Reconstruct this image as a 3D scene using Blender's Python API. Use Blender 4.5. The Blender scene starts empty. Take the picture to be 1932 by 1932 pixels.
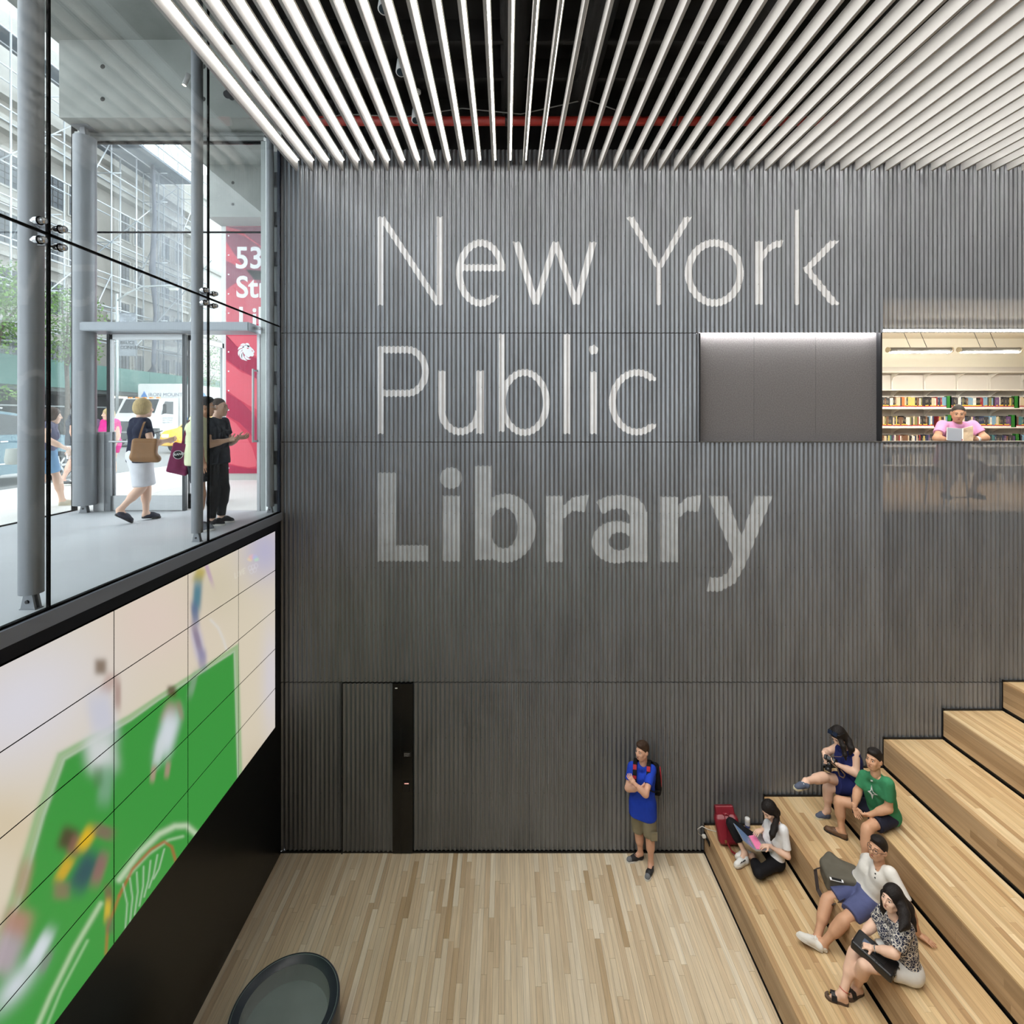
import bpy, math, random
import numpy as np
from mathutils import Vector, Matrix
random.seed(7); np.random.seed(7)
SC = bpy.context.scene
COL = SC.collection
# ---------------------------------------------------------------- camera
# wide lens looking level along +Y, shifted down (verticals stay vertical)
F = 962.0; VX, VY = 955.0, 787.0; CH = 6.56; WY = 7.70     # focal length in px of a 1932 px frame, eye height, back wall distance
cd = bpy.data.cameras.new('camera'); cam = bpy.data.objects.new('camera', cd); COL.objects.link(cam)
cam.location = (0, 0, CH); cam.rotation_euler = (math.pi / 2, 0, 0)
cd.sensor_width = 36; cd.sensor_fit = 'HORIZONTAL'; cd.lens = 36 * F / 1932
cd.shift_x = (966 - VX) / 1932; cd.shift_y = -(966 - VY) / 1932
cd.clip_start = .05; cd.clip_end = 400
SC.camera = cam
# ---------------------------------------------------------------- sky and exposure
world = bpy.data.worlds.new('overcast sky'); SC.world = world; world.use_nodes = True
bg = world.node_tree.nodes['Background']; bg.inputs[0].default_value = (.88, .94, 1.0, 1); bg.inputs[1].default_value = 3.65
vs = SC.view_settings; vs.view_transform = 'Standard'; vs.look = 'None'; vs.exposure = 0.0; vs.gamma = 1.0; vs.use_curve_mapping = False
LED = 57.0            # luminance of the ceiling LED strips
SC.cycles.max_bounces = 6; SC.cycles.diffuse_bounces = 3; SC.cycles.glossy_bounces = 2; SC.cycles.transparent_max_bounces = 20
SC.cycles.caustics_reflective = False; SC.cycles.caustics_refractive = False
SC.cycles.use_adaptive_sampling = True; SC.cycles.adaptive_threshold = .07; SC.cycles.adaptive_min_samples = 12; SC.cycles.use_denoising = True
SC.cycles.sample_clamp_indirect = 6.0
# ---------------------------------------------------------------- helpers
def C(r, g, b):
    f = lambda v: (v / 255 / 12.92 if v / 255 <= .04045 else ((v / 255 + .055) / 1.055) ** 2.4)
    return (f(r), f(g), f(b))
def at(px, py, Y): return Vector(((px - VX) / F * Y, Y, CH - (py - VY) / F * Y))
def onz(px, py, z):
    Y = (CH - z) * F / (py - VY); return at(px, py, Y)
def onx(px, py, X): return at(px, py, X * F / (px - VX))
MATS = {}
def mat(name, col, rough=.6, metal=0., var=0., vscale=4., bump=0., bscale=60., stretch=None, spec=.5, emit=None, estr=0., trans=0., rnd=0.):
    if name in MATS: return MATS[name]
    m = bpy.data.materials.new(name); m.use_nodes = True; nt = m.node_tree; N = nt.nodes; L = nt.links
    b = N['Principled BSDF']
    b.inputs['Base Color'].default_value = (*col, 1); b.inputs['Roughness'].default_value = rough; b.inputs['Metallic'].default_value = metal
    b.inputs['Specular IOR Level'].default_value = spec
    if emit: b.inputs['Emission Color'].default_value = (*emit, 1); b.inputs['Emission Strength'].default_value = estr
    if var or bump or rnd:
        geo = N.new('ShaderNodeNewGeometry'); mp = N.new('ShaderNodeMapping'); L.new(geo.outputs['Position'], mp.inputs['Vector'])
        if stretch: mp.inputs['Scale'].default_value = stretch
        oi = None
        if rnd:
            oi = N.new('ShaderNodeObjectInfo')
            va = N.new('ShaderNodeVectorMath'); va.operation = 'SCALE'; va.inputs[0].default_value = (17, 31, 23); L.new(oi.outputs['Random'], va.inputs['Scale']); L.new(va.outputs[0], mp.inputs['Location'])
        val = None
        if var:
            n = N.new('ShaderNodeTexNoise'); n.inputs['Scale'].default_value = vscale; n.inputs['Detail'].default_value = 4; L.new(mp.outputs[0], n.inputs['Vector'])
            r = N.new('ShaderNodeMapRange'); r.inputs[1].default_value = .25; r.inputs[2].default_value = .75; r.inputs[3].default_value = 1 - var; r.inputs[4].default_value = 1 + var
            L.new(n.outputs[0], r.inputs[0]); val = r.outputs[0]
        if rnd:
            r2 = N.new('ShaderNodeMapRange'); r2.inputs[3].default_value = 1 - rnd; r2.inputs[4].default_value = 1 + rnd; L.new(oi.outputs['Random'], r2.inputs[0])
            if val is None: val = r2.outputs[0]
            else:
                mu = N.new('ShaderNodeMath'); mu.operation = 'MULTIPLY'; L.new(val, mu.inputs[0]); L.new(r2.outputs[0], mu.inputs[1]); val = mu.outputs[0]
        if val is not None:
            hv = N.new('ShaderNodeVectorMath'); hv.operation = 'SCALE'; hv.inputs[0].default_value = col; L.new(val, hv.inputs['Scale']); L.new(hv.outputs[0], b.inputs['Base Color'])
        if bump:
            n = N.new('ShaderNodeTexNoise'); n.inputs['Scale'].default_value = bscale; n.inputs['Detail'].default_value = 3; L.new(mp.outputs[0], n.inputs['Vector'])
            bp = N.new('ShaderNodeBump'); bp.inputs['Strength'].default_value = bump; bp.inputs['Distance'].default_value = .01; L.new(n.outputs[0], bp.inputs['Height']); L.new(bp.outputs[0], b.inputs['Normal'])
    MATS[name] = m; return m
def glassmat(name, tint=(.96, .98, .98), f0=.05, top=.55, rough=0.):
    m = bpy.data.materials.new(name); m.use_nodes = True; nt = m.node_tree; N = nt.nodes; L = nt.links
    for n in list(N): N.remove(n)
    o = N.new('ShaderNodeOutputMaterial'); t = N.new('ShaderNodeBsdfTransparent'); g = N.new('ShaderNodeBsdfGlossy'); mx = N.new('ShaderNodeMixShader')
    t.inputs[0].default_value = (*tint, 1); g.inputs['Roughness'].default_value = rough; g.inputs['Color'].default_value = (1, 1, 1, 1)
    lw = N.new('ShaderNodeLayerWeight'); lw.inputs[0].default_value = .5
    p = N.new('ShaderNodeMath'); p.operation = 'POWER'; p.inputs[1].default_value = 4.; L.new(lw.outputs['Facing'], p.inputs[0])
    q = N.new('ShaderNodeMath'); q.operation = 'MULTIPLY_ADD'; q.inputs[1].default_value = top; q.inputs[2].default_value = f0; L.new(p.outputs[0], q.inputs[0])
    L.new(q.outputs[0], mx.inputs[0]); L.new(t.outputs[0], mx.inputs[1]); L.new(g.outputs[0], mx.inputs[2]); L.new(mx.outputs[0], o.inputs[0])
    return m
def emat(name, col, s):
    m = bpy.data.materials.new(name); m.use_nodes = True; b = m.node_tree.nodes['Principled BSDF']
    b.inputs['Base Color'].default_value = (.6, .6, .6, 1); b.inputs['Emission Color'].default_value = (*col, 1); b.inputs['Emission Strength'].default_value = s
    return m
WO = {}
def tag(o, label=None, cat=None, group=None, kind=None):
    if label: o['label'] = label
    if cat: o['category'] = cat
    if group: o['group'] = group
    if kind: o['kind'] = kind
    return o
def _place(o, w, parent):
    w = Vector(w); WO[o.name] = w
    if parent is not None:
        o.parent = parent; o.location = w - WO[parent.name]
    else: o.location = w
def thing(name, loc, label=None, cat=None, group=None, kind=None, parent=None):
    o = bpy.data.objects.new(name, None); COL.objects.link(o); o.empty_display_size = .1
    _place(o, loc, parent); return tag(o, label, cat, group, kind)
class MB:
    def __init__(s): s.v = []; s.f = []; s.m = []
    def add(s, vs, fs, m=0):
        n = len(s.v); s.v += [tuple(v) for v in vs]; s.f += [tuple(i + n for i in f) for f in fs]; s.m += [m] * len(fs); return s
    def box(s, lo, hi, m=0):
        (a, b, c), (d, e, f) = lo, hi
        return s.add([(a, b, c), (d, b, c), (d, e, c), (a, e, c), (a, b, f), (d, b, f), (d, e, f), (a, e, f)],
                     [(0, 3, 2, 1), (4, 5, 6, 7), (0, 1, 5, 4), (1, 2, 6, 5), (2, 3, 7, 6), (3, 0, 4, 7)], m)
    def cbox(s, lo, hi, r, m=0):       # chamfered box
        lo = Vector(lo); hi = Vector(hi); vs = []; c = (lo + hi) / 2; h = (hi - lo) / 2; r = min(r, *(h * .98))
        import bmesh as _b
        bm = _b.new(); _b.ops.create_cube(bm, size=1); 
        for v in bm.verts: v.co = Vector((v.co.x * 2 * h.x, v.co.y * 2 * h.y, v.co.z * 2 * h.z)) + c
        _b.ops.bevel(bm, geom=bm.edges[:], offset=r, segments=2, affect='EDGES')
        bm.verts.index_update(); s.add([v.co for v in bm.verts], [[v.index for v in f.verts] for f in bm.faces], m); bm.free(); return s
    def obox(s, c, ax, half, m=0):     # oriented box: ax = three unit vectors
        c = Vector(c); X, Y, Z = [Vector(a) * h for a, h in zip(ax, half)]
        return s.add([c - X - Y - Z, c + X - Y - Z, c + X + Y - Z, c - X + Y - Z, c - X - Y + Z, c + X - Y + Z, c + X + Y + Z, c - X + Y + Z],
                     [(0, 3, 2, 1), (4, 5, 6, 7), (0, 1, 5, 4), (1, 2, 6, 5), (2, 3, 7, 6), (3, 0, 4, 7)], m)
    def tube(s, p, q, r, r2=None, n=12, m=0, cap=True):
        p = Vector(p); q = Vector(q); r2 = r if r2 is None else r2; d = (q - p).normalized()
        a = d.cross(Vector((0, 0, 1)) if abs(d.z) < .9 else Vector((1, 0, 0))).normalized(); b = d.cross(a)
        vs = []
        for c, rr in ((p, r), (q, r2)):
            vs += [c + (a * math.cos(2 * math.pi * i / n) + b * math.sin(2 * math.pi * i / n)) * rr for i in range(n)]
        fs = [(i, (i + 1) % n, n + (i + 1) % n, n + i) for i in range(n)]
        if cap: fs += [tuple(range(n - 1, -1, -1)), tuple(range(n, 2 * n))]
        return s.add(vs, fs, m)
    def path(s, pts, r, n=8, m=0):     # continuous tube through points
        pts = [Vector(p) for p in pts]; vs = []; k = len(pts); up = Vector((0, 0, 1))
        for i, p in enumerate(pts):
            d = (pts[min(i + 1, k - 1)] - pts[max(i - 1, 0)]).normalized()
            a = d.cross(up); a = (a if a.length > .1 else d.cross(Vector((1, 0, 0)))).normalized(); b = d.cross(a)
            rr = r[i] if isinstance(r, (list, tuple)) else r
            vs += [p + (a * math.cos(2 * math.pi * j / n) + b * math.sin(2 * math.pi * j / n)) * rr for j in range(n)]
        fs = [(i * n + j, i * n + (j + 1) % n, (i + 1) * n + (j + 1) % n, (i + 1) * n + j) for i in range(k - 1) for j in range(n)]
        fs += [tuple(range(n - 1, -1, -1)), tuple(range((k - 1) * n, k * n))]
        return s.add(vs, fs, m)
    def ribbon(s, pts, w, wd, t=.003, m=0):   # flat strap through points, wd = width direction
        pts = [Vector(p) for p in pts]; wd = Vector(wd).normalized(); vs = []; k = len(pts)
        for i, p in enumerate(pts):
            d = (pts[min(i + 1, k - 1)] - pts[max(i - 1, 0)]).normalized(); nn = d.cross(wd).normalized()
            vs += [p - wd * w / 2 - nn * t, p + wd * w / 2 - nn * t, p + wd * w / 2 + nn * t, p - wd * w / 2 + nn * t]
        fs = [(i * 4 + j, i * 4 + (j + 1) % 4, i * 4 + 4 + (j + 1) % 4, i * 4 + 4 + j) for i in range(k - 1) for j in range(4)]
        fs += [(3, 2, 1, 0), tuple(range(4 * k - 4, 4 * k))]
        return s.add(vs, fs, m)
    def prism(s, poly, ax, h0, h1, m=0):      # poly of 2D points extruded along axis 'x','y','z'
        n = len(poly); mk = {'x': lambda p, h: (h, p[0], p[1]), 'y': lambda p, h: (p[0], h, p[1]), 'z': lambda p, h: (p[0], p[1], h)}[ax]
        return s.add([mk(p, h0) for p in poly] + [mk(p, h1) for p in poly],
                     [tuple(range(n)), tuple(range(2 * n - 1, n - 1, -1))] + [(i, n + i, n + (i + 1) % n, (i + 1) % n) for i in range(n)], m)
    def lathe(s, c, prof, n=32, m=0, ax='z'):
        c = Vector(c); vs = []
        for r, h in prof:
            for i in range(n):
                a = 2 * math.pi * i / n; u, w = r * math.cos(a), r * math.sin(a)
                vs.append(c + Vector({'z': (u, w, h), 'x': (h, u, w), 'y': (w, h, u)}[ax]))
        k = len(prof)
        return s.add(vs, [(i * n + j, i * n + (j + 1) % n, (i + 1) * n + (j + 1) % n, (i + 1) * n + j) for i in range(k - 1) for j in range(n)], m)
def meshobj(name, verts, faces, mats, mi=None, parent=None, smooth=False, fix=True):
    verts = np.asarray(verts, dtype=np.float64).reshape(-1, 3)
    lo = verts.min(0); hi = verts.max(0); org = np.array(((lo[0] + hi[0]) / 2, (lo[1] + hi[1]) / 2, lo[2])); verts = verts - org
    me = bpy.data.meshes.new(name); me.from_pydata(verts.tolist(), [], faces if isinstance(faces, list) else faces.tolist())
    mats = mats if isinstance(mats, (list, tuple)) else [mats]
    for m in mats: me.materials.append(m)
    if mi is not None and len(mats) > 1: me.polygons.foreach_set('material_index', np.asarray(mi, dtype=np.int32))
    if smooth: me.polygons.foreach_set('use_smooth', np.ones(len(me.polygons), dtype=bool))
    me.update()
    if fix and len(faces) < 4000:
        import bmesh as _b
        bm = _b.new(); bm.from_mesh(me); _b.ops.recalc_face_normals(bm, faces=bm.faces[:]); bm.to_mesh(me); bm.free()
    o = bpy.data.objects.new(name, me); COL.objects.link(o); _place(o, org, parent); return o
def ob(name, mb, mats, parent=None, smooth=False, label=None, cat=None, group=None, kind=None):
    o = meshobj(name, mb.v, mb.f, mats, mb.m, parent, smooth); return tag(o, label, cat, group, kind)
def autosmooth(o, ang=40):
    me = o.data; me.polygons.foreach_set('use_smooth', np.ones(len(me.polygons), dtype=bool))
    try: me.set_sharp_from_angle(angle=math.radians(ang))
    except Exception: pass
    return o
_cubes = {}
def piece(name, lo, hi, m, parent):        # box piece sharing one unit cube mesh per material
    if m.name not in _cubes:
        mb = MB().box((-.5, -.5, -.5), (.5, .5, .5)); me = bpy.data.meshes.new('plank_' + m.name); me.from_pydata(mb.v, [], mb.f); me.materials.append(m); me.update(); _cubes[m.name] = me
    o = bpy.data.objects.new(name, _cubes[m.name]); COL.objects.link(o)
    lo = Vector(lo); hi = Vector(hi); o.scale = hi - lo; _place(o, (lo + hi) / 2, parent); return o
def text(name, s, loc, right, up, h, m, parent=None, bold=0., ext=.004, align='LEFT', sx=1., smooth=False, **kw):
    cu = bpy.data.curves.new(name, 'FONT'); cu.body = s; cu.size = 1.; cu.extrude = 0.; cu.offset = bold; cu.align_x = align; cu.resolution_u = 4
    t = bpy.data.objects.new(name, cu); COL.objects.link(t); dg = bpy.context.evaluated_depsgraph_get()
    me = bpy.data.meshes.new_from_object(t.evaluated_get(dg)); bpy.data.objects.remove(t)
    right = Vector(right).normalized(); up = Vector(up).normalized(); nn = right.cross(up); k = h / .72
    vs = [Vector(loc) + right * (v.co.x * k * sx) + up * (v.co.y * k) + nn * ext for v in me.vertices]; fs = [list(p.vertices) for p in me.polygons]
    bpy.data.meshes.remove(me)
    o = meshobj(name, [tuple(v) for v in vs], fs, m, None, parent, fix=False); return tag(o, **kw)
# ================================================================ the hall: shell
S0 = 125.0                                   # px per metre on the back wall
def wx(px): return (px - VX) / F * WY
def wz(py): return CH - (py - VY) / F * WY
XL = -3.40; XR = 11.6; ZC = 11.35; SIDEZ = 5.13
M_black = mat('matte black panel', C(18, 18, 20), .45, var=.1)
M_felt = mat('grey felt', C(98, 95, 96), .95, var=.26, vscale=60, bump=.4, bscale=90)
M_wall = mat('plain grey plaster', C(165, 163, 160), .85, var=.04)
M_dark = mat('dark steel', C(30, 31, 34), .5)
M_cor = mat('dark zinc corrugated sheet', C(125, 128, 133), .38, .46, var=.16, vscale=1.6, stretch=(2.5, 1, .5), bump=.05, bscale=90)
M_screw = mat('screw head', C(70, 70, 70), .4, .8)
M_white = mat('white painted aluminium', C(174, 173, 172), .5)
# perforated zinc: fine holes let a share of the light through
M_perf = M_cor.copy(); M_perf.name = 'perforated zinc sheet'
_n = M_perf.node_tree; _o = [n for n in _n.nodes if n.type == 'OUTPUT_MATERIAL'][0]; _b = _n.nodes['Principled BSDF']
_t = _n.nodes.new('ShaderNodeBsdfTransparent'); _mx = _n.nodes.new('ShaderNodeMixShader'); _mx.inputs[0].default_value = .15
_n.links.new(_b.outputs[0], _mx.inputs[1]); _n.links.new(_t.outputs[0], _mx.inputs[2]); _n.links.new(_mx.outputs[0], _o.inputs[0])

# wood: tone per plank, grain along the plank
def wood(name, stretch, cols, rough=.42):
    m = bpy.data.materials.new(name); m.use_nodes = True; nt = m.node_tree; N = nt.nodes; L = nt.links; b = N['Principled BSDF']; b.inputs['Roughness'].default_value = rough; b.inputs['Specular IOR Level'].default_value = .35
    geo = N.new('ShaderNodeNewGeometry'); oi = N.new('ShaderNodeObjectInfo'); mp = N.new('ShaderNodeMapping'); mp.inputs['Scale'].default_value = stretch
    va = N.new('ShaderNodeVectorMath'); va.operation = 'SCALE'; va.inputs[0].default_value = (57, 91, 33); L.new(oi.outputs['Random'], va.inputs['Scale']); L.new(va.outputs[0], mp.inputs['Location']); L.new(geo.outputs['Position'], mp.inputs['Vector'])
    r = N.new('ShaderNodeValToRGB'); r.color_ramp.interpolation = 'LINEAR'
    e = r.color_ramp.elements
    while len(e) < len(cols): e.new(.5)
    for i, (p, c) in enumerate(cols): e[i].position = p; e[i].color = (*C(*c), 1)
    L.new(oi.outputs['Random'], r.inputs[0])
    n = N.new('ShaderNodeTexNoise'); n.inputs['Scale'].default_value = 1.; n.inputs['Detail'].default_value = 5; n.inputs['Distortion'].default_value = .6; L.new(mp.outputs[0], n.inputs['Vector'])
    mr = N.new('ShaderNodeMapRange'); mr.inputs[1].default_value = .3; mr.inputs[2].default_value = .7; mr.inputs[3].default_value = .84; mr.inputs[4].default_value = 1.12; L.new(n.outputs[0], mr.inputs[0])
    v = N.new('ShaderNodeVectorMath'); v.operation = 'SCALE'; L.new(r.outputs[0], v.inputs[0]); L.new(mr.outputs[0], v.inputs['Scale']); L.new(v.outputs[0], b.inputs['Base Color'])
    return m
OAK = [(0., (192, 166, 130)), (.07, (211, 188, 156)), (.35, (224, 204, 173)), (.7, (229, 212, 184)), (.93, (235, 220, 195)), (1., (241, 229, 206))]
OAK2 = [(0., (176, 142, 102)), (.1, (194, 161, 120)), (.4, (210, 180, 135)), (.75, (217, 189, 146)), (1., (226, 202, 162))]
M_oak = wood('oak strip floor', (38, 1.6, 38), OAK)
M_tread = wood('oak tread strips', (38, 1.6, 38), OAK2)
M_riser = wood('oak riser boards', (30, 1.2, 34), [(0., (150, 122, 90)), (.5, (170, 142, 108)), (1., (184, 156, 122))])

# ---- floor of narrow oak strips
fl = ob('floor', MB().box((XL, -3.5, -.3), (XR, WY + .1, -.02)), M_dark, kind='structure')
rows = []; x = XL; i = 0; W = .0705; rnd = random.Random(3); small = MB(); nplank = 0
X1 = 2.976
while x < X1 - .01:
    x1 = min(x + W, X1); y = WY - .03 - rnd.uniform(0, .5)
    ends = [WY - .03]
    while ends[-1] > -1.0: ends.append(ends[-1] - rnd.choice([.45, .7, .9, 1.2, 1.5, 1.8]) * rnd.uniform(.85, 1.15) * (1 if len(ends) > 1 else rnd.uniform(.3, 1)))
    for a, b in zip(ends[1:], ends):
        a = max(a, -1.0)
        ymid = (a + b) / 2
        if b > 5.35 and nplank < 300:
            piece('floor_plank', (x + .001, a + .001, -.02), (x1 - .001, b - .001, rnd.uniform(-.0006, .0006)), M_oak, fl); nplank += 1
        else: small.box((x + .0007, a + .0007, -.02), (x1 - .0007, b - .0007, 0))
    x += W
ob('floor_planks_beyond', small, M_oak, fl, kind='stuff')

# ---- shell walls
ob('wall_right', MB().box((XR, -3.5, 0), (XR + .2, WY + .1, ZC)), M_wall, kind='structure')
ob('wall_front', MB().box((XL, -3.7, 0), (XR + .2, -3.5, ZC)), M_wall, kind='structure')
M_ceil = mat('black painted ceiling void', C(20, 19, 19), .8)
ce = ob('ceiling', MB().box((XL, -3.5, ZC), (XR + .2, WY + .3, ZC + .2)), M_ceil, kind='structure')
mb = MB()
for y in (7.45, 6.6, 5.95, 5.0, 4.0, 2.5): ob('joist', MB().box((XL + .1, y, 10.95), (XR, y + .06, 11.2)), M_ceil, ce)
for x in (-2.2, .1, 1.05, 2.9, 4.4): ob('duct', MB().tube((x, -3, 11.05), (x, WY - .25, 11.05), .17 if x > 0 else .1, n=16), M_ceil, ce, True)
M_red = mat('red sprinkler pipe paint', C(150, 32, 20), .5)
sp_ = thing('sprinkler_pipe', (1.8, 7.2, 10.74), 'red sprinkler pipe running above the white ceiling slats', 'pipe')
ob('pipe', MB().tube((-2.9, 7.2, 10.74), (6.5, 7.2, 10.74), .062, n=14), M_red, sp_, True)
for x in (-2.4, 0, 2.4, 4.8): ob('hanger', MB().tube((x, 7.2, 10.78), (x, 7.2, ZC), .006, n=6).tube((x - .015, 7.2, 10.74), (x + .015, 7.2, 10.74), .068, n=14), M_dark, sp_)
cab = MB(); cab.path([(-2.7, 7.0, 10.62), (-2.2, 7.0, 10.72), (-1.4, 7.0, 10.68), (-.6, 7.0, 10.80), (.2, 7.0, 10.72), (1.1, 7.0, 10.92), (1.5, 7.0, 10.78)], .008)
ob('ceiling_cable', cab, mat('grey cable', C(120, 120, 118), .6), label='thin grey cable sagging above the ceiling slats', cat='cable')
# spot lamps
M_spot = mat('grey spotlight housing', C(226, 228, 230), .45); M_lens = mat('dark glass lens', C(48, 62, 72), .1)
for k, (px, py, lab) in enumerate(((725, 14, 'grey cylindrical spotlight highest in the photo between the ceiling slats'), (757, 133, 'middle of the three grey cylindrical spotlights between the ceiling slats'), (785, 224, 'grey cylindrical spotlight nearest the corrugated wall'))):
    p = at(px, py, 4.06 * F / (VY - py)); p.z += .04
    t = thing('spotlight', p, lab, 'spotlight', 'spotlights above the slats')
    ob('mount', MB().tube(p + Vector((0, .03, .36)), p + Vector((0, .03, .33)), .06, n=20), M_spot, t)
    ob('arm', MB().box(p + Vector((-.018, .02, .02)), p + Vector((.018, .05, .34))), M_spot, t)
    ob('housing', MB().tube(p + Vector((0, .05, .10)), p + Vector((0, -.03, -.08)), .058, n=24), M_spot, t, True)
    autosmooth(bpy.data.objects[t.children[-1].name])
    ob('lens', MB().tube(p + Vector((0, -.028, -.0765)), p + Vector((0, -.0315, -.085)), .046, n=24), M_lens, t)

# ---- ceiling slats with LED strips on their right faces
M_led = emat('LED strip', (1, .965, .90), LED); M_ledc = mat('frosted profile', C(235, 232, 225), .5)
YE = 7.585; ZB = 10.225; HS = .165; TS = .032
x0s = (560 - VX) / F * YE
sm = bpy.data.meshes; first = None
for k in range(52):
    xs = x0s + k * 28.53 / F * YE
    if k == 0:
        t = thing('ceiling_slat', (xs, YE, ZB))
        b1 = ob('blade', MB().prism([(xs - TS / 2, ZB), (xs + TS / 2, ZB), (xs + TS / 2, ZB + HS), (xs - TS / 2, ZB + HS)], 'y', -1.2, YE), M_white, t)
        _lm = MB().box((xs + TS / 2 + .004, -1.2, ZB + HS - .018), (xs + TS / 2 + .022, YE - .02, ZB + HS - .012)); _lm.m = [0, 1, 1, 1, 1, 1]
        l1 = ob('led_strip', _lm, [M_led, M_ledc], t)
        h1 = ob('led_holder', MB().box((xs + TS / 2, -1.2, ZB + HS - .012), (xs + TS / 2 + .034, YE - .02, ZB + HS)), M_ledc, t)
        first = (t, b1, l1, h1)
    else:
        t = first[0].copy(); COL.objects.link(t); t.location.x = xs; WO[t.name] = Vector((xs, YE, ZB))
        for c in first[1:]:
            d = c.copy(); COL.objects.link(d); d.parent = t
    tag(t, 'leftmost white ceiling slat, alongside the glass facade' if k == 0 else 'white ceiling slat carrying an LED strip along its length', 'ceiling slat', 'white ceiling slats')

# ---- corrugated back wall
PITCH = 8.40 / S0; AMP = .0105
def cy(x): return WY - .012 + AMP * math.cos(2 * math.pi * x / PITCH)
wb = thing('wall_back', (0, WY, 0), kind='structure')
def corr(name, x0, x1, z0, z1, m, parent, out=0., th=.0015):
    n = max(2, int(round((x1 - x0) / PITCH * 8))); xs = np.linspace(x0, x1, n + 1); v = []; f = []
    for x in xs:
        y = cy(x) - out; v += [(x, y, z0), (x, y, z1), (x, y + .012, z1), (x, y + .012, z0)]
    for i in range(n):
        a = i * 4; b = a + 4; f += [(a, b, b + 1, a + 1), (a + 1, b + 1, b + 2, a + 2), (a + 3, a, b, b + 3)[::-1]]
    f += [(0, 1, 2, 3), (n * 4 + 3, n * 4 + 2, n * 4 + 1, n * 4)]
    o = meshobj(name, v, f, m, None, parent, fix=False); autosmooth(o, 60); return o
Z1, Z2, Z3 = wz(1286.5), wz(834), wz(628.5); ZTOP = wz(283)
OPX = wx(1318); OPW = wx(1664); g = .006; PW = PITCH * 13
def sheets(x0, x1, z0, z1, perf_from=99.):
    x = x0
    while x < x1 - .02:
        xn = min(x + PW, x1)
        if x1 - xn < .15: xn = x1
        if x < perf_from < xn: xn = perf_from
        corr('corrugated_panel', x, xn - .0015, z0, z1, M_perf if x >= perf_from - .01 else M_cor, wb); x = xn
XE = XR - .02
sheets(XL, XE, Z3 + g, ZTOP, OPW)
sheets(XL, OPX, Z2 + g, Z3 - g)
sheets(XL, XE, Z1 + g, Z2 - g, OPW)
DX0, DX1, DX2 = wx(646.5), wx(741.5), wx(780)
sheets(XL, DX0 - .008, .03, Z1 - g)
sheets(DX2, XE, .03, Z1 - g)
# backing behind the seams; opening left where the mezzanine looks through
bk = MB(); yb = WY + .008
bk.box((XL, yb, -.02), (XE, yb + .05, SIDEZ - .05)); bk.box((XL, yb, SIDEZ - .05), (OPW, yb + .05, Z2 + .0)); bk.box((XL, yb, Z2), (OPX, yb + .05, Z3 + .10)); bk.box((XL, yb, Z3 + .10), (OPW, yb + .05, ZC)); bk.box((OPW, yb, 8.4), (XE, yb + .05, ZC))
ob('backing', bk, M_black, wb)
# screws in rows (tiny)
scw = MB()
for py in (446.5, 537, 618, 731, 824, 968, 1070, 1178, 1278, 1390, 1494, 1596, 840, 640):
    z = wz(py); kx = int(XL / PITCH)
    x = (math.floor(XL / PITCH) + 1) * PITCH + PITCH / 2
    while x < 7.9:
        if not (Z2 < z < Z3 and x > OPX) and not (z < Z1 and DX1 - .05 < x < DX2 + .05) and not (z < 2.7 and x > 2.9 and z < (math.floor((x - 2.976) / .897) + 1) * .43 + .05):
            scw.box((x - .004, cy(x) - .004, z - .004), (x + .004, cy(x), z + .004))
        x += 2 * PITCH
ob('screw_heads', scw, M_screw, wb, kind='stuff')
# black base strip
ob('base_strip', MB().box((XL, WY - .0285, 0), (X1, WY - .0235, .022)), M_black, wb)
# ---- concealed door in the corrugated wall
d1 = thing('door_1', (DX0, WY, 0), kind='structure')
corr('door_leaf', DX0 + .012, DX1, .02, Z1 - .014, M_cor, d1, out=.010)
ob('door_edge', MB().box((DX0 - .004, WY - .05, -.0), (DX0 + .010, WY - .02, Z1 - .008)), M_black, d1)
M_gloss = mat('gloss black panel', C(14, 14, 15), .22)
sp = ob('side_panel', MB().box((DX1 + .002, WY - .045, .012), (DX2 - .002, WY - .02, Z1 - .008)), M_gloss, d1)
ob('groove', MB().box(((DX1 + DX2) / 2 - .03, WY - .0475, .012), ((DX1 + DX2) / 2 - .024, WY - .045, Z1 - .008)), M_black, sp)
ob('room_sign', MB().box((wx(763), WY - .049, wz(1424)), (wx(777), WY - .045, wz(1415))), mat('sign black', C(34, 34, 36), .3), sp)
text('sign_text', 'STAFF', (wx(763.6), WY - .049, wz(1419.5)), (1, 0, 0), (0, 0, 1), .018, mat('sign white', C(215, 215, 215), .5), sp, ext=.001, sx=1.3)
text('sign_text', 'ONLY', (wx(763.6), WY - .049, wz(1422.8)), (1, 0, 0), (0, 0, 1), .018, mat('sign white', C(215, 215, 215), .5), sp, ext=.001, sx=1.2)
ob('card_reader', MB().cbox((wx(762), WY - .058, wz(1489)), (wx(774), WY - .045, wz(1470)), .003), M_black, sp)
ob('reader_light', MB().box((wx(764.5), WY - .0595, wz(1474)), (wx(772.5), WY - .0575, wz(1472.6))), emat('reader red light', (1, .35, .3), 1.2), sp)
ob('door_closer_mark', MB().box((wx(746.5), WY - .047, wz(1296.5)), (wx(751), WY - .045, wz(1294.5))), mat('sign white', (1, 1, 1)), sp)

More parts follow.
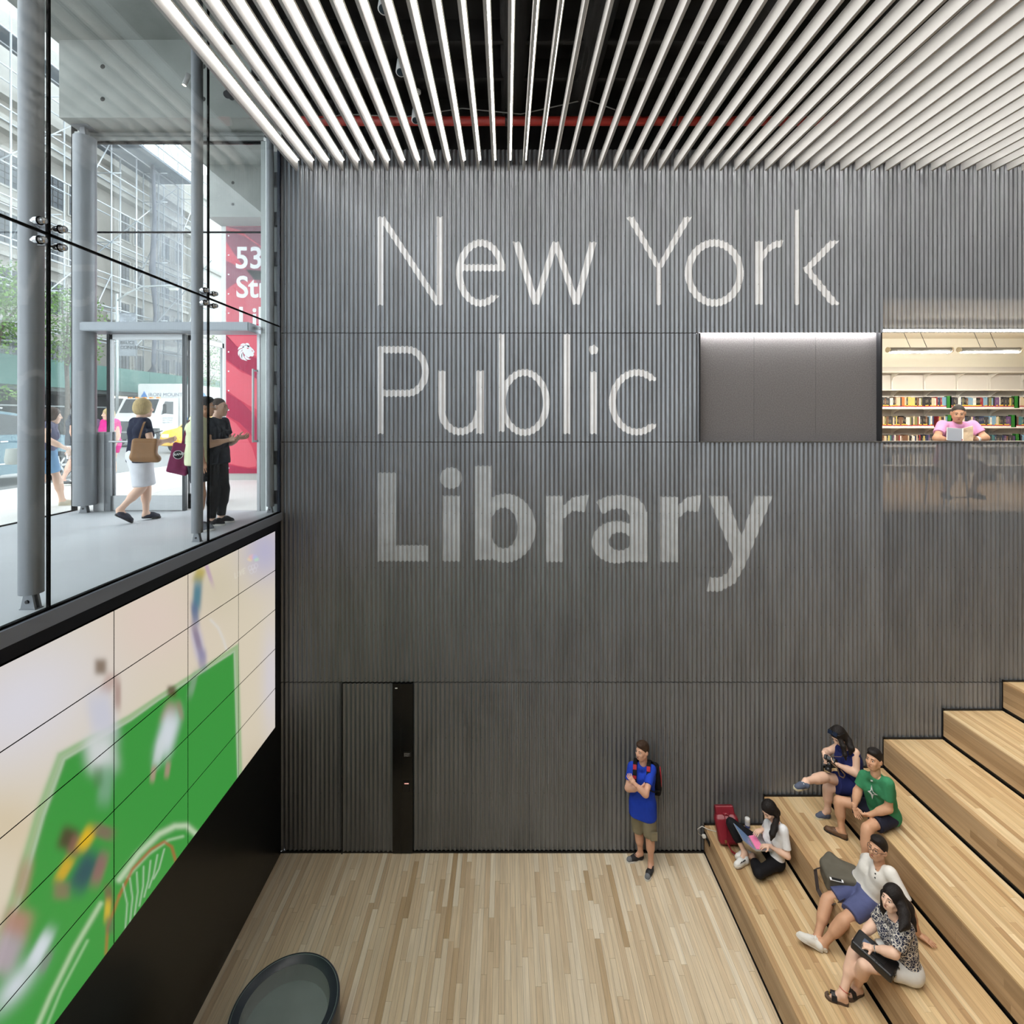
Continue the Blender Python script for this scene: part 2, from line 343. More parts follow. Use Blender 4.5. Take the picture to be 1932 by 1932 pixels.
# ---- painted lettering that follows the corrugation
ZK = 1.932
def gx(zx): return wx(640 + zx / ZK)
def poly(*p):
    p = np.array(p, float)
    def f(X, Y):
        ins = np.zeros(X.shape, bool); n = len(p)
        for i in range(n):
            x1, y1 = p[i]; x2, y2 = p[(i + 1) % n]
            c = ((y1 > Y) != (y2 > Y))
            with np.errstate(divide='ignore', invalid='ignore'): ins ^= c & (X < (x2 - x1) * (Y - y1) / (y2 - y1 + 1e-12) + x1)
        return ins
    f.b = (p[:, 0].min(), p[:, 0].max(), p[:, 1].min(), p[:, 1].max()); return f
def rect(a, b, c, d): return poly((a, c), (b, c), (b, d), (a, d))
def para(xa, xb, ya, xc, xd, yb): return poly((xa, ya), (xb, ya), (xd, yb), (xc, yb))
def ring(cx, cy_, rx, ry, w=None, keep=None, inner=None):
    def f(X, Y):
        o = ((X - cx) / rx) ** 2 + ((Y - cy_) / ry) ** 2 <= 1
        if w: o &= ((X - cx) / (rx - w)) ** 2 + ((Y - cy_) / (ry - w)) ** 2 >= 1
        if inner: o &= ((X - inner[0]) / inner[2]) ** 2 + ((Y - inner[1]) / inner[3]) ** 2 >= 1
        if keep: o &= keep(X, Y)
        return o
    f.b = (cx - rx, cx + rx, cy_ - ry, cy_ + ry); return f
GL = {
 'N': [rect(141, 162, 77, 398), rect(356, 378, 77, 398), para(141, 167, 77, 352, 378, 398)],
 'e': [ring(516, 281, 90, 122, 25, lambda X, Y: ~((X > 530) & (Y > 262) & (Y < 362))), rect(450, 606, 250, 274)],
 'w': [para(632, 660, 168, 704, 728, 395), para(776, 800, 168, 704, 728, 395), para(776, 800, 168, 852, 876, 395), para(912, 938, 168, 852, 876, 395)],
 'Y': [para(1046, 1074, 77, 1153, 1174, 262), para(1256, 1284, 77, 1155, 1176, 262), rect(1155, 1173, 250, 397)],
 'o': [ring(1366, 280, 107, 122, 26)],
 'r': [rect(1516, 1541, 165, 395), poly((1541, 205), (1560, 180), (1588, 164), (1618, 160), (1612, 186), (1588, 188), (1562, 205), (1541, 240))],
 'k': [rect(1657, 1675, 50, 396), para(1786, 1820, 163, 1686, 1716, 268), para(1686, 1714, 262, 1788, 1824, 396)],
 'P': [rect(141, 163, 548, 866), rect(141, 252, 548, 573), rect(163, 252, 707, 731), ring(250, 639.5, 77, 91.5, 25, lambda X, Y: X > 249)],
 'u': [rect(361, 388, 637, 782), rect(500, 528, 637, 866), ring(441, 780, 80, 91, 26, lambda X, Y: Y > 779)],
 'b': [rect(582, 603, 503, 858), ring(675, 752, 92, 121, 24)],
 'l': [rect(818, 841, 503, 866)],
 'i': [rect(914, 938, 640, 866), ring(926, 560, 17, 17)],
 'c': [ring(1085, 751, 102, 120, 24, lambda X, Y: ~((X > 1115) & (Y > 672) & (Y < 830)) & (X < 1154))],
 'L': [rect(141, 208, 1008, 1330), rect(141, 325, 1272, 1330)],
 'i2': [rect(377, 441, 1092, 1330), ring(408, 1027, 40, 39)],
 'b2': [rect(495, 556, 983, 1325), ring(607, 1209, 109, 125, None, None, (600, 1209, 50, 74))],
 'r2': [rect(754, 816, 1092, 1332), poly((814, 1130), (850, 1097), (909, 1087), (896, 1150), (850, 1146), (814, 1178))],
 'a': [rect(1058, 1123, 1150, 1332), poly((936, 1112), (975, 1093), (1030, 1087), (1085, 1098), (1113, 1128), (1123, 1168), (1058, 1168), (1048, 1146), (1020, 1137), (990, 1141), (960, 1160)),
       ring(1012, 1260, 92, 77, None, lambda X, Y: X < 1100, (1022, 1257, 40, 33))],
 'r3': [rect(1168, 1233, 1095, 1332), poly((1231, 1130), (1265, 1097), (1319, 1087), (1308, 1150), (1265, 1146), (1231, 1178))],
 'y': [poly((1344, 1092), (1412, 1092), (1472, 1258), (1440, 1330)), poly((1513, 1092), (1578, 1092), (1478, 1345), (1440, 1410), (1385, 1440), (1339, 1438), (1348, 1388), (1385, 1388), (1415, 1370), (1437, 1322), (1465, 1240))],
}
M_paint = mat('pale grey wall paint', C(204, 204, 206), .5, .1, var=.08, vscale=5); M_paint2 = mat('thin grey wall paint', C(170, 173, 176), .5, .2, var=.12, vscale=5)
for ch, shapes in GL.items():
    b = np.array([s.b for s in shapes]); xa, xb, ya, yb = b[:, 0].min(), b[:, 1].max(), b[:, 2].min(), b[:, 3].max()
    dx = 1.0; xsn = np.arange(xa, xb, dx) + dx / 2; ysn = np.arange(ya - 1, yb + 2, .5)
    X, Y = np.meshgrid(xsn, ysn, indexing='ij'); ins = np.zeros(X.shape, bool)
    for s in shapes: ins |= s(X, Y)
    v = []; f = []
    for i, xx in enumerate(xsn):
        # edges wander a little with the flutes, as the projected stencil does
        wob = 2.2 * math.sin(2 * math.pi * gx(xx) / PITCH)
        d = np.diff(np.concatenate(([0], ins[i].astype(np.int8), [0]))); st = np.where(d == 1)[0]; en = np.where(d == -1)[0]
        a, c = gx(xx - dx / 2), gx(xx + dx / 2)
        for p, q in zip(st, en):
            z1 = wz(370 + (ysn[p] + wob) / ZK); z0 = wz(370 + (ysn[min(q, len(ysn) - 1)] + wob) / ZK)
            if z1 > Z3 - g > z0: z1 = Z3 - g
            n = len(v); v += [(a, cy(a) - .0012, z0), (c, cy(c) - .0012, z0), (c, cy(c) - .0012, z1), (a, cy(a) - .0012, z1)]; f.append((n, n + 1, n + 2, n + 3))
    meshobj('painted_letter', v, f, M_paint2 if ch in ('L', 'i2', 'b2', 'r2', 'a', 'r3', 'y') else M_paint, None, wb, fix=False)['label'] = 'pale painted letter ' + ch[0]

# ---- felt recess and its light strip
fr = thing('wall_recess', (OPX, WY, Z2), kind='structure')
seams = [OPX + .02, wx(1428.5), wx(1546.5), OPW]
for a, b in zip(seams, seams[1:]): ob('felt_panel', MB().box((a + .002, WY + .10, Z2 + .012), (b - .002 + (.07 if b == OPW else 0), WY + .125, Z3 + .06)), M_felt, fr)
ob('recess_edge', MB().box((OPX - .002, WY - .03, Z2 + .006), (OPX + .018, WY + .1, Z3 - .006)), M_dark, fr)
ob('recess_sill', MB().box((OPX, WY - .028, Z2 - .004), (XE, WY + .16, Z2 + .012)), mat('steel sill', C(96, 95, 94), .4, .4), fr)
ob('recess_head', MB().box((OPX, WY + .0, Z3 + .06), (XE, WY + .16, Z3 + .08)), M_white, fr)
cl = ob('cove_light', MB().box((OPX + .03, WY + .02, Z3 + .030), (OPW, WY + .05, Z3 + .045)), emat('cove strip', (1, .99, .97), 80), label='bright white light strip along the top of the felt recess', cat='light strip')
ob('cove_light', MB().box((OPW + .01, WY + .02, Z3 + .030), (XE, WY + .05, Z3 + .045)), emat('cove strip warm', (1, .97, .88), 60), label='white light strip over the opening to the book room', cat='light strip')
ob('recess_side', MB().box((OPW - .012, WY + .01, Z2 + .012), (OPW + .012, WY + .14, Z3 + .03)), M_dark, fr)

# ---- tiers of oak seating
TREAD = .897; RISE = .4305; NT = 9
ords = ['lowest', 'second', 'third', 'fourth', 'fifth', 'sixth', 'seventh', 'eighth', 'ninth']
def tx(i): return X1 + (i - 1) * TREAD
def tz(i): return i * RISE
YN = -1.0
for i in range(1, NT + 1):
    xa = tx(i); z = tz(i); xb = tx(i + 1) if i < NT else XR - .005
    t = thing('seating_tier', (xa, WY, 0), ords[i - 1] + ' wooden seating tier counted up from the floor', 'tier', 'stepped oak seating')
    ob('carcass', MB().box((xa + .03, YN, 0), (xb - .001, WY - .045, z - .022)), M_black, t)
    ob('shadow_gap', MB().box((xa + .012, YN, z - RISE + .001), (xa + .03, WY - .045, z - RISE + .05)), M_black, t)
    yfar = WY - .045
    nr = 4; hh = (RISE - .05 - .021) / nr
    for r in range(nr):
        za = z - RISE + .05 + r * hh; y = yfar
        while y > YN:
            L = rnd.uniform(.9, 2.6); y2 = max(y - L, YN)
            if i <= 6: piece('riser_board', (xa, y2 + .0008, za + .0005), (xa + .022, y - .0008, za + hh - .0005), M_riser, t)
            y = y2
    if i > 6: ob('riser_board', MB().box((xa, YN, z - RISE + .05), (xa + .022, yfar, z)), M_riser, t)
    nrow = 13; ww = (xb - .012 - (xa + .001)) / nrow if i < NT else TREAD / nrow
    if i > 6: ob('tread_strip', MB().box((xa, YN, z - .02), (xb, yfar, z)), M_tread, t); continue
    for r in range(nrow):
        a = xa + .001 + r * ww; y = yfar; L0 = True
        while y > YN:
            L = rnd.uniform(.5, 2.1) * (rnd.uniform(.3, 1) if L0 else 1); y2 = max(y - L, YN); L0 = False
            if r == 0: y2 = YN if y - L < 2 else y - rnd.uniform(2.2, 3.4)
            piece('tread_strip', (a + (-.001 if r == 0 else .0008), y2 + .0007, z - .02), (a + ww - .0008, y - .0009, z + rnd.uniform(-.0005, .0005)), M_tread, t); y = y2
    ob('wall_strip', MB().box((xa - .005, yfar, z - RISE), (xa + .02, WY - .0295, z + .03)), M_black, t)
    ob('wall_strip', MB().box((xa, yfar, z - .01), (xb, WY - .0295, z + .022)), M_black, t)

# ---- round tub on the floor
rt_c = (-2.31, 5.33, 0); RR = .545; ZT = .40
tb = thing('round_tub', rt_c, 'round dark-rimmed tub with a grey sunken interior, standing on the oak floor', 'tub')
M_rim = mat('dark blue-grey enamel', C(58, 66, 76), .35); M_in = mat('grey tub lining', C(172, 180, 180), .6); M_bot = mat('grey-green mesh fabric', C(136, 148, 147), .8, var=.05, bump=.2, bscale=400)
r_ = ob('rim', MB().lathe(rt_c, [(RR - .06, 0), (RR - .01, .02), (RR, .08), (RR, ZT - .01), (RR - .004, ZT), (RR - .026, ZT), (RR - .03, ZT - .006), (RR - .105, ZT - .03)], 72), M_rim, tb, True)
ob('rim_line', MB().lathe(rt_c, [(RR - .022, ZT + .0005), (RR - .022, ZT + .003), (RR - .027, ZT + .003), (RR - .027, ZT + .0005)], 72), mat('pale green edge', C(130, 152, 150), .4), r_, True)
ob('lining', MB().lathe(rt_c, [(RR - .105, ZT - .03), (RR - .11, ZT - .10), (RR - .125, ZT - .19)], 72), M_in, tb, True)
ob('bottom', MB().lathe(rt_c, [(RR - .125, ZT - .19), (.25, ZT - .20), (.01, ZT - .202)], 72), M_bot, tb, True)

# ---- mezzanine slab under the camera
ob('mezzanine_floor', MB().box((XL, -3.5, SIDEZ - .3), (XR, .7, SIDEZ)), mat('mezzanine concrete', C(150, 148, 145), .7, var=.08), kind='structure')
# ================================================================ left side: video wall, glass facade, lobby
YS = 7.44; XS = -3.37; PH = .5735; PWD = 1.0195; ZS1 = CH - (1001.7 - VY) * YS / F
wl = thing('wall_left', (XL, 3, 0), kind='structure')
ob('wall_panel', MB().box((XL - .15, -3.5, 0), (XL, WY + .06, SIDEZ - .02)), M_black, wl)
ob('lower_cladding', MB().box((XL, -3.5, 0), (XL + .012, WY - .03, ZS1 - 5 * PH - .01)), mat('black laminate', C(17, 16, 17), .3), wl)
ob('screen_surround', MB().box((XL, -3.5, ZS1 + .008), (XL + .02, WY - .06, SIDEZ - .12)), mat('navy black trim', C(20, 22, 32), .35), wl)
ob('screen_surround', MB().box((XL, YS + .008, ZS1 - 5 * PH), (XL + .02, WY - .06, ZS1 + .01)), mat('navy black trim', C(20, 22, 32), .35), wl)
ob('sill', MB().box((XL - .02, -3.5, SIDEZ - .12), (XL + .03, WY - .02, SIDEZ - .004)), mat('blue-grey sill metal', C(146, 155, 170), .4, .1), wl)

# video picture: a blurred basketball broadcast, drawn over the whole wall
def blob(col, px, py, cx, cy_, rx, ry, ang, c, a, p=None):
    p = p or (2.0 if max(rx, ry) >= 60 else 3.4); a = min(1, a * 1.08)
    t = math.radians(ang); u = (px - cx) * math.cos(t) + (py - cy_) * math.sin(t); w = -(px - cx) * math.sin(t) + (py - cy_) * math.cos(t)
    k = a * np.exp(-((np.abs(u) / rx) ** p + (np.abs(w) / ry) ** p)); return col * (1 - k[..., None]) + np.array(C(*c)) * k[..., None]
def seg(col, px, py, pts, wd, c, a):
    d = np.full(px.shape, 1e9)
    for (x1, y1), (x2, y2) in zip(pts, pts[1:]):
        L2 = (x2 - x1) ** 2 + (y2 - y1) ** 2; t = np.clip(((px - x1) * (x2 - x1) + (py - y1) * (y2 - y1)) / L2, 0, 1)
        d = np.minimum(d, np.hypot(px - x1 - t * (x2 - x1), py - y1 - t * (y2 - y1)))
    k = a * np.exp(-(d / wd) ** 2); return col * (1 - k[..., None]) + np.array(C(*c)) * k[..., None]
GREEN = np.array([(453, 1208), (240, 1345), (103, 1416), (58, 1532), (18, 1665), (-60, 1900), (-200, 2400), (500, 2400), (470, 1800), (461, 1470)], float)
def polydist(px, py, P):
    d = np.full(px.shape, 1e9); ins = np.zeros(px.shape, bool)
    for i in range(len(P)):
        x1, y1 = P[i]; x2, y2 = P[(i + 1) % len(P)]; L2 = (x2 - x1) ** 2 + (y2 - y1) ** 2; t = np.clip(((px - x1) * (x2 - x1) + (py - y1) * (y2 - y1)) / L2, 0, 1)
        d = np.minimum(d, np.hypot(px - x1 - t * (x2 - x1), py - y1 - t * (y2 - y1))); ins ^= ((y1 > py) != (y2 > py)) & (px < (x2 - x1) * (py - y1) / (y2 - y1 + 1e-9) + x1)
    return np.where(ins, -d, d)
def picture(px, py):
    col = np.zeros(px.shape + (3,)) + np.array(C(231, 219, 196))
    col = blob(col, px, py, 40, 1330, 190, 120, -35, (232, 230, 240), .85); col = blob(col, px, py, 290, 1170, 90, 90, 0, (236, 216, 204), .8)
    col = blob(col, px, py, 500, 1040, 45, 60, 0, (196, 192, 218), .9); col = blob(col, px, py, 512, 1280, 18, 110, 0, (224, 220, 232), .7); col = blob(col, px, py, 410, 1110, 50, 60, 0, (214, 204, 176), .5)
    col = blob(col, px, py, 490, 1480, 30, 60, 0, (190, 172, 140), .6); col = blob(col, px, py, 20, 1560, 60, 70, -60, (226, 208, 176), .7)
    d = polydist(px, py, GREEN) - 0
    sz = 1.0 + np.clip((300 - px) / 300, 0, 1) * 1.6
    k = 1 / (1 + np.exp(np.clip((d + 9 * sz) / (1.6 * sz), -30, 30))); col = col * (1 - k[..., None]) + np.array(C(64, 160, 68)) * k[..., None]
    k = .75 * np.exp(-((d + 6 * sz) / (3.0 * sz)) ** 2); col = col * (1 - k[..., None]) + np.array(C(140, 190, 128)) * k[..., None]
    k = .55 * np.exp(-((d + 11.5 * sz) / (1.8 * sz)) ** 2); col = col * (1 - k[..., None]) + np.array(C(214, 226, 204)) * k[..., None]
    # court arcs, hoop and net
    col = seg(col, px, py, [(60, 1960), (95, 1880), (140, 1790), (190, 1705)], 5, (196, 222, 180), .8); col = seg(col, px, py, [(78, 1960), (115, 1870), (165, 1775)], 3, (170, 214, 160), .7)
    col = seg(col, px, py, [(225, 1660), (262, 1610), (300, 1574), (330, 1559), (352, 1558), (368, 1572)], 6, (206, 226, 192), .85); col = seg(col, px, py, [(240, 1655), (280, 1612), (318, 1585), (345, 1578)], 3, (190, 222, 180), .6)
    col = seg(col, px, py, [(225, 1690), (250, 1640), (285, 1603), (310, 1588), (324, 1598), (332, 1626)], 3, (186, 92, 60), .75); col = seg(col, px, py, [(200, 1800), (203, 1750), (225, 1690)], 3, (190, 110, 60), .7)
    for i in range(7): col = seg(col, px, py, [(232 + i * 13, 1668 - i * 11), (240 + i * 10, 1705 - i * 11), (236 + i * 9, 1760 - i * 17)], 1.6, (206, 226, 200), .6)
    # blurred players
    col = blob(col, px, py, 190, 1258, 12, 16, 0, (126, 104, 84), .8); col = blob(col, px, py, 205, 1290, 12, 22, 25, (188, 150, 140), .6)
    col = blob(col, px, py, 192, 1350, 26, 48, -10, (214, 214, 226), .95); col = blob(col, px, py, 222, 1310, 7, 30, 0, (150, 96, 90), .55); col = blob(col, px, py, 190, 1420, 30, 38, -8, (222, 226, 226), .9)
    col = blob(col, px, py, 200, 1480, 14, 40, 8, (136, 178, 150), .7); col = blob(col, px, py, 185, 1465, 10, 22, 0, (90, 132, 90), .5)
    col = blob(col, px, py, 324, 1304, 9, 11, 0, (96, 70, 50), .8); col = blob(col, px, py, 320, 1345, 13, 22, 20, (176, 128, 112), .6); col = blob(col, px, py, 316, 1385, 17, 46, 16, (222, 230, 236), .95)
    col = blob(col, px, py, 300, 1420, 8, 28, 15, (220, 228, 230), .7); col = blob(col, px, py, 289, 1460, 5, 16, 8, (196, 160, 150), .7); col = blob(col, px, py, 316, 1452, 5, 16, 8, (190, 150, 140), .7); col = blob(col, px, py, 340, 1340, 5, 18, -10, (170, 130, 120), .5)
    col = blob(col, px, py, 376, 1085, 10, 16, 20, (196, 176, 72), .8); col = blob(col, px, py, 372, 1125, 9, 34, 4, (62, 128, 150), .85); col = blob(col, px, py, 392, 1075, 4, 30, -18, (188, 150, 190), .6); col = blob(col, px, py, 368, 1160, 7, 24, -6, (80, 104, 150), .7)
    col = blob(col, px, py, 374, 1215, 11, 36, -12, (196, 190, 214), .8); col = blob(col, px, py, 372, 1205, 6, 30, -14, (118, 96, 126), .6); col = blob(col, px, py, 382, 1245, 8, 20, 0, (104, 104, 160), .5); col = blob(col, px, py, 364, 1290, 6, 26, 14, (150, 176, 152), .6)
    col = seg(col, px, py, [(398, 1170), (412, 1185), (422, 1208), (427, 1225)], 3, (232, 230, 226), .6)
    col = blob(col, px, py, 128, 1582, 17, 24, 20, (84, 66, 50), .85); col = blob(col, px, py, 142, 1596, 13, 22, 20, (150, 96, 90), .7); col = blob(col, px, py, 163, 1583, 12, 26, 28, (232, 190, 40), .95)
    col = blob(col, px, py, 122, 1640, 10, 26, 30, (222, 178, 50), .85); col = blob(col, px, py, 160, 1645, 20, 44, 28, (52, 92, 96), .95); col = blob(col, px, py, 196, 1570, 20, 14, 20, (142, 100, 100), .7); col = blob(col, px, py, 188, 1640, 11, 34, 18, (158, 104, 110), .75)
    col = blob(col, px, py, 116, 1680, 16, 18, 0, (158, 110, 104), .6); col = blob(col, px, py, 205, 1690, 8, 22, -5, (130, 90, 80), .7); col = blob(col, px, py, 203, 1718, 6, 22, 5, (222, 190, 60), .85); col = blob(col, px, py, 207, 1745, 8, 18, 0, (110, 110, 90), .6)
    col = blob(col, px, py, 44, 1660, 15, 42, 12, (186, 144, 122), .6); col = blob(col, px, py, 30, 1745, 28, 34, 20, (188, 140, 124), .85); col = blob(col, px, py, 12, 1800, 26, 44, 22, (188, 170, 182), .85); col = blob(col, px, py, 74, 1795, 12, 44, 28, (226, 234, 240), .9); col = blob(col, px, py, 30, 1860, 20, 60, 38, (218, 226, 232), .9); col = blob(col, px, py, 86, 1815, 8, 24, 25, (150, 130, 150), .5)
    # network bug and word in the corner
    for i in range(6):
        a = math.radians(-160 + i * 28); c = ((240, 220, 190), (240, 200, 190), (236, 196, 206), (206, 196, 232), (190, 206, 236), (200, 230, 206))[i]
        col = blob(col, px, py, 477.5 + 7 * math.cos(a), 1059 + 9 * math.sin(a), 4.6, 3, math.degrees(a), c, .8)
    for cx_, cy_ in ((472, 1072), (477.5, 1070), (483, 1067.5), (474.5, 1078), (480.5, 1075.5)):
        r = np.abs(np.hypot((px - cx_) / .8, py - cy_) - 4.2); k = .65 * np.exp(-(r / .9) ** 2); col = col * (1 - k[..., None]) + np.array(C(228, 224, 230)) * k[..., None]
    wc = (236, 230, 214)
    for s in ([(443, 1081), (443.5, 1091), (447, 1089)], [(449.5, 1078), (449.5, 1087.5)], [(452, 1077), (454, 1085), (456, 1075)], [(462, 1072), (458.6, 1073.5), (458.6, 1083), (462, 1081)], [(458.6, 1078), (461, 1077)]):
        col = seg(col, px, py, s, .9, wc, .8)
    return col
M_scr = bpy.data.materials.new('video picture'); M_scr.use_nodes = True
_N = M_scr.node_tree.nodes; _b = _N['Principled BSDF']; _a = _N.new('ShaderNodeAttribute'); _a.attribute_name = 'picture'
_b.inputs['Base Color'].default_value = (.01, .01, .01, 1); _b.inputs['Roughness'].default_value = .35; _b.inputs['Emission Strength'].default_value = .82
M_scr.cycles.emission_sampling = 'NONE'
M_scr.node_tree.links.new(_a.outputs['Color'], _b.inputs['Emission Color'])
vw = thing('video_wall', (XS, YS, ZS1 - 5 * PH), 'wall of tiled displays showing a blurred basketball game', 'video wall')
for cidx in range(7):
    for r in range(5):
        y1 = YS - cidx * PWD - .0045; y0 = YS - (cidx + 1) * PWD + .0045; z1 = ZS1 - r * PH - .0045; z0 = ZS1 - (r + 1) * PH + .0045
        nu, nv = (72, 56) if cidx < 5 else (12, 8)
        U, V = np.meshgrid(np.linspace(y1, y0, nu + 1), np.linspace(z1, z0, nv + 1), indexing='ij')
        verts = np.stack([np.full(U.shape, XS), U, V], -1).reshape(-1, 3)
        idx = np.arange((nu + 1) * (nv + 1)).reshape(nu + 1, nv + 1)
        fc = np.stack([idx[:-1, :-1], idx[1:, :-1], idx[1:, 1:], idx[:-1, 1:]], -1).reshape(-1, 4)
        p = ob('display_panel', MB().box((XL + .002, y0 - .0005, z0 - .0005), (XS - .001, y1 + .0005, z1 + .0005)), mat('display bezel', C(8, 7, 7), .7, spec=.1), vw)
        o = meshobj('picture', verts, fc[:, ::-1], M_scr, None, p, fix=False)
        Yc = np.maximum(U, .6)
        pc = picture(VX + XS / Yc * F, VY + (CH - V) / Yc * F).reshape(-1, 3)
        at_ = o.data.color_attributes.new('picture', 'FLOAT_COLOR', 'POINT'); at_.data.foreach_set('color', np.concatenate([pc, np.ones((len(pc), 1))], 1).astype(np.float32).ravel())

# ---- glass facade between hall and lobby
M_glass = glassmat('clear facade glass', (.97, .985, .98), .035, .6)
M_joint = mat('black silicone joint', C(12, 12, 13), .8, spec=.15)
M_steel = mat('grey painted steel', C(134, 137, 142), .42, .25, var=.04)
M_stain = mat('brushed stainless steel', C(196, 198, 200), .35, .5, var=.05, vscale=8, stretch=(1, 1, 14))
JY = [-.28, 1.755, 3.795, 5.83, WY]; ZJ = CH + (VY - 617) / S0
w1 = thing('window_1', (XL, 3, SIDEZ), kind='structure')
for a, b in zip(JY, JY[1:]):
    for z0, z1 in ((SIDEZ, ZJ), (ZJ, 12.0)):
        ob('glass_pane', MB().box((XL - .015, a + .009, z0 + .009), (XL, b - .009, z1 - .009)), M_glass, w1)
for y in JY[1:-1]: ob('vertical_joint', MB().box((XL - .017, y - .009, SIDEZ), (XL + .003, y + .009, 12.0)), M_joint, w1)
ob('horizontal_joint', MB().box((XL - .017, -.3, ZJ - .009), (XL + .003, WY, ZJ + .009)), M_joint, w1)
ob('end_joint', MB().box((XL - .03, WY - .06, SIDEZ - .03), (XL + .01, WY - .03, ZTOP)), mat('blue-black trim', C(26, 34, 52), .3), w1)
ob('bottom_channel', MB().box((XL - .03, -3.5, SIDEZ - .01), (XL + .006, WY - .03, SIDEZ + .012)), M_joint, w1)
M_chrome = mat('polished steel', C(205, 207, 210), .12, 1.)
for k, y in enumerate(JY[2:4]):
    t = thing('glass_clamp', (XL, y, ZJ), ('steel four-point glass clamp on the joint nearest the viewer', 'steel four-point glass clamp on the glass joint near the entrance door')[k], 'glass clamp', 'spider clamps of the glass facade')
    ob('plate', MB().box((XL - .10, y - .012, ZJ - .085), (XL - .02, y + .012, ZJ + .085)), M_steel, t)
    for dy in (-.085, .085):
        for dz in (-.07, .07):
            p = ob('arm', MB().tube((XL - .07, y, ZJ + dz * .6), (XL - .05, y + dy, ZJ + dz), .011, n=8), M_chrome, t)
            b_ = ob('button', MB().lathe((XL, y + dy, ZJ + dz), [(.001, .05), (.02, .05), (.026, .04), (.026, .006), (.03, .004), (.03, 0), (.03, -.02), (.02, -.05), (.001, -.05)], 20, ax='x'), M_chrome, t, True)
            ob('washer', MB().tube((XL + .003, y + dy, ZJ + dz), (XL + .012, y + dy, ZJ + dz), .032, n=20), M_joint, b_)
# ---- slender round columns
def column(px, base, X=None, Y=None, r=.075, top=12.0, label='', plate=False, topfix=False):
    c = Vector((X, Y, SIDEZ)) if X else onz(px, base, SIDEZ); c.z = SIDEZ
    t = thing('steel_column', c, label, 'column', 'round grey steel columns')
    z0 = SIDEZ + .13 * min(r / .075, .9)
    o = ob('shaft', MB().tube((c.x, c.y, z0), (c.x, c.y, top - (.16 if topfix else 0)), r, n=40), M_steel, t); autosmooth(o)
    k = min(r / .075, 1.05)
    f = MB(); f.prism([(c.x - .055 * k, SIDEZ), (c.x + .055 * k, SIDEZ), (c.x + .03 * k, z0 + .002), (c.x - .03 * k, z0 + .002)], 'y', c.y - .03 * k, c.y - .012 * k); f.prism([(c.x - .055 * k, SIDEZ), (c.x + .055 * k, SIDEZ), (c.x + .03 * k, z0 + .002), (c.x - .03 * k, z0 + .002)], 'y', c.y + .012 * k, c.y + .03 * k)
    f.box((c.x - .02 * k, c.y - .012 * k, SIDEZ + .02), (c.x + .02 * k, c.y + .012 * k, z0 + .002)); f.box((c.x - .06 * k, c.y - .035 * k, SIDEZ), (c.x + .06 * k, c.y + .035 * k, SIDEZ + .006))
    ob('foot_bracket', f, M_steel, t)
    ob('pin', MB().tube((c.x, c.y - .04 * k, SIDEZ + .06 * k), (c.x, c.y + .04 * k, SIDEZ + .06 * k), .013 * k, n=12), M_dark, t)
    if topfix:
        g2 = MB(); zt = top - .16; g2.prism([(c.x - .05, zt), (c.x + .05, zt), (c.x + .03, top), (c.x - .03, top)], 'y', c.y - .05, c.y - .02); g2.prism([(c.x - .05, zt), (c.x + .05, zt), (c.x + .03, top), (c.x - .03, top)], 'y', c.y + .02, c.y + .05); g2.box((c.x - .12, c.y - .1, top - .015), (c.x + .12, c.y + .1, top))
        ob('top_bracket', g2, M_steel, t)
    return t
column(59, 1148, r=.0755, label='round grey steel column nearest the left edge of the photo')
column(372, 1022, r=.0605, label='round grey steel column standing in front of the man in the pale yellow shirt')
column(510, 967, r=.055, label='round grey steel column next to the corrugated wall')
column(160, 967, r=.145, top=10.90, topfix=True, label='thick round grey column whose top is pinned under the concrete beam')
# steel ladder-like bracket strip at the corner
t = thing('bracket_strip', (XL - .08, WY, SIDEZ), 'pale vertical strip with dark cleats between the last column and the corrugated wall', 'bracket')
ob('back_plate', MB().box((XL - .16, WY + .05, SIDEZ), (XL - .005, WY + .07, ZTOP)), mat('pale grey plate', C(168, 174, 174), .5), t)
z = SIDEZ + .12
while z < 10.2: ob('cleat', MB().box((XL - .14, WY - .02, z), (XL - .03, WY + .05, z + .2)), mat('grey cleat', C(72, 74, 76), .5), t); z += .6
# ---- lobby
M_conc = mat('board-marked concrete', C(146, 149, 145), .8, var=.12, vscale=2.2, bump=.15, bscale=25)
M_pave = mat('pale lobby paving', C(196, 199, 203), .6, var=.05, vscale=1.2)
M_walk = mat('pale concrete sidewalk', C(214, 212, 208), .8, var=.05, vscale=.8)
ob('lobby_floor', MB().box((-6.62, -4, SIDEZ - .2), (XL - .031, WY + .12, SIDEZ)), M_pave, kind='structure')
ZSL = 12.03; ZBM = 10.90; XO = -6.55
ob('lobby_ceiling', MB().box((XO, -4, ZSL), (XL + .3, 14.5, ZSL + .35)), M_conc, kind='structure')
beam_h = [(.62, .27), (.62, .74), (2.05, .27), (2.05, .74)]
for y0, y1, nm in ((7.39, 7.92, 'a'), (11.05, 11.75, 'b')):
    o = thing('concrete_beam', (XO, y0, ZBM), 'concrete beam resting on the thick column above the entrance' if nm == 'a' else 'concrete beam above the red banner beyond the entrance', 'beam')
    ob('beam', MB().box((XO + .07, y0, ZBM), (XL - .02, y1, ZSL)), M_conc, o)
    for dx, dz in beam_h: ob('tie_hole', MB().tube((XO + .07 + dx * (1.02 if nm == 'a' else .9), y0 - .002, ZBM + dz), (XO + .07 + dx * (1.02 if nm == 'a' else .9), y0 + .01, ZBM + dz), .034, n=16), mat('dark tie hole', C(52, 52, 50), .9), o)
p = at(352, 152, 7.30)
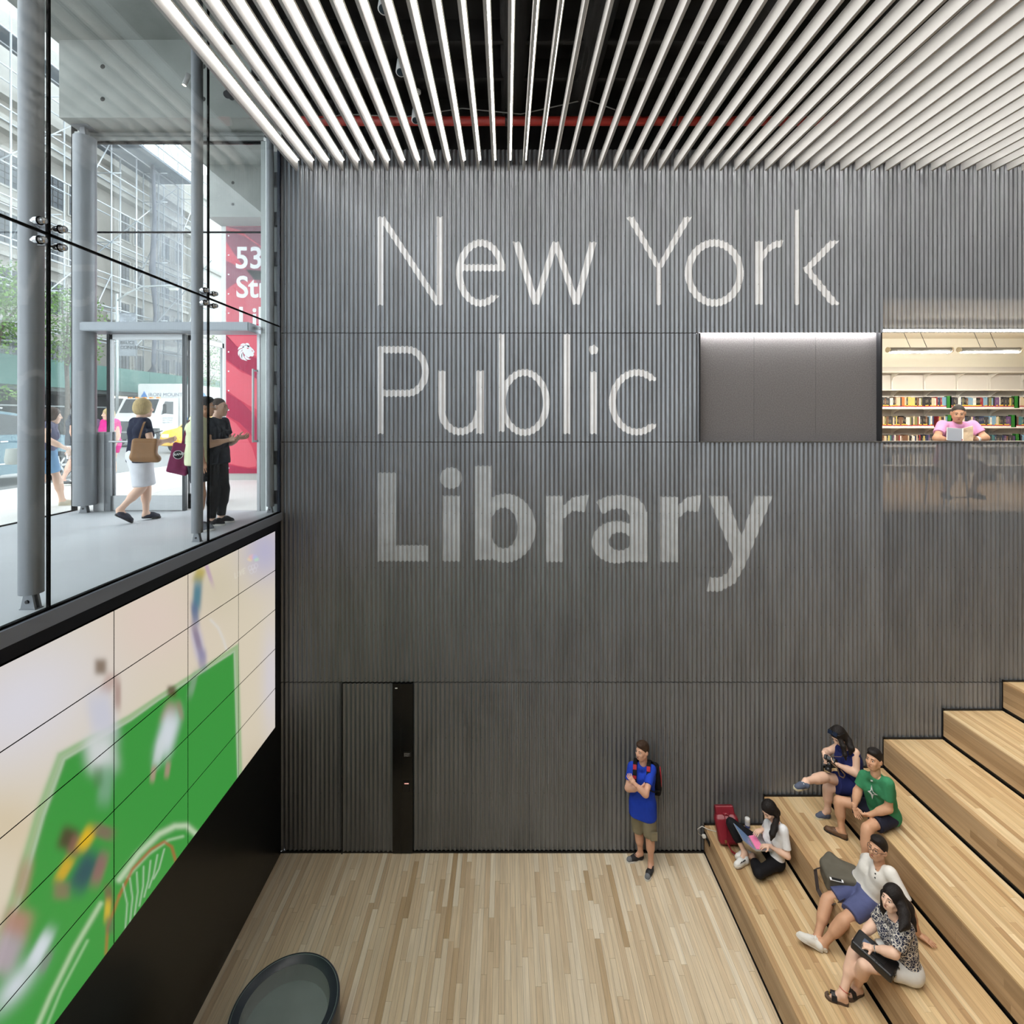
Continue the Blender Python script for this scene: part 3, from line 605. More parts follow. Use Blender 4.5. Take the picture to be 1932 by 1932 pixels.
t = thing('spotlight', p, 'small white spotlight fixed to the concrete beam in the lobby', 'spotlight')
ob('arm', MB().tube(p + Vector((.03, .09, .1)), p + Vector((.02, 0, .07)), .012), M_spot, t); ob('housing', MB().tube(p + Vector((.03, 0, .09)), p + Vector((-.02, -.02, -.08)), .032, n=18), M_white, t, True); ob('lens', MB().tube(p + Vector((-.0195, -.0202, -.079)), p + Vector((-.021, -.0205, -.083)), .026, n=18), emat('spot lens', (1, .85, .6), 4), t)
ob('spotlight', MB().tube(at(428, 172, 7.25) + Vector((0, .1, .05)), at(428, 172, 7.25) - Vector((0, 0, .05)), .05, n=16).tube(at(440, 180, 7.25), at(440, 180, 7.25) - Vector((0, .05, .06)), .04, n=16), M_dark, label='dark twin spotlight under the beam beside the first ceiling slat', cat='spotlight')
# outer street glazing and entrance screen
GYE = 7.80; XG = -6.60
w2 = thing('window_2', (XG, 2, SIDEZ), kind='structure')
for a, b in ((-.4, 1.7), (1.7, 3.75), (3.75, 5.8), (5.8, GYE)):
    ob('glass_pane', MB().box((XG - .015, a + .01, SIDEZ + .02), (XG, b - .01, 11.9)), M_glass, w2)
ob('corner_joint', MB().box((XG - .03, GYE - .03, SIDEZ), (XG + .02, GYE + .03, 11.1)), M_joint, w2)
ob('floor_channel', MB().box((XG - .02, -4, SIDEZ), (XG + .02, GYE, SIDEZ + .014)), M_joint, w2)
w3 = thing('window_3', (-5, GYE, SIDEZ), kind='structure')
def ex(px, Y=GYE): return (px - VX) / F * Y
def ez(py, Y=GYE): return CH - (py - VY) / F * Y
zt1 = ez(271); zj = ez(438); zh1 = ez(612); zh0 = ez(628)
for a, b in ((ex(142), ex(345)), (ex(345), ex(497))):
    for z0, z1 in ((zh1, zj), (zj, zt1)): ob('glass_pane', MB().box((a + .008, GYE, z0 + .008), (b - .008, GYE + .015, z1 - .008)), M_glass, w3)
ob('glass_pane', MB().box((ex(142), GYE, SIDEZ + .02), (ex(203), GYE + .015, zh1)), M_glass, w3)
ob('transom_joint', MB().box((ex(142), GYE - .004, zj - .011), (ex(497), GYE + .02, zj + .011)), M_joint, w3)
hd = MB(); hd.box((ex(142), GYE - .05, ez(268)), (ex(500), GYE + .06, ez(262))); hd.box((ex(142), GYE - .03, ez(262)), (ex(500), GYE + .04, ez(250))); hd.box((ex(142), GYE - .05, ez(259)), (ex(500), GYE + .06, ez(256)))
ob('head_channel', hd, mat('grey channel', C(150, 152, 150), .4, .4), w3); ob('head_gasket', MB().box((ex(142), GYE - .02, ez(271)), (ex(500), GYE + .03, ez(268))), M_joint, w3)
ob('right_jamb', MB().box((ex(494), GYE - .03, SIDEZ), (ex(503), GYE + .05, ez(268))), mat('pale aluminium post', C(176, 182, 180), .4, .3), w3)
t = thing('door_header', (ex(335), GYE, zh0), 'grey steel header box over the glass entrance doors', 'door header')
ob('beam', MB().cbox((ex(180), GYE - .30, ez(630)), (ex(487), GYE + .10, ez(614)), .01), mat('header grey', C(150, 155, 161), .4, .3), t)
for x in (178, 489): ob('bracket', MB().box((ex(x) - .06, GYE - .12, ez(624)), (ex(x) + .06, GYE - .06, ez(619))), M_stain, t)
# doors
d2 = thing('door_2', (ex(278), GYE, SIDEZ), kind='structure')
zd = ez(631); Yd = GYE
fr_ = MB(); fr_.box((ex(204), Yd - .03, SIDEZ), (ex(209), Yd + .03, zd)); fr_.box((ex(346), Yd - .03, SIDEZ), (ex(351), Yd + .03, zd)); ob('frame', fr_, mat('dark bronze frame', C(60, 62, 64), .35, .5), d2)
ob('stile', MB().box((ex(209), Yd - .02, SIDEZ + .02), (ex(214), Yd + .02, zd)), M_stain, d2); ob('top_rail', MB().box((ex(209), Yd - .02, ez(641)), (ex(346), Yd + .02, zd)), M_stain, d2)
ob('bottom_rail', MB().box((ex(209), Yd - .025, SIDEZ + .01), (ex(346), Yd + .025, ez(935))), M_stain, d2); ob('push_bar', MB().tube((ex(212), Yd - .06, ez(833)), (ex(332), Yd - .06, ez(833)), .016, n=10), M_stain, d2)
ob('door_glass', MB().box((ex(214), Yd - .006, ez(935)), (ex(346), Yd + .006, ez(641))), M_glass, d2)
d3 = thing('door_3', (ex(420), GYE, SIDEZ), kind='structure')
# second leaf stands folded open towards the street
xh = ex(352); o3 = MB(); o3.box((xh - .02, Yd + .06, SIDEZ + .02), (xh + .02, Yd + .11, zd)); o3.box((xh - .02, Yd + .95, SIDEZ + .02), (xh + .02, Yd + 1.0, zd)); o3.box((xh - .02, Yd + .06, SIDEZ + .02), (xh + .02, Yd + 1.0, SIDEZ + .25)); o3.box((xh - .02, Yd + .06, zd - .08), (xh + .02, Yd + 1.0, zd))
ob('leaf_frame', o3, M_stain, d3); ob('leaf_glass', MB().box((xh - .006, Yd + .11, SIDEZ + .25), (xh + .006, Yd + .95, zd - .08)), M_glass, d3)
d4 = thing('door_4', (ex(485), GYE, SIDEZ), kind='structure')
xj = ex(488); ob('jamb', MB().box((xj - .012, Yd - .03, SIDEZ), (xj + .03, Yd + .03, zd)), M_stain, d4)
hx = ex(483.5); ob('pull_handle', MB().tube((hx, Yd - .1, ez(697)), (hx, Yd - .1, ez(834)), .017, n=12).tube((hx, Yd - .1, ez(700)), (xj, Yd - .02, ez(700)), .012).tube((hx, Yd - .1, ez(832)), (xj, Yd - .02, ez(832)), .016), M_stain, d4)
t = thing('door_post', (ex(196), GYE, SIDEZ), 'brushed steel operator pedestal beside the entrance door', 'pedestal')
ob('body', MB().cbox((ex(181), GYE - .06, SIDEZ), (ex(203), GYE + .14, ez(815)), .008), M_stain, t); ob('side_plate', MB().box((ex(203), GYE - .06, SIDEZ), (ex(214), GYE + .05, ez(815))), mat('stainless dark', C(120, 122, 126), .3, .8), t)
# ================================================================ street beyond the glass
STZ = 5.02
ob('sidewalk', MB().box((-9.9, -8, SIDEZ - .2), (-6.63, 70, SIDEZ)).box((-6.63, WY + .13, SIDEZ - .2), (-3.65, 70, SIDEZ)), M_walk, kind='structure')
ob('street', MB().box((-22.2, -12, STZ - .2), (-9.9, 90, STZ)), mat('pale worn asphalt', C(150, 150, 150), .85, var=.06, vscale=.6), kind='structure')
ob('sidewalk_far', MB().box((-26.2, -12, STZ - .2), (-22.2, 90, STZ + .13)), M_walk, kind='structure')
# ---- red banner wall
YB = 11.6; xb0 = (427 - VX) / F * YB; zb0 = CH - (893 - VY) / F * YB; zb1 = CH - (427 - VY) / F * YB; xb1 = -3.7
def bx(px): return (px - VX) / F * YB
def bz(py): return CH - (py - VY) / F * YB
pl = thing('banner_wall', (-5, YB, SIDEZ), kind='structure'); pl['kind'] = 'structure'
ob('plinth', MB().box((xb0 - .12, YB + .01, SIDEZ), (xb1, YB + .5, ZBM)), mat('white site panel', C(222, 222, 220), .7), pl)
ob('base_course', MB().box((xb0 - .12, YB + .006, SIDEZ), (xb1, YB + .01, zb0 - .002)), mat('plinth concrete', C(190, 190, 186), .8), pl)
ban = thing('banner', (-5, YB, zb0), 'tall red library banner with white lettering and a lion emblem beside the entrance', 'banner')
M_b1 = mat('banner red', C(206, 58, 84), .7); M_b2 = mat('banner crimson', C(172, 34, 74), .7); M_b3 = mat('banner plum', C(134, 38, 74), .7); M_b4 = mat('banner coral', C(226, 96, 112), .7); M_bw = mat('banner white', C(238, 238, 242), .7)
ob('cloth', MB().box((xb0, YB - .012, zb0), (xb1, YB + .005, zb1)), M_b1, ban)
def bpoly(name, pts, m, lay): return ob(name, MB().prism([(bx(a), bz(b)) for a, b in pts], 'y', YB - .013 - lay * .0015, YB - .012 - lay * .0015), m, ban)
bpoly('printed_shape', [(427, 428), (560, 428), (560, 470), (500, 470), (470, 448), (452, 434)], M_b3, 1)
bpoly('printed_shape', [(427, 434), (462, 446), (490, 465), (540, 520), (540, 560), (490, 540), (450, 490), (427, 456)], M_b3, 1)
bpoly('printed_shape', [(427, 492), (460, 508), (500, 512), (540, 510), (540, 530), (480, 528), (450, 532), (436, 540), (427, 548)], M_b3, 1)
bpoly('printed_shape', [(427, 632), (450, 656), (470, 670), (540, 700), (540, 745), (480, 712), (450, 695), (427, 678)], M_b2, 1)
bpoly('printed_shape', [(428, 740), (455, 757), (480, 782), (500, 810), (540, 860), (540, 900), (500, 872), (488, 840), (470, 815), (452, 797), (428, 784)], M_b2, 1)
bpoly('printed_shape', [(428, 786), (445, 798), (462, 818), (476, 843), (485, 872), (483, 880), (470, 882), (448, 878), (428, 873)], M_b4, 1)
bpoly('printed_shape', [(427, 634), (490, 634), (540, 640), (540, 690), (470, 668), (446, 652)], M_b4, 1)
bpoly('printed_shape', [(428, 682), (456, 702), (490, 716), (540, 745), (540, 800), (470, 765), (450, 752), (428, 736)], M_b4, 1)
bpoly('printed_shape', [(427, 876), (470, 884), (540, 882), (540, 893), (427, 893)], M_b2, 1)
for s, px, py, h, nn in (('53', 444, 506, 41, '53rd'), ('St', 445.5, 561, 41, 'Street'), ('Li', 449, 619, 41, 'Library')):
    text('banner_lettering', nn if s == '53' else nn, (bx(px), YB - .0165, bz(py)), (1, 0, 0), (0, 0, 1), h / F * YB, M_bw, ban, bold=.018, ext=.0005, sx=.93)
# lion head emblem: white mane locks around a profile
def E(name, pts, m=M_bw, lay=3): return bpoly(name, pts, m, lay)
def petal(a0, a1, r0, r1, w):
    cx, cy_ = 466, 663; out = []
    for i in range(9):
        t = i / 8; a = math.radians(a0 + (a1 - a0) * t); r = r0 + (r1 - r0) * t; ww = w * math.sin(math.pi * min(1, t * .9 + .12)); out.append((a, r, ww))
    L = [(cx + (r + ww) * math.cos(a), cy_ + (r + ww) * math.sin(a)) for a, r, ww in out]; R = [(cx + (r - ww) * math.cos(a), cy_ + (r - ww) * math.sin(a)) for a, r, ww in out]
    return L + R[::-1]
for a0, a1, r0, r1, w in ((-60, -100, 10, 15, 3.2), (-95, -140, 12, 16.5, 2.6), (-120, -172, 10, 17, 2.6), (-150, -212, 9, 17.5, 2.8), (-178, -248, 8, 18, 3.0), (-205, -275, 9, 18, 2.8), (-245, -300, 9, 17, 2.6)): E('emblem_mane', petal(a0, a1, r0, r1, w))
E('emblem_face', [(458, 655), (464, 651), (470, 652), (475, 656), (479, 660), (481, 664), (479, 667), (480, 670), (477, 673), (473, 672), (470, 675), (465, 672), (461, 668), (458, 662)])
E('emblem_eye', [(466, 657), (470, 656.5), (470, 658), (467, 658.5)], M_b1, 4); E('emblem_nose', [(475, 661), (478, 662), (477, 664)], M_b1, 4)
for k in range(13): ob('grommet', MB().tube((xb0 + .06, YB - .018, zb0 + .12 + k * .44), (xb0 + .06, YB - .012, zb0 + .12 + k * .44), .018, n=8), M_bw, ban)

# ---- parked car and taxi
def car(name, label, cat, ctr, side, L, H, paint, yaw_dir=1, Wd=1.9, taxi=False):
    """ctr = (x of the near side plane, y of the front wheel, ground z); nose towards +Y if yaw_dir = 1"""
    x0, yw, z0 = ctr; s = yaw_dir
    def q(y, z): return (yw + s * y, z0 + z)
    k = H / 1.72
    prof = [(-3.72, .42), (-3.80, .75), (-3.74, 1.0), (-3.6, 1.12), (-3.42, 1.58), (-3.1, 1.70), (-1.75, 1.72), (-.95, 1.62), (-.25, 1.14), (.55, 1.02), (.80, .88), (.86, .62), (.82, .36), (.44, .30), (.41, .46), (.28, .64), (.0, .70), (-.28, .64), (-.41, .46), (-.44, .28), (-2.46, .28), (-2.49, .46), (-2.62, .64), (-2.9, .70), (-3.18, .64), (-3.31, .46), (-3.34, .30)]
    prof = [q(y, z * k) for y, z in prof]
    t = thing(name, (x0 - Wd / 2, yw - s * 1.4, z0), label, cat)
    mb = MB()
    # body as three slices: tumblehome above the belt line
    n = len(prof)
    xs_ = [x0 - Wd, x0 - Wd + .06, x0 - .06, x0]
    rings = []
    for xi, ins in ((x0 - Wd, .05), (x0 - Wd + .10, 0.), (x0 - .10, 0.), (x0, .05)):
        ring_ = []
        for (y, z) in prof:
            cz = max(0, (z - z0 - 1.05 * k)) * .28; xx = xi + (cz if xi < x0 - Wd / 2 else -cz)
            yy = y + (ins if y < yw - s * 1.4 else -ins) * .6
            ring_.append((xx, yy, z - ins * .4 if z > z0 + 1.5 * k else z))
        rings.append(ring_)
    vs = [p for r in rings for p in r]; fs = [(i * n + j, i * n + (j + 1) % n, (i + 1) * n + (j + 1) % n, (i + 1) * n + j) for i in range(3) for j in range(n)] + [tuple(range(n)), tuple(range(4 * n - 1, 3 * n - 1, -1))]
    mb.add(vs, fs); o = ob('body', mb, paint, t); autosmooth(o, 50)
    M_win = mat('dark car glass', C(22, 28, 32), .08); M_tyre = mat('black tyre rubber', C(28, 28, 30), .8); M_rimm = mat('alloy wheel', C(188, 190, 192), .3, .7); M_trimc = mat('bright trim', C(210, 212, 214), .25, .8)
    for ys in (((-3.42, 1.14), (-2.72, 1.14), (-2.72, 1.60), (-3.2, 1.58)), ((-2.62, 1.14), (-1.72, 1.14), (-1.72, 1.63), (-2.62, 1.62)), ((-1.62, 1.14), (-.48, 1.14), (-.98, 1.55), (-1.62, 1.62))):
        pts = []
        for (y, z) in ys:
            xx = x0 - max(0, (z - 1.05) * k) * .28; yy, zz = q(y, z * k); pts.append((xx, yy, zz))
        w = MB(); w.add([(a + .008, b, c) for a, b, c in pts] + [(a - .03, b, c) for a, b, c in pts], [(0, 1, 2, 3), (7, 6, 5, 4), (0, 4, 5, 1), (1, 5, 6, 2), (2, 6, 7, 3), (3, 7, 4, 0)]); ob('side_window', w, M_win, t)
    ws = MB(); a = q(-.90, 1.60 * k); b = q(-.30, 1.17 * k); ws.add([(x0 - .2, a[0], a[1] + .012), (x0 - Wd + .2, a[0], a[1] + .012), (x0 - Wd + .14, b[0], b[1] + .012), (x0 - .14, b[0], b[1] + .012), (x0 - .2, a[0], a[1] - .03), (x0 - Wd + .2, a[0], a[1] - .03), (x0 - Wd + .14, b[0], b[1] - .03), (x0 - .14, b[0], b[1] - .03)], [(0, 1, 2, 3), (7, 6, 5, 4), (0, 4, 5, 1), (1, 5, 6, 2), (2, 6, 7, 3), (3, 7, 4, 0)]); ob('windscreen', ws, M_win, t)
    for wy_ in (0, -2.9):
        for side_x in (x0 - .11, x0 - Wd + .11):
            c = (side_x, yw + s * wy_, z0 + .36); w = thing('wheel', c, parent=t)
            dirx = 1 if side_x > x0 - Wd / 2 else -1
            ob('tyre', MB().lathe(c, [(.24, -.1), (.34, -.11), (.36, -.07), (.36, .07), (.34, .11), (.24, .1), (.24, -.1)], 32, ax='x'), M_tyre, w, True)
            rm = MB(); rm.lathe(c, [(.001, .06 * dirx), (.06, .065 * dirx), (.07, .03 * dirx), (.21, .02 * dirx), (.245, .085 * dirx), (.25, .09 * dirx), (.25, .0)], 32, ax='x')
            rm.m = [1 if i // 32 in (2,) else 0 for i in range(len(rm.f))]
            for i in range(7):
                an = 2 * math.pi * i / 7; rm.obox(Vector(c) + Vector((.062 * dirx, .14 * math.cos(an), .14 * math.sin(an))), ((1, 0, 0), (0, math.cos(an), math.sin(an)), (0, -math.sin(an), math.cos(an))), (.012, .10, .026))
            ob('rim', rm, [M_rimm, M_tyre], w)
    ob('trim_strip', MB().box((x0 - .01, *sorted((q(-3.3, 0)[0], q(-.1, 0)[0]))[:1], z0 + .5 * k), (x0 + .012, max(q(-3.3, 0)[0], q(-.1, 0)[0]), z0 + .525 * k)), M_trimc, t)
    for y in (-2.45, -1.45): ob('door_handle', MB().cbox((x0 - .01, yw + s * y - .09, z0 + .98 * k), (x0 + .03, yw + s * y + .09, z0 + 1.01 * k), .006), M_trimc, t)
    ob('roof_rail', MB().tube((x0 - .28, yw - s * 3.1, z0 + 1.76 * k), (x0 - .28, yw - s * 1.2, z0 + 1.72 * k), .02, n=8), M_trimc, t)
    for xx in (x0 - .22, x0 - Wd + .22): ob('headlamp', MB().cbox((xx - .15, min(q(.74, 0)[0], q(.86, 0)[0]), z0 + .72 * k), (xx + .15, max(q(.74, 0)[0], q(.86, 0)[0]), z0 + .88 * k), .02), mat('headlamp', C(225, 230, 232), .15), t)
    ob('door_gap', MB().box((x0 - .004, yw - s * 1.68 - .004, z0 + .34), (x0 + .0035, yw - s * 1.68 + .004, z0 + 1.1 * k)), M_tyre, t)
    if taxi: ob('roof_sign', MB().cbox((x0 - Wd / 2 - .3, yw - s * 1.9 - .08, z0 + 1.70 * k), (x0 - Wd / 2 + .3, yw - s * 1.9 + .08, z0 + 1.88 * k), .02), M_white, t)
    return t
car('parked_car', 'pale blue parked car with dark side windows at the kerb outside the glass', 'car', (-10.95, 12.55, STZ), 0, 4.6, 1.74, mat('pale blue metallic paint', C(88, 118, 130), .3, .2))
car('taxi', 'yellow taxi behind the two men, in the street', 'taxi', (-12.75, 22.4, STZ), 0, 4.6, 1.6, mat('taxi yellow', C(240, 180, 20), .35), yaw_dir=-1, taxi=True)
# ---- box truck coming up the street
def truck():
    t = thing('box_truck', (-19.8, 27, STZ), 'white box truck with orange marker lights driving up the street', 'truck')
    M_tw = mat('white truck paint', C(216, 217, 216), .35); M_win = mat('dark car glass', (0, 0, 0)); M_tyre = mat('black tyre rubber', (0, 0, 0)); z = STZ
    xr = -18.62; xl = -20.75; y0 = 26.2
    cabp = [(y0, z + .75), (y0, z + 1.35), (y0 + .1, z + 1.52), (y0 + .95, z + 1.72), (y0 + 1.45, z + 2.55), (y0 + 2.75, z + 2.62), (y0 + 2.75, z + .6), (y0 + 1.3, z + .6), (y0 + 1.2, z + .95), (y0 + .35, z + .95), (y0 + .25, z + .6)]
    ob('cab', MB().prism(cabp, 'x', xl, xr), M_tw, t)
    a = Vector((0, y0 + .98, z + 1.76)); b = Vector((0, y0 + 1.42, z + 2.5)); nn = Vector((0, -.86, .5)) * .02
    w = MB(); w.add([(xl + .12, a.y + nn.y, a.z + nn.z), (xr - .12, a.y + nn.y, a.z + nn.z), (xr - .18, b.y + nn.y, b.z + nn.z), (xl + .18, b.y + nn.y, b.z + nn.z), (xl + .12, a.y + .02, a.z - .02), (xr - .12, a.y + .02, a.z - .02), (xr - .18, b.y + .02, b.z - .02), (xl + .18, b.y + .02, b.z - .02)], [(0, 1, 2, 3), (7, 6, 5, 4), (0, 4, 5, 1), (1, 5, 6, 2), (2, 6, 7, 3), (3, 7, 4, 0)]); ob('windscreen', w, M_win, t)
    ob('door_window', MB().prism([(y0 + 1.35, z + 1.75), (y0 + 2.3, z + 1.7), (y0 + 2.3, z + 2.4), (y0 + 1.62, z + 2.4)], 'x', xr - .02, xr + .012), M_win, t)
    ob('grille', MB().box((xl + .5, y0 - .03, z + .8), (xr - .5, y0 + .01, z + 1.32)), mat('dark grille', C(70, 72, 74), .5), t)
    for x in (xl + .25, xr - .25): ob('headlamp', MB().cbox((x - .2, y0 - .03, z + .9), (x + .2, y0 + .02, z + 1.15), .02), mat('headlamp', C(1, 1, 1)), t)
    ob('bumper', MB().cbox((xl - .05, y0 - .15, z + .4), (xr + .05, y0 + .05, z + .72), .03), mat('dark bumper', C(58, 60, 62), .5), t)
    for i in range(5): ob('marker_light', MB().box((xl + .25 + i * .38, y0 + 1.45, z + 2.55), (xl + .42 + i * .38, y0 + 1.55, z + 2.63)), mat('orange lens', C(240, 150, 30), .3), t)
    ob('mirror', MB().cbox((xr + .12, y0 + 1.25, z + 1.75), (xr + .3, y0 + 1.32, z + 2.25), .02), M_tyre, t); ob('mirror_arm', MB().tube((xr, y0 + 1.35, z + 1.7), (xr + .2, y0 + 1.3, z + 1.75), .02), M_tyre, t)
    bx0, bx1, by0, by1, bz0, bz1 = -21.05, -18.55, y0 + 2.9, y0 + 9.5, z + .95, z + 3.45
    ob('cargo_box', MB().cbox((bx0, by0, bz0), (bx1, by1, bz1), .06), M_tw, t)
    text('truck_lettering', 'IRON MOUNTAIN', (bx0 + .62, by0 - .002, bz1 - .72), (1, 0, 0), (0, 0, 1), .2, mat('truck blue grey', C(66, 82, 112), .6), t, ext=.006, sx=1.1)
    ob('truck_emblem', MB().prism([(bx0 + .2, bz1 - .76), (bx0 + .58, bz1 - .76), (bx0 + .4, bz1 - .42)], 'y', by0 - .012, by0 - .004), mat('truck blue', C(48, 120, 190), .5), t)
    ob('side_stripe', MB().prism([(by0 + .3, bz0 + .3), (by0 + 4.5, bz0 + .3), (by0 + 2.2, bz1 - .4)], 'x', bx1 + .002, bx1 + .01), mat('truck blue', C(1, 1, 1)), t)
    text('door_lettering', 'LOCAL MOVING\nAND STORAGE\nNEW YORK NY', (xr + .002, y0 + 1.4, z + 1.45), (0, 1, 0), (0, 0, 1), .09, mat('lettering grey', C(120, 122, 126), .6), t, ext=.008)
    text('box_mark', 'HAUL', (bx1 + .002, by0 + .35, bz1 - 1.45), (0, 0, 1), (0, -1, 0), .2, mat('sign red', C(190, 44, 50), .5), t, ext=.008)
    for y in (y0 + .78, y0 + 7.6):
        for x in (xl + .18, xr - .18):
            w = thing('wheel', (x, y, z + .48), parent=t)
            ob('tyre', MB().lathe((x, y, z + .48), [(.26, -.14), (.46, -.15), (.48, -.1), (.48, .1), (.46, .15), (.26, .14)], 28, ax='x'), M_tyre, w, True); ob('hub', MB().tube((x - .12, y, z + .48), (x + .12, y, z + .48), .26, n=24), mat('alloy wheel', C(1, 1, 1)), w)
    ob('chassis', MB().box((xl + .3, y0 + 1.2, z + .5), (xr - .3, by1 - .2, bz0 + .01)), M_tyre, t)
truck()
# ---- buildings across the street
M_stone = mat('grey limestone', C(146, 143, 137), .9, var=.2, vscale=.35, bump=.1, bscale=6)
M_stone2 = mat('limestone trim', C(164, 163, 158), .85, var=.08, vscale=.5)
M_cream = mat('pale rendered wall', C(188, 187, 181), .9, var=.05, vscale=.3)
M_pane = mat('dark window pane', C(58, 66, 74), .15); M_fr = mat('dark window frame', C(54, 54, 54), .6)
XF = -26.0
bd = thing('building', (XF - 3, 30, STZ), 'grey limestone building wrapped in scaffolding across the street', 'building')
ob('facade', MB().box((XF - 8, 14, STZ), (XF, 41.5, 23.2)), M_stone, bd)
for z0, z1, d in ((21.2, 21.55, .55), (21.55, 21.8, .75), (22.9, 23.3, .6), (17.6, 17.85, .22), (14.9, 15.1, .18), (11.6, 11.95, .3)): ob('cornice', MB().box((XF, 14, z0), (XF + d, 41.5, z1)), M_stone2, bd)
ob('upper_storey', MB().box((XF - 10, 14, 23.3), (XF - 2.5, 38, 33)), mat('pale upper wall', C(170, 169, 165), .9, var=.08, vscale=.4), bd)
for y, w in ((19.5, 1.1), (21.6, 1.1), (24.2, 1.1), (26.1, 1.0), (28.9, 1.0), (30.3, 1.0), (34.2, .95), (35.6, .95), (38.4, .9), (40.0, .9)):
    for z0, z1 in ((18.6, 20.3), (15.6, 17.2), (12.5, 14.3), (8.4, 10.9)):
        f_ = ob('window', MB().box((XF + .0, y - .12, z0 - .1), (XF + .06, y + w + .12, z0)).box((XF, y - .1, z1), (XF + .05, y + w + .1, z1 + .12)).box((XF, y - .1, z0), (XF + .04, y, z1)).box((XF, y + w, z0), (XF + .04, y + w + .1, z1)), M_stone2, bd)
        ob('pane', MB().box((XF - .02, y, z0), (XF + .012, y + w, z1)), M_pane, f_)
        mu = MB()
        for i in range(1, 3): mu.box((XF + .012, y + w * i / 3 - .02, z0), (XF + .03, y + w * i / 3 + .02, z1))
        for i in range(1, 5): mu.box((XF + .012, y, z0 + (z1 - z0) * i / 5 - .015), (XF + .03, y + w, z0 + (z1 - z0) * i / 5 + .015))
        ob('glazing_bars', mu, M_fr, f_)
for y, z in ((27.4, 18.7), (33.2, 12.9)): ob('air_conditioner', MB().cbox((XF, y, z), (XF + .5, y + .7, z + .5), .03), mat('off-white casing', C(215, 216, 212), .6), bd)
b2 = thing('building', (XF - 3, 52, STZ), 'pale rendered building further along the street', 'building')
ob('facade', MB().box((XF - 8, 41.6, STZ), (XF + .6, 60, 25.5)), M_cream, b2)
for z in (24.8, 19.0, 13.0): ob('ledge', MB().box((XF + .6, 41.6, z), (XF + .85, 60, z + .3)), M_stone2, b2)
for y in (45.5, 49.0): 
    for z in (10.5, 15.5, 20.8): ob('window', MB().box((XF + .58, y, z), (XF + .62, y + 1.5, z + 2.0)), M_pane, b2)
b3 = thing('building', (-30, 72, STZ), 'tall pale building with large dark windows at the far end of the street', 'building')
ob('facade', MB().box((-44, 62, STZ), (-14.0, 80, 36)), M_cream, b3)
for px0, px1 in ((409, 421),):
    for py0, py1 in ((452, 498), (533, 560), (425, 446)):
        a = at(px0, py1, 61.95); c = at(px1, py0, 61.95); ob('window', MB().box((a.x - 2.0, 61.9, a.z), (c.x, 62.05, c.z)), M_pane, b3)
for x in (-40, -36, -32): 
    for z in (12, 18, 24, 30): ob('window', MB().box((x, 61.9, z), (x + 2, 62.05, z + 3)), M_pane, b3)
# ---- scaffolding
sf = thing('scaffold', (XF + 1.5, 30, STZ), 'galvanised tube scaffolding standing against the limestone building', 'scaffold')
M_tube = mat('galvanised tube', C(186, 192, 198), .4, .4); M_tub2 = mat('darker tube', C(120, 128, 134), .4, .4)
for xo in (.95, 2.0):
    for y in (20.5, 22.6, 24.7, 26.8, 28.9, 31.0, 33.1, 35.2, 37.3, 39.4):
        ob('standard', MB().tube((XF + xo, y, 8.9), (XF + xo, y, 25.5 + (y % 3)), .045, n=8), M_tube, sf, True)
    for z in (11.2, 13.2, 15.2, 17.2, 19.3, 21.4, 23.4, 25.2): ob('ledger', MB().tube((XF + xo, 19.5, z), (XF + xo, 41.0, z), .04, n=8), M_tube, sf, True)
for i, y in enumerate((20.5, 24.7, 28.9, 33.1, 37.3)):
    for j, z in enumerate((11.2, 15.2, 19.3)):
        ob('brace', MB().tube((XF + 2.02, y, z), (XF + 2.02, y + 4.2, z + 4.1) if (i + j) % 2 else (XF + 2.02, y + 2.1, z + 4.1), .035, n=8), M_tub2 if j % 2 else M_tube, sf, True)
for y in (22.6, 26.8, 31.0, 35.2, 39.4):
    for z in (13.2, 17.2, 21.4, 23.4): ob('transom', MB().tube((XF + .85, y, z), (XF + 2.6, y, z), .035, n=8), M_tube, sf, True)
ob('deck', MB().box((XF + .3, 30.5, 23.45), (XF + 3.2, 37, 23.6)), mat('scaffold deck underside', C(96, 106, 116), .7), sf); ob('deck', MB().box((XF + .7, 20, 25.2), (XF + 1.9, 30, 25.3)), mat('scaffold deck underside', C(96, 106, 116), .7), sf)
for z in (24.4, 25.4): ob('truss_chord', MB().tube((XF + 3.1, 29, z), (XF + 3.1, 38, z), .05, n=8), M_tube, sf, True)
for i in range(12): ob('truss_web', MB().tube((XF + 3.1, 29 + i * .75, 24.4 + (i % 2)), (XF + 3.1, 29.75 + i * .75, 25.4 - (i % 2)), .03, n=6), M_tube, sf, True)
# debris netting: fine mesh, half see-through
M_net = bpy.data.materials.new('grey debris netting'); M_net.use_nodes = True; _n = M_net.node_tree; _b = _n.nodes['Principled BSDF']; _b.inputs['Base Color'].default_value = (*C(92, 98, 108), 1); _b.inputs['Roughness'].default_value = .9
_t = _n.nodes.new('ShaderNodeBsdfTransparent'); _m = _n.nodes.new('ShaderNodeMixShader'); _m.inputs[0].default_value = .52; _n.links.new(_b.outputs[0], _m.inputs[1]); _n.links.new(_t.outputs[0], _m.inputs[2]); _n.links.new(_m.outputs[0], _n.nodes['Material Output'].inputs[0])
nt = MB(); v = []; fcs = []
for i in range(13):
    for j in range(15):
        y = 34.2 + i * .28; z = 9.7 + j * 1.0; v.append((XF + 2.2 + .12 * math.sin(i * 1.3 + j * .4), y, z))
fcs = [(i * 15 + j, (i + 1) * 15 + j, (i + 1) * 15 + j + 1, i * 15 + j + 1) for i in range(12) for j in range(14)]; nt.add(v, fcs)
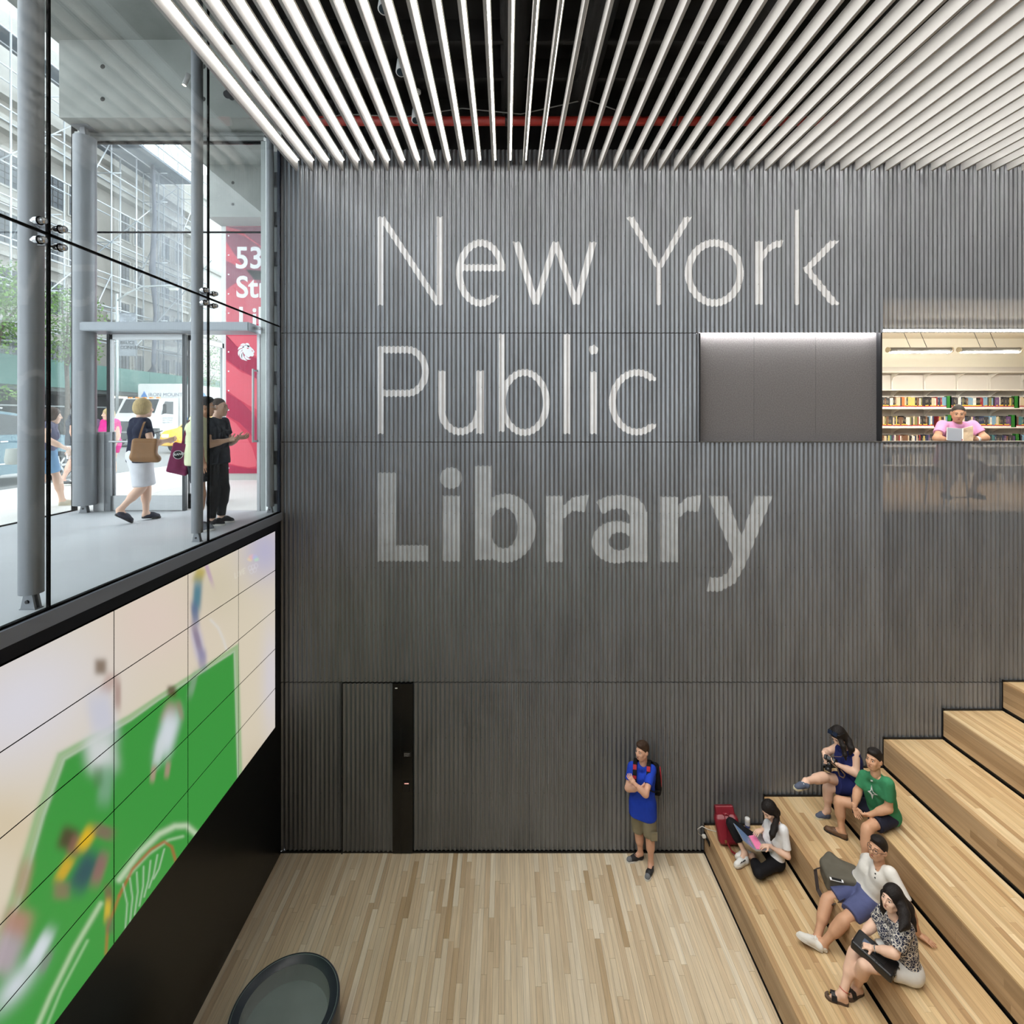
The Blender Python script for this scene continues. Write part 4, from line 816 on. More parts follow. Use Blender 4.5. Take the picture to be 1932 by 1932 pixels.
ob('netting', nt, M_net, label='dark grey debris netting hanging down the scaffold', cat='netting')
ob('netting', MB().path([(XF + 2.3, 34.2, 24), (XF + 2.35, 34.3, 20), (XF + 2.3, 34.15, 16.5), (XF + 2.4, 34.3, 13.5), (XF + 2.35, 34.2, 10.2), (XF + 2.4, 34.0, 9.6), (XF + 2.3, 34.3, 9.2)], [.10, .12, .2, .1, .14, .26, .12], 10), mat('bunched netting', C(88, 92, 102), .9), smooth=True, label='bunched dark netting hanging as a rope beside the netting sheet', cat='netting')
# ---- green sidewalk shed
sh = thing('sidewalk_shed', (-23.2, 30, STZ), 'green plywood sidewalk shed across the street', 'shed')
M_shed = mat('green painted plywood', C(72, 114, 106), .7, var=.05, vscale=.5)
y = 15.0
while y < 52: ob('shed_panel', MB().box((-22.5, y + .01, 8.05), (-22.42, y + 2.43, 9.40 if y > 19 else 9.6)), M_shed, sh); y += 2.44
ob('deck', MB().box((-25.9, 15, 7.85), (-22.5, 52, 8.05)), mat('shed deck', C(70, 78, 76), .8), sh)
for y in (16.5, 19, 21.5, 24, 26.5, 29, 31.5, 34, 36.5, 39): ob('shed_post', MB().tube((-22.6, y, STZ + .13), (-22.6, y, 7.9), .06, n=10), mat('shed post grey', C(150, 156, 158), .5), sh, True)
ob('cross_rail', MB().tube((-22.6, 16, 7.1), (-22.6, 42, 7.1), .035, n=8), mat('shed post grey', (0, 0, 0)), sh); 
for y in (24.6, 27.4, 30.2): ob('shed_lamp', MB().box((-23.4, y, 7.70), (-23.1, y + .9, 7.80)), emat('shed lamp', (1, .9, .7), 3), sh)
ob('shop_front', MB().box((-25.95, 15, STZ + .13), (-25.9, 45, 7.85)), mat('dark shop front', C(48, 50, 52), .4), sh)
text('street_number', '18', (-22.41, 31.9, 7.62), (0, 1, 0), (0, 0, 1), .62, mat('number black', C(24, 24, 26), .6), sh, ext=.01)
# ---- street lamp with a banner
t = thing('street_lamp', (-21.6, 28.3, STZ), 'grey street lamp with a curved arm and an exhibition banner', 'street lamp')
M_lp = mat('lamp post grey', C(176, 182, 184), .5, .3)
ob('pole', MB().tube((-21.6, 28.3, STZ + .1), (-21.6, 28.3, 13.4), .09, .06, 14), M_lp, t, True); ob('arm', MB().path([(-21.6, 28.3, 13.0), (-21.0, 28.3, 13.45), (-20.2, 28.3, 13.8), (-19.2, 28.3, 13.85), (-18.7, 28.3, 13.85)], [.05, .05, .045, .04, .04]), M_lp, t, True)
ob('lamp_head', MB().cbox((-18.9, 28.15, 13.72), (-18.1, 28.45, 13.9), .06), M_lp, t); ob('lamp_glass', MB().cbox((-18.7, 28.2, 13.60), (-18.2, 28.4, 13.73), .05), mat('frosted lamp glass', C(222, 224, 220), .3), t)
fb = ob('flag', MB().box((-21.45, 28.28, 9.95), (-20.55, 28.30, 12.35)), mat('flag dark grey', C(92, 98, 108), .7), t)
ob('flag_photo', MB().box((-21.45, 28.27, 11.55), (-20.55, 28.279, 12.3)), mat('cloud print', C(140, 146, 156), .7, var=.6, vscale=6), fb); ob('flag_field', MB().box((-21.45, 28.27, 9.95), (-20.55, 28.279, 11.0)), mat('flag pale', C(150, 156, 164), .7), fb)
text('flag_lettering', 'BRUCE\nCONNER', (-21.4, 28.265, 10.6), (1, 0, 0), (0, 0, 1), .19, mat('number black', (0, 0, 0)), fb, bold=.012, ext=.002)
# ---- site hoarding with lettering
hw = thing('hoarding', (-17, 40, STZ), 'white site hoarding with faint lettering beyond the truck', 'hoarding')
ob('board', MB().box((-24.0, 44, STZ), (-9.0, 44.15, 8.9)), mat('hoarding white', C(226, 228, 224), .7), hw); ob('top_rail', MB().box((-24.0, 43.95, 8.9), (-9, 44.2, 9.0)), mat('number black', (0, 0, 0)), hw)
text('hoarding_lettering', 'INFORMATION', at(399, 752, 43.95), (1, 0, 0), (0, 0, 1), .36, mat('faint grey letter', C(178, 182, 182), .7), hw, ext=.01)
# ---- trees
def tree(base, h, blobs, n, label, seed, leafcol, lsz=.13):
    r = random.Random(seed); t = thing('street_tree', base, label, 'tree'); b = Vector(base)
    tr = MB(); tr.path([b, b + Vector((.05, .05, h * .3)), b + Vector((-.05, .1, h * .6)), b + Vector((.1, 0, h * .85))], [.13, .1, .07, .03])
    for c, rad in blobs:
        s0 = b + Vector((0, .05, h * r.uniform(.3, .6))); c = Vector(c); tr.path([s0, s0.lerp(c, .5) + Vector((0, 0, .2)), c], [.05, .035, .015], 6)
    ob('trunk', tr, mat('grey brown bark', C(92, 82, 72), .9), t, True)
    lf = MB()
    for c, rad in blobs:
        for _ in range(int(n * rad[0] * rad[2])):
            while True:
                q = Vector((r.uniform(-1, 1), r.uniform(-1, 1), r.uniform(-1, 1)))
                if .25 < q.length < 1: break
            p = Vector(c) + Vector((q.x * rad[0], q.y * rad[1], q.z * rad[2])); d = Vector((r.gauss(0, 1), r.gauss(0, 1), r.gauss(0, .6) - .2)).normalized(); e = d.cross(Vector((r.gauss(0, 1), r.gauss(0, 1), r.gauss(0, 1)))).normalized(); L = lsz * r.uniform(.7, 1.4)
            lf.add([p, p + d * L * .5 + e * L * .32, p + d * L, p + d * L * .5 - e * L * .32], [(0, 1, 2, 3)], 0 if r.random() < .6 else 1)
    ob('foliage', lf, [mat('leaf green ' + str(seed), leafcol, .6), mat('leaf light ' + str(seed), tuple(min(1, c * 1.5) for c in leafcol), .6)], t, kind='stuff')
LG = C(84, 116, 52)
tree((-21.3, 21.2, STZ), 8.0, [((-20.6, 21.2, 12.0), (1.2, 1.2, 1.1)), ((-21.2, 21.6, 10.6), (1.3, 1.3, 1.0)), ((-20.5, 21.4, 11.2), (1.4, 1.2, 1.2)), ((-21.5, 21.2, 9.7), (1.0, 1.0, .6)), ((-21.3, 21.0, 7.6), (1.2, 1.0, .35))], 560, 'leafy green street tree at the left edge behind the first column', 11, LG)
tree((-20.9, 24.2, STZ), 7.6, [((-20.4, 24.0, 11.4), (1.5, 1.1, 1.1)), ((-20.9, 24.2, 10.3), (1.6, 1.2, 1.0)), ((-20.2, 24.0, 9.6), (1.2, 1.0, .7)), ((-21.1, 24.2, 12.3), (.7, .7, .5))], 460, 'leafy green street tree seen between the first and the thick column', 12, LG)
tree((-19.6, 33.6, STZ), 7.0, [((-19.5, 33.6, 10.8), (.9, .9, 1.1)), ((-19.2, 33.6, 9.4), (1.1, 1, 1.0)), ((-19.7, 33.6, 8.6), (.8, .8, .6))], 260, 'slender green street tree beside the red banner', 13, C(96, 122, 70))
# planter pot lamp beside banner
ob('wall_lantern', MB().lathe(at(417, 600, 20) + Vector((0, 0, -.25)), [(.001, 0), (.24, 0), (.26, .1), (.3, .62), (.31, .64), (.001, .64)], 20), mat('white pot', C(228, 228, 226), .5), smooth=True, label='white round hanging planter beyond the second column', cat='planter')
# ================================================================ book room behind the wall
YR = 11.32; SR = F / YR
def rx(px): return (px - VX) / SR
def rz(py): return CH - (py - VY) / SR
M_cw = mat('cream wall', C(242, 237, 222), .8); M_shelf = mat('white steel shelf', C(232, 228, 220), .5)
rm_ = thing('wall_book_room', (8, YR, SIDEZ), kind='structure')
ob('rear_wall', MB().box((OPW - .1, YR + .3, SIDEZ - .1), (13.3, YR + .4, 8.45)), M_cw, rm_); ob('side_wall', MB().box((OPW - .12, WY + .2, SIDEZ - .1), (OPW - .02, YR + .4, 8.45)), M_cw, rm_); ob('end_wall', MB().box((13.2, WY + .06, SIDEZ - .1), (13.3, YR + .4, 8.45)).box((XR + .2, WY + .06, SIDEZ - .1), (13.3, WY + .1, 8.45)), M_cw, rm_)
ob('book_room_floor', MB().box((OPW - .1, WY + .06, SIDEZ - .25), (13.2, YR + .4, SIDEZ)), mat('book room oak', C(176, 146, 112), .5, var=.1, vscale=3, stretch=(1, 8, 1)), kind='structure')
ob('book_room_ceiling', MB().box((OPW - .1, WY + .06, 8.35), (13.2, YR + .4, 8.45)), M_cw, kind='structure')
bs = thing('bookshelf', (rx(1800), YR, SIDEZ), 'white wall of library shelving behind the man in the pink shirt', 'bookshelf')
SH = [701, 735, 770, 806, 841.5, 877, 912]
for py in SH: ob('shelf', MB().box((OPW, YR - .02, rz(py) - .022), (13.1, YR + .26, rz(py))), M_shelf, bs)
ob('back_panel', MB().box((OPW, YR + .27, SIDEZ), (13.1, YR + .29, rz(690))), mat('shelf back', C(214, 208, 200), .7), bs)
for i in range(8):
    x = rx(1698.5) + i * 62.9 / SR
    ob('upright', MB().box((x - .012, YR + .24, SIDEZ), (x + .012, YR + .27, rz(700))), M_shelf, bs)
    for py in SH[:4]:
        z = rz(py) - .022; ob('bracket', MB().prism([(YR + .25, z), (YR + .0, z), (YR + .1, z - .04), (YR + .2, z - .10), (YR + .25, z - .2)], 'x', x - .006, x + .006), M_shelf, bs)
# books: each one its own object, sharing a mesh per colour
BC = [('dark grey', (58, 58, 62)), ('black', (36, 34, 36)), ('navy', (40, 52, 84)), ('beige', (206, 190, 160)), ('white', (224, 220, 212)), ('dark red', (140, 42, 48)), ('brown', (112, 80, 58)), ('yellow', (206, 190, 104)), ('orange', (206, 120, 62)), ('sky blue', (116, 156, 182)), ('magenta', (170, 64, 110)), ('olive', (120, 122, 76)), ('teal', (70, 120, 124)), ('purple', (104, 74, 120))]
M_tagr = mat('red shelf tag', C(170, 36, 44), .6); M_tagy = mat('yellow spine tag', C(228, 202, 64), .6); M_tagw = mat('white spine label', C(232, 230, 226), .6)
_bm = {}
def book(x, w, h, z, ci, tagm, shelfname):
    nm, c = BC[ci]; key = (ci, tagm)
    if key not in _bm:
        mb = MB(); mb.box((0, 0, 0), (1, .16, 1), 0); mb.box((.04, -.002, .0), (.96, 0, .12), 1); mb.box((.04, -.002, .12), (.96, 0, .22), 2)
        if tagm: mb.box((.04, -.002, .22), (.96, 0, .30), 3)
        if tagm: mb.box((.40, -.001, .45 + .07 * (ci % 3)), (.62, 0, .74 + .05 * (ci % 3)), 4)
        me = bpy.data.meshes.new('book'); me.from_pydata(mb.v, [], mb.f)
        for m in (mat('book ' + nm, C(*c), .6), M_tagw, M_tagr, M_tagy, mat('spine title print', C(170, 158, 136), .6)): me.materials.append(m)
        me.polygons.foreach_set('material_index', np.array(mb.m, dtype=np.int32)); me.update(); _bm[key] = me
    o = bpy.data.objects.new('book', _bm[key]); COL.objects.link(o); o.scale = (w, 1, h); _place(o, (x, YR + .01, z), None)
    tag(o, nm + ' book standing upright on the ' + shelfname, 'book', 'books on the ' + shelfname); return o
rb = random.Random(21); stash = MB()
for py, nm in ((770, 'topmost filled shelf'), (806, 'middle filled shelf'), (841.5, 'shelf level with the reading man\'s elbows')):
    x = 8.27; z = rz(py); ci = 0; run = 0; sparse = py > 830
    while x < 12.8:
        if run <= 0: ci = rb.choices(range(14), [6, 5, 3.5, 3, 2.5, 2, 2.5, .8, .5, .5, .2, 1, .6, .6])[0]; run = rb.choice([1, 1, 1, 1, 2, 3])
        w = rb.uniform(.025, .040); h = rb.uniform(.218, .252)
        pxx = VX + (x + w / 2) * SR
        if pxx > 1945: break
        vis = True
        if vis: book(x, w - .001, h, z, ci, rb.random() < .6, nm)
        else: stash.box((x, YR + .01, z), (x + w, YR + .17, z + h))
        x += w; run -= 1
        if rb.random() < .012: x += .09
for py in (877, 912):
    x = OPW + .02
    while x < 12.9:
        w = rb.uniform(.02, .04); stash.box((x, YR + .01, rz(py)), (x + w, YR + .17, rz(py) + rb.uniform(.19, .24)), rb.randrange(4)); x += w
        if rb.random() < .03: x += .3
ob('shelved_books', stash, [mat('book ' + n, C(1, 1, 1)) for n in ('dark grey', 'beige', 'brown', 'white')], label='rows of books dimly seen through the perforated metal', cat='books', kind='stuff')
for px, py, nm in ((1790, 770, 'top'), (1918, 770, 'top'), (1792, 806, 'middle'), (1912, 806, 'middle'), (1920, 841.5, 'lowest')):
    z = rz(py); x = rx(px); o = MB(); o.prism([(x - .05, z), (x + .05, z), (x + .05, z + .27), (x - .05, z + .27)], 'y', YR - .012, YR + .0); o.box((x + .02, YR - .012, z), (x + .05, YR + .14, z + .27))
    ob('book_end', o, mat('green book end', C(30, 112, 34), .5), label=('left' if px < 1850 else 'right') + ' green display block on the ' + nm + ' book shelf in view', cat='book end')
# pendant tube lamps
for k, (a, b) in enumerate(((1677, 1793), (1811, 1923), (1944, 2050))):
    Yp = 9.6; A = at(a, 660, Yp); B = at(b, 660, Yp); t = thing('pendant_lamp', (A + B) / 2, ('grey tube pendant lamp next to the felt panel', 'grey tube pendant lamp above the reading man', 'grey tube pendant lamp at the right end of the row')[k], 'pendant lamp', 'tube lamps of the book room')
    ob('tube_housing', MB().tube(A, B, .045, n=20), mat('lamp grey', C(140, 138, 134), .4, .3), t, True); ob('diffuser', MB().box((A.x + .03, Yp - .028, A.z - .058), (B.x - .03, Yp + .028, A.z - .03)), emat('warm lamp diffuser', (1, .95, .85), 170), t)
    for s_ in (.35, .62):
        P_ = A.lerp(B, s_); ob('suspension_wire', MB().tube(P_ + Vector((0, 0, .04)), P_ + Vector((-.2, 0, .5)), .004, n=6), M_dark, t)
    for e_, d_ in ((A, -1), (B, 1)): ob('end_cap', MB().tube(e_, e_ + Vector((.03 * d_, 0, 0)), .05, n=20), mat('lamp cap', C(226, 216, 190), .5), t)
for k in range(3):
    ob('counter', MB().box((OPW, WY + .12, Z2 - .045), (XE, WY + .5, Z2 - .012)), mat('counter top', C(120, 110, 100), .5), label='narrow counter along the opening where the man reads', cat='counter') if k == 0 else None
# ================================================================ people: smooth implicit bodies turned into meshes
A3 = lambda v: np.array([v[0], v[1], v[2]], dtype=np.float64)
def nrm(v): v = A3(v); return v / (np.linalg.norm(v) + 1e-12)
class SDF:
    def __init__(s, h): s.h = h; s.p = []
    def cone(s, a, b, ra, rb, k=.02, clip=None, op=1): s.p.append(('c', A3(a), A3(b), ra, rb, k, clip or [], op)); return s
    def ell(s, c, ax, rad, k=.02, clip=None, op=1): s.p.append(('e', A3(c), np.array([A3(a) for a in ax]), np.array(rad), 0, k, clip or [], op)); return s
    def box(s, c, ax, half, r=.01, k=.01, clip=None, op=1): s.p.append(('b', A3(c), np.array([A3(a) for a in ax]), np.array(half), r, k, clip or [], op)); return s
    def bnd(s, p):
        t, a, b, c, d, k, cl, op = p
        if t == 'c': m = max(c, d); return np.minimum(a, b) - m, np.maximum(a, b) + m
        m = np.abs(b * c[:, None]).sum(0) + (d if t == 'b' else 0); return a - m, a + m
    def build(s):
        h = s.h; B = [s.bnd(p) for p in s.p if p[7] > 0]; lo = np.min([b[0] for b in B], 0) - 4 * h; hi = np.max([b[1] for b in B], 0) + 4 * h
        n = np.ceil((hi - lo) / h).astype(int) + 1; D = np.full(n, .08, dtype=np.float32)
        ax = [lo[i] + np.arange(n[i]) * h for i in range(3)]
        for p in s.p:
            t, a, b, c, d, k, cl, op = p; l, u = s.bnd(p); pad = max(k, .0) + 3 * h
            i0 = np.maximum(((l - pad - lo) / h).astype(int), 0); i1 = np.minimum(((u + pad - lo) / h).astype(int) + 2, n)
            if np.any(i1 <= i0): continue
            X = np.stack(np.meshgrid(ax[0][i0[0]:i1[0]], ax[1][i0[1]:i1[1]], ax[2][i0[2]:i1[2]], indexing='ij'), -1)
            if t == 'c':
                ab = b - a; L2 = ab @ ab + 1e-12; tt = np.clip(((X - a) @ ab) / L2, 0, 1); q = np.linalg.norm(X - a - tt[..., None] * ab, axis=-1) - (c + (d - c) * tt)
            else:
                Q = (X - a) @ b.T
                if t == 'e': k0 = np.linalg.norm(Q / c, axis=-1); k1 = np.linalg.norm(Q / c ** 2, axis=-1) + 1e-9; q = k0 * (k0 - 1) / k1
                else: e = np.abs(Q) - c; q = np.linalg.norm(np.maximum(e, 0), axis=-1) + np.minimum(e.max(-1), 0) - d
            for (pp, nn) in cl: q = np.maximum(q, (X - A3(pp)) @ nrm(nn))
            sl = tuple(slice(i0[i], i1[i]) for i in range(3)); o = D[sl]
            if op > 0: hh = np.clip(.5 + .5 * (o - q) / max(k, 1e-5), 0, 1); D[sl] = o + (q - o) * hh - k * hh * (1 - hh)
            else: q = -q; hh = np.clip(.5 - .5 * (o - q) / max(k, 1e-5), 0, 1); D[sl] = o + (q - o) * hh + k * hh * (1 - hh)
        return nets(D, lo, h)
def nets(D, lo, h):
    S = D < 0; nx, ny, nz = D.shape; cnt = np.zeros((nx - 1, ny - 1, nz - 1), np.int8); off = [(i, j, k) for i in (0, 1) for j in (0, 1) for k in (0, 1)]
    for i, j, k in off: cnt += S[i:nx - 1 + i, j:ny - 1 + j, k:nz - 1 + k]
    M = (cnt > 0) & (cnt < 8); I = np.argwhere(M); N = len(I); vals = np.stack([D[I[:, 0] + i, I[:, 1] + j, I[:, 2] + k] for i, j, k in off], 1).astype(np.float64); O = np.array(off, float)
    acc = np.zeros((N, 3)); c = np.zeros(N)
    for a in range(8):
        for b in range(a + 1, 8):
            if np.abs(O[a] - O[b]).sum() == 1:
                va, vb = vals[:, a], vals[:, b]; m = (va < 0) != (vb < 0); t = np.where(m, va / np.where(m, va - vb, 1), 0)
                acc += np.where(m[:, None], O[a] + t[:, None] * (O[b] - O[a]), 0); c += m
    V = lo + (I + acc / np.maximum(c, 1)[:, None]) * h; ID = np.full(M.shape, -1, np.int64); ID[M] = np.arange(N); F = []
    for ax in range(3):
        d = [0, 0, 0]; d[ax] = 1; s0 = S[:nx - d[0], :ny - d[1], :nz - d[2]]; s1 = S[d[0]:, d[1]:, d[2]:]; E = np.argwhere(s0 != s1); u, v = [(1, 2), (2, 0), (0, 1)][ax]
        E = E[(E[:, u] > 0) & (E[:, v] > 0)]
        if not len(E): continue
        def cell(du, dv): q = E.copy(); q[:, u] -= du; q[:, v] -= dv; return ID[np.minimum(q[:, 0], nx - 2), np.minimum(q[:, 1], ny - 2), np.minimum(q[:, 2], nz - 2)]
        Q = np.stack([cell(1, 1), cell(0, 1), cell(0, 0), cell(1, 0)], 1); fl = s0[E[:, 0], E[:, 1], E[:, 2]]; Q[~fl] = Q[~fl][:, ::-1]; F.append(Q[(Q >= 0).all(1)])
    return V, (np.concatenate(F) if F else np.zeros((0, 4), int))
def sdfobj(name, fields, mats, parent):
    vs = []; fs = []; mi = []; n = 0
    for f, m in fields:
        v, q = f.build() if isinstance(f, SDF) else f
        vs.append(v); fs.append(np.asarray(q) + n); mi.append(np.full(len(q), m)); n += len(v)
    V = np.concatenate(vs); Q = np.concatenate(fs); lo = V.min(0); hi = V.max(0); org = np.array(((lo[0] + hi[0]) / 2, (lo[1] + hi[1]) / 2, lo[2])); V = V - org
    me = bpy.data.meshes.new(name); me.vertices.add(len(V)); me.vertices.foreach_set('co', V.astype(np.float32).ravel()); me.loops.add(len(Q) * 4); me.loops.foreach_set('vertex_index', Q.astype(np.int32).ravel())
    me.polygons.add(len(Q)); me.polygons.foreach_set('loop_start', np.arange(0, len(Q) * 4, 4, dtype=np.int32)); me.polygons.foreach_set('loop_total', np.full(len(Q), 4, dtype=np.int32))
    for m in mats: me.materials.append(m)
    me.polygons.foreach_set('material_index', np.concatenate(mi).astype(np.int32)); me.update(calc_edges=True); me.validate(); me.polygons.foreach_set('use_smooth', np.ones(len(me.polygons), dtype=bool))
    o = bpy.data.objects.new(name, me); COL.objects.link(o); _place(o, org, parent); return o
def mix(a, b, t): return A3(a) * (1 - t) + A3(b) * t
M_eye = mat('eye white', C(225, 220, 214), .3); M_iris = mat('dark iris', C(38, 26, 20), .25); M_lip = mat('lips', C(168, 92, 84), .5)
SKIN = {'fair': mat('fair skin', C(222, 172, 146), .55, var=.05, vscale=14), 'tan': mat('tan skin', C(206, 158, 126), .55, var=.05, vscale=14), 'light': mat('light skin', C(232, 192, 168), .55, var=.04, vscale=14)}
def headframe(f, u):
    u = nrm(u); f = A3(f); f = nrm(f - u * (f @ u)); r = np.cross(f, u); return f, u, r
def head_fields(c, f, u, s, h, neck):
    c = A3(c); f, u, r = headframe(f, u); ax = (r, f, u); P = lambda x, y, z: c + (r * x + f * y + u * z) * s
    S = SDF(h); S.ell(P(0, -.014, .025), ax, np.array((.076, .094, .094)) * s, .02); S.ell(P(0, .022, -.035), ax, np.array((.060, .070, .080)) * s, .03)
    S.cone(P(-.018, .055, -.098), P(.018, .055, -.098), .020 * s, .020 * s, .03); S.cone(P(-.05, .0, -.06), P(-.022, .05, -.095), .022 * s, .016 * s, .03); S.cone(P(.05, .0, -.06), P(.022, .05, -.095), .022 * s, .016 * s, .03)
    S.cone(P(-.033, .074, .022), P(.033, .074, .022), .014 * s, .014 * s, .015)
    for e in (-1, 1):
        S.ell(P(.031 * e, .094, .004), ax, np.array((.019, .014, .011)) * s, .010, op=-1); S.ell(P(.079 * e, -.008, -.008), (nrm(r + f * .3 * e), f, u), np.array((.010, .021, .032)) * s, .006); S.cone(P(.036 * e, .066, -.03), P(.03 * e, .06, -.055), .02 * s, .016 * s, .03)
    S.cone(P(0, .090, .010), P(0, .108, -.026), .008 * s, .0125 * s, .010); S.cone(P(-.012, .096, -.031), P(.012, .096, -.031), .009 * s, .009 * s, .008); S.cone(P(-.015, .080, -.066), P(.015, .080, -.066), .012 * s, .012 * s, .012)
    S.cone(P(0, -.022, -.05), A3(neck), .052 * s, .058 * s, .03)
    out = [(S, 0)]
    for e in (-1, 1):
        E = SDF(h * .7); E.ell(P(.031 * e, .078, .004), ax, np.array((.0120, .0095, .0066)) * s, .002); out.append((E, 1)); I = SDF(h * .6); I.ell(P(.031 * e, .0862, .004), ax, np.array((.0085, .0042, .0072)) * s, .001); out.append((I, 2))
        Bw = SDF(h * .7); Bw.cone(P(.017 * e, .089, .030), P(.046 * e, .079, .031), .0046 * s, .0036 * s, .002); out.append((Bw, 4))
    Lp = SDF(h * .7); Lp.cone(P(-.019, .085, -.064), P(0, .0925, -.0615), .0035 * s, .0055 * s, .004); Lp.cone(P(.019, .085, -.064), P(0, .0925, -.0615), .0035 * s, .0055 * s, .004); Lp.cone(P(-.012, .088, -.071), P(.012, .088, -.071), .005 * s, .005 * s, .004); out.append((Lp, 3))
    return out
def hand_field(w, d, n, side, curl=.5, s=1., h=.0042, spread=.09):
    """w wrist, d finger direction, n direction the palm faces, side = +1 / -1 picks the thumb side"""
    w = A3(w); d = nrm(d); n = A3(n); n = nrm(n - d * (n @ d)); t = np.cross(n, d) * side; S = SDF(h)
    S.cone(w - d * .03 * s, w + d * .02 * s, .027 * s, .026 * s, .02); S.box(w + d * .052 * s, (d, t, n), np.array((.030, .026, .004)) * s, .010 * s, .015)
    for i, L in enumerate((.070, .078, .072, .056)):
        b = w + (d * (.084 - .004 * abs(i - 1)) + t * (.029 - .0195 * i)) * s; fd = nrm(d + t * spread * (1.5 - i)); a = 0; p = b
        for j, fr in enumerate((.42, .32, .26)):
            a += curl * (.55, .75, .5)[j]; q = p + (fd * math.cos(a) + n * math.sin(a)) * L * fr * s; S.cone(p, q, (.0086 - .0006 * j) * s, (.0082 - .0009 * j) * s, .003); p = q
    b = w + (d * .022 + t * .028 + n * .004) * s; m = b + nrm(d * .6 + t * .75 + n * (.2 + .4 * curl)) * .042 * s; S.cone(b, m, .0135 * s, .0105 * s, .012); S.cone(m, m + nrm(d * .95 + t * .15 + n * (.2 + .8 * curl)) * .032 * s, .0102 * s, .0085 * s, .003)
    return S
def torso(S, J, off, k=.05, lo=0., sh=1., bust=0., clip=None, w=1.):
    hL, hR, sL, sR = (A3(J[q]) for q in ('hL', 'hR', 'sL', 'sR')); pm = (hL + hR) / 2; sm = (sL + sR) / 2; up = nrm(sm - pm); rt = nrm(sR - sL); fw = np.cross(up, rt)   # fw points out of the chest
    S.cone(mix(hL, pm, .12) - up * lo, mix(hR, pm, .12) - up * lo, (.098 + off) * w, (.098 + off) * w, k, clip)
    for h_, s_ in ((hL, sL), (hR, sR)):
        wa = mix(mix(pm, sm, .42), mix(h_, s_, .42), .62); ch = mix(sm, s_, .50) - up * .12
        S.cone(mix(pm, h_, .85), wa, (.088 + off) * w, (.078 + off) * w, k, clip); S.cone(wa, ch, (.078 + off) * w, (.094 + off) * w, k, clip); S.cone(ch, mix(sm, s_, .86) - up * .03, (.088 + off) * w, (.046 + off) * w, k * .7, clip)
        if bust: S.ell(mix(sm, s_, .5) - up * .17 + fw * .075, (rt, up, fw), np.array((.062, .062, .055)) * bust + off, .03, clip)
    for s_ in (sL, sR): S.cone(A3(J['nk']) - up * .035, mix(sm, s_, .82) - up * .012, .046 + off, .046 + off, .03, clip)
    S.cone(mix(sm, A3(J['nk']), .3), A3(J['nk']) - up * .02, .052 + off, .046 + off * .6, .03, clip)
    return up, rt, fw
def limb(S, a, b, r0, r1, off=0, k=.02, fr=1., bulge=0., ext=0.):
    a = A3(a); b = A3(b); e = mix(a, b, fr); cl = [] if fr >= 1 else [(e, b - a)]
    rr = r0 + (r1 - r0) * fr
    S.cone(a, e + nrm(b - a) * (ext + (.03 if fr < 1 else 0)), r0 + off, rr + off, k, cl)
    if bulge and fr > .4: m = mix(a, b, .3); S.cone(mix(a, b, .12), mix(a, b, .45), r0 * 1.0 + bulge * .5 + off, (r0 + r1) / 2 + bulge + off, .04, cl)
def body_fields(J, o, h):
    S = SDF(h); torso(S, J, -.004, bust=o.get('bust', 0) * .9, w=o.get('w', 1.)); ar = o.get('arm', 1.); lg = o.get('leg', 1.)
    for q in 'LR':
        limb(S, mix(J['s' + q], J['nk'], .08), J['e' + q], .047 * ar, .038 * ar, k=.03); limb(S, J['e' + q], J['w' + q], .040 * ar, .026 * ar, bulge=.004, k=.012)
        if 'k' + q in J:
            limb(S, J['h' + q], J['k' + q], .082 * lg, .052 * lg, k=.03); limb(S, J['k' + q], J['a' + q], .053 * lg, .036 * lg, bulge=.010 * lg, k=.015)
            he, to = A3(J['o' + q]), A3(J['t' + q]); d = nrm(to - he); up = A3(o.get('soleup' + q, (0, 0, 1))); up = nrm(up - d * (d @ up)); b = he + d * .035 + up * .04
            S.cone(J['a' + q], b, .034, .030, .02); S.cone(b, to - d * .06 + up * .030, .032, .027, .02); S.cone(J['a' + q], to - d * .09 + up * .035, .034, .026, .03)
    return S
def frame_prism(mb, he, to, up, outline, z0, z1, m=0):
    d = nrm(to - he); up = nrm(up - d * (d @ up)); s = np.cross(up, d); L = np.linalg.norm(to - he); n = len(outline); vs = []
    for z in (z0, z1): vs += [he + d * (x * L) + s * y + up * z for x, y in outline]
    mb.add([tuple(v) for v in vs], [tuple(range(n - 1, -1, -1)), tuple(range(n, 2 * n))] + [(i, (i + 1) % n, n + (i + 1) % n, n + i) for i in range(n)], m)
def outline(w=.046, n=9):
    top = [(0.0, .012), (.03, .028), (.15, .033), (.35, .033), (.55, .040), (.72, .045), (.86, .040), (.95, .026), (1.0, .008)]
    top = [(x, y * w / .045) for x, y in top]; return top + [(x, -y) for x, y in top[::-1]]
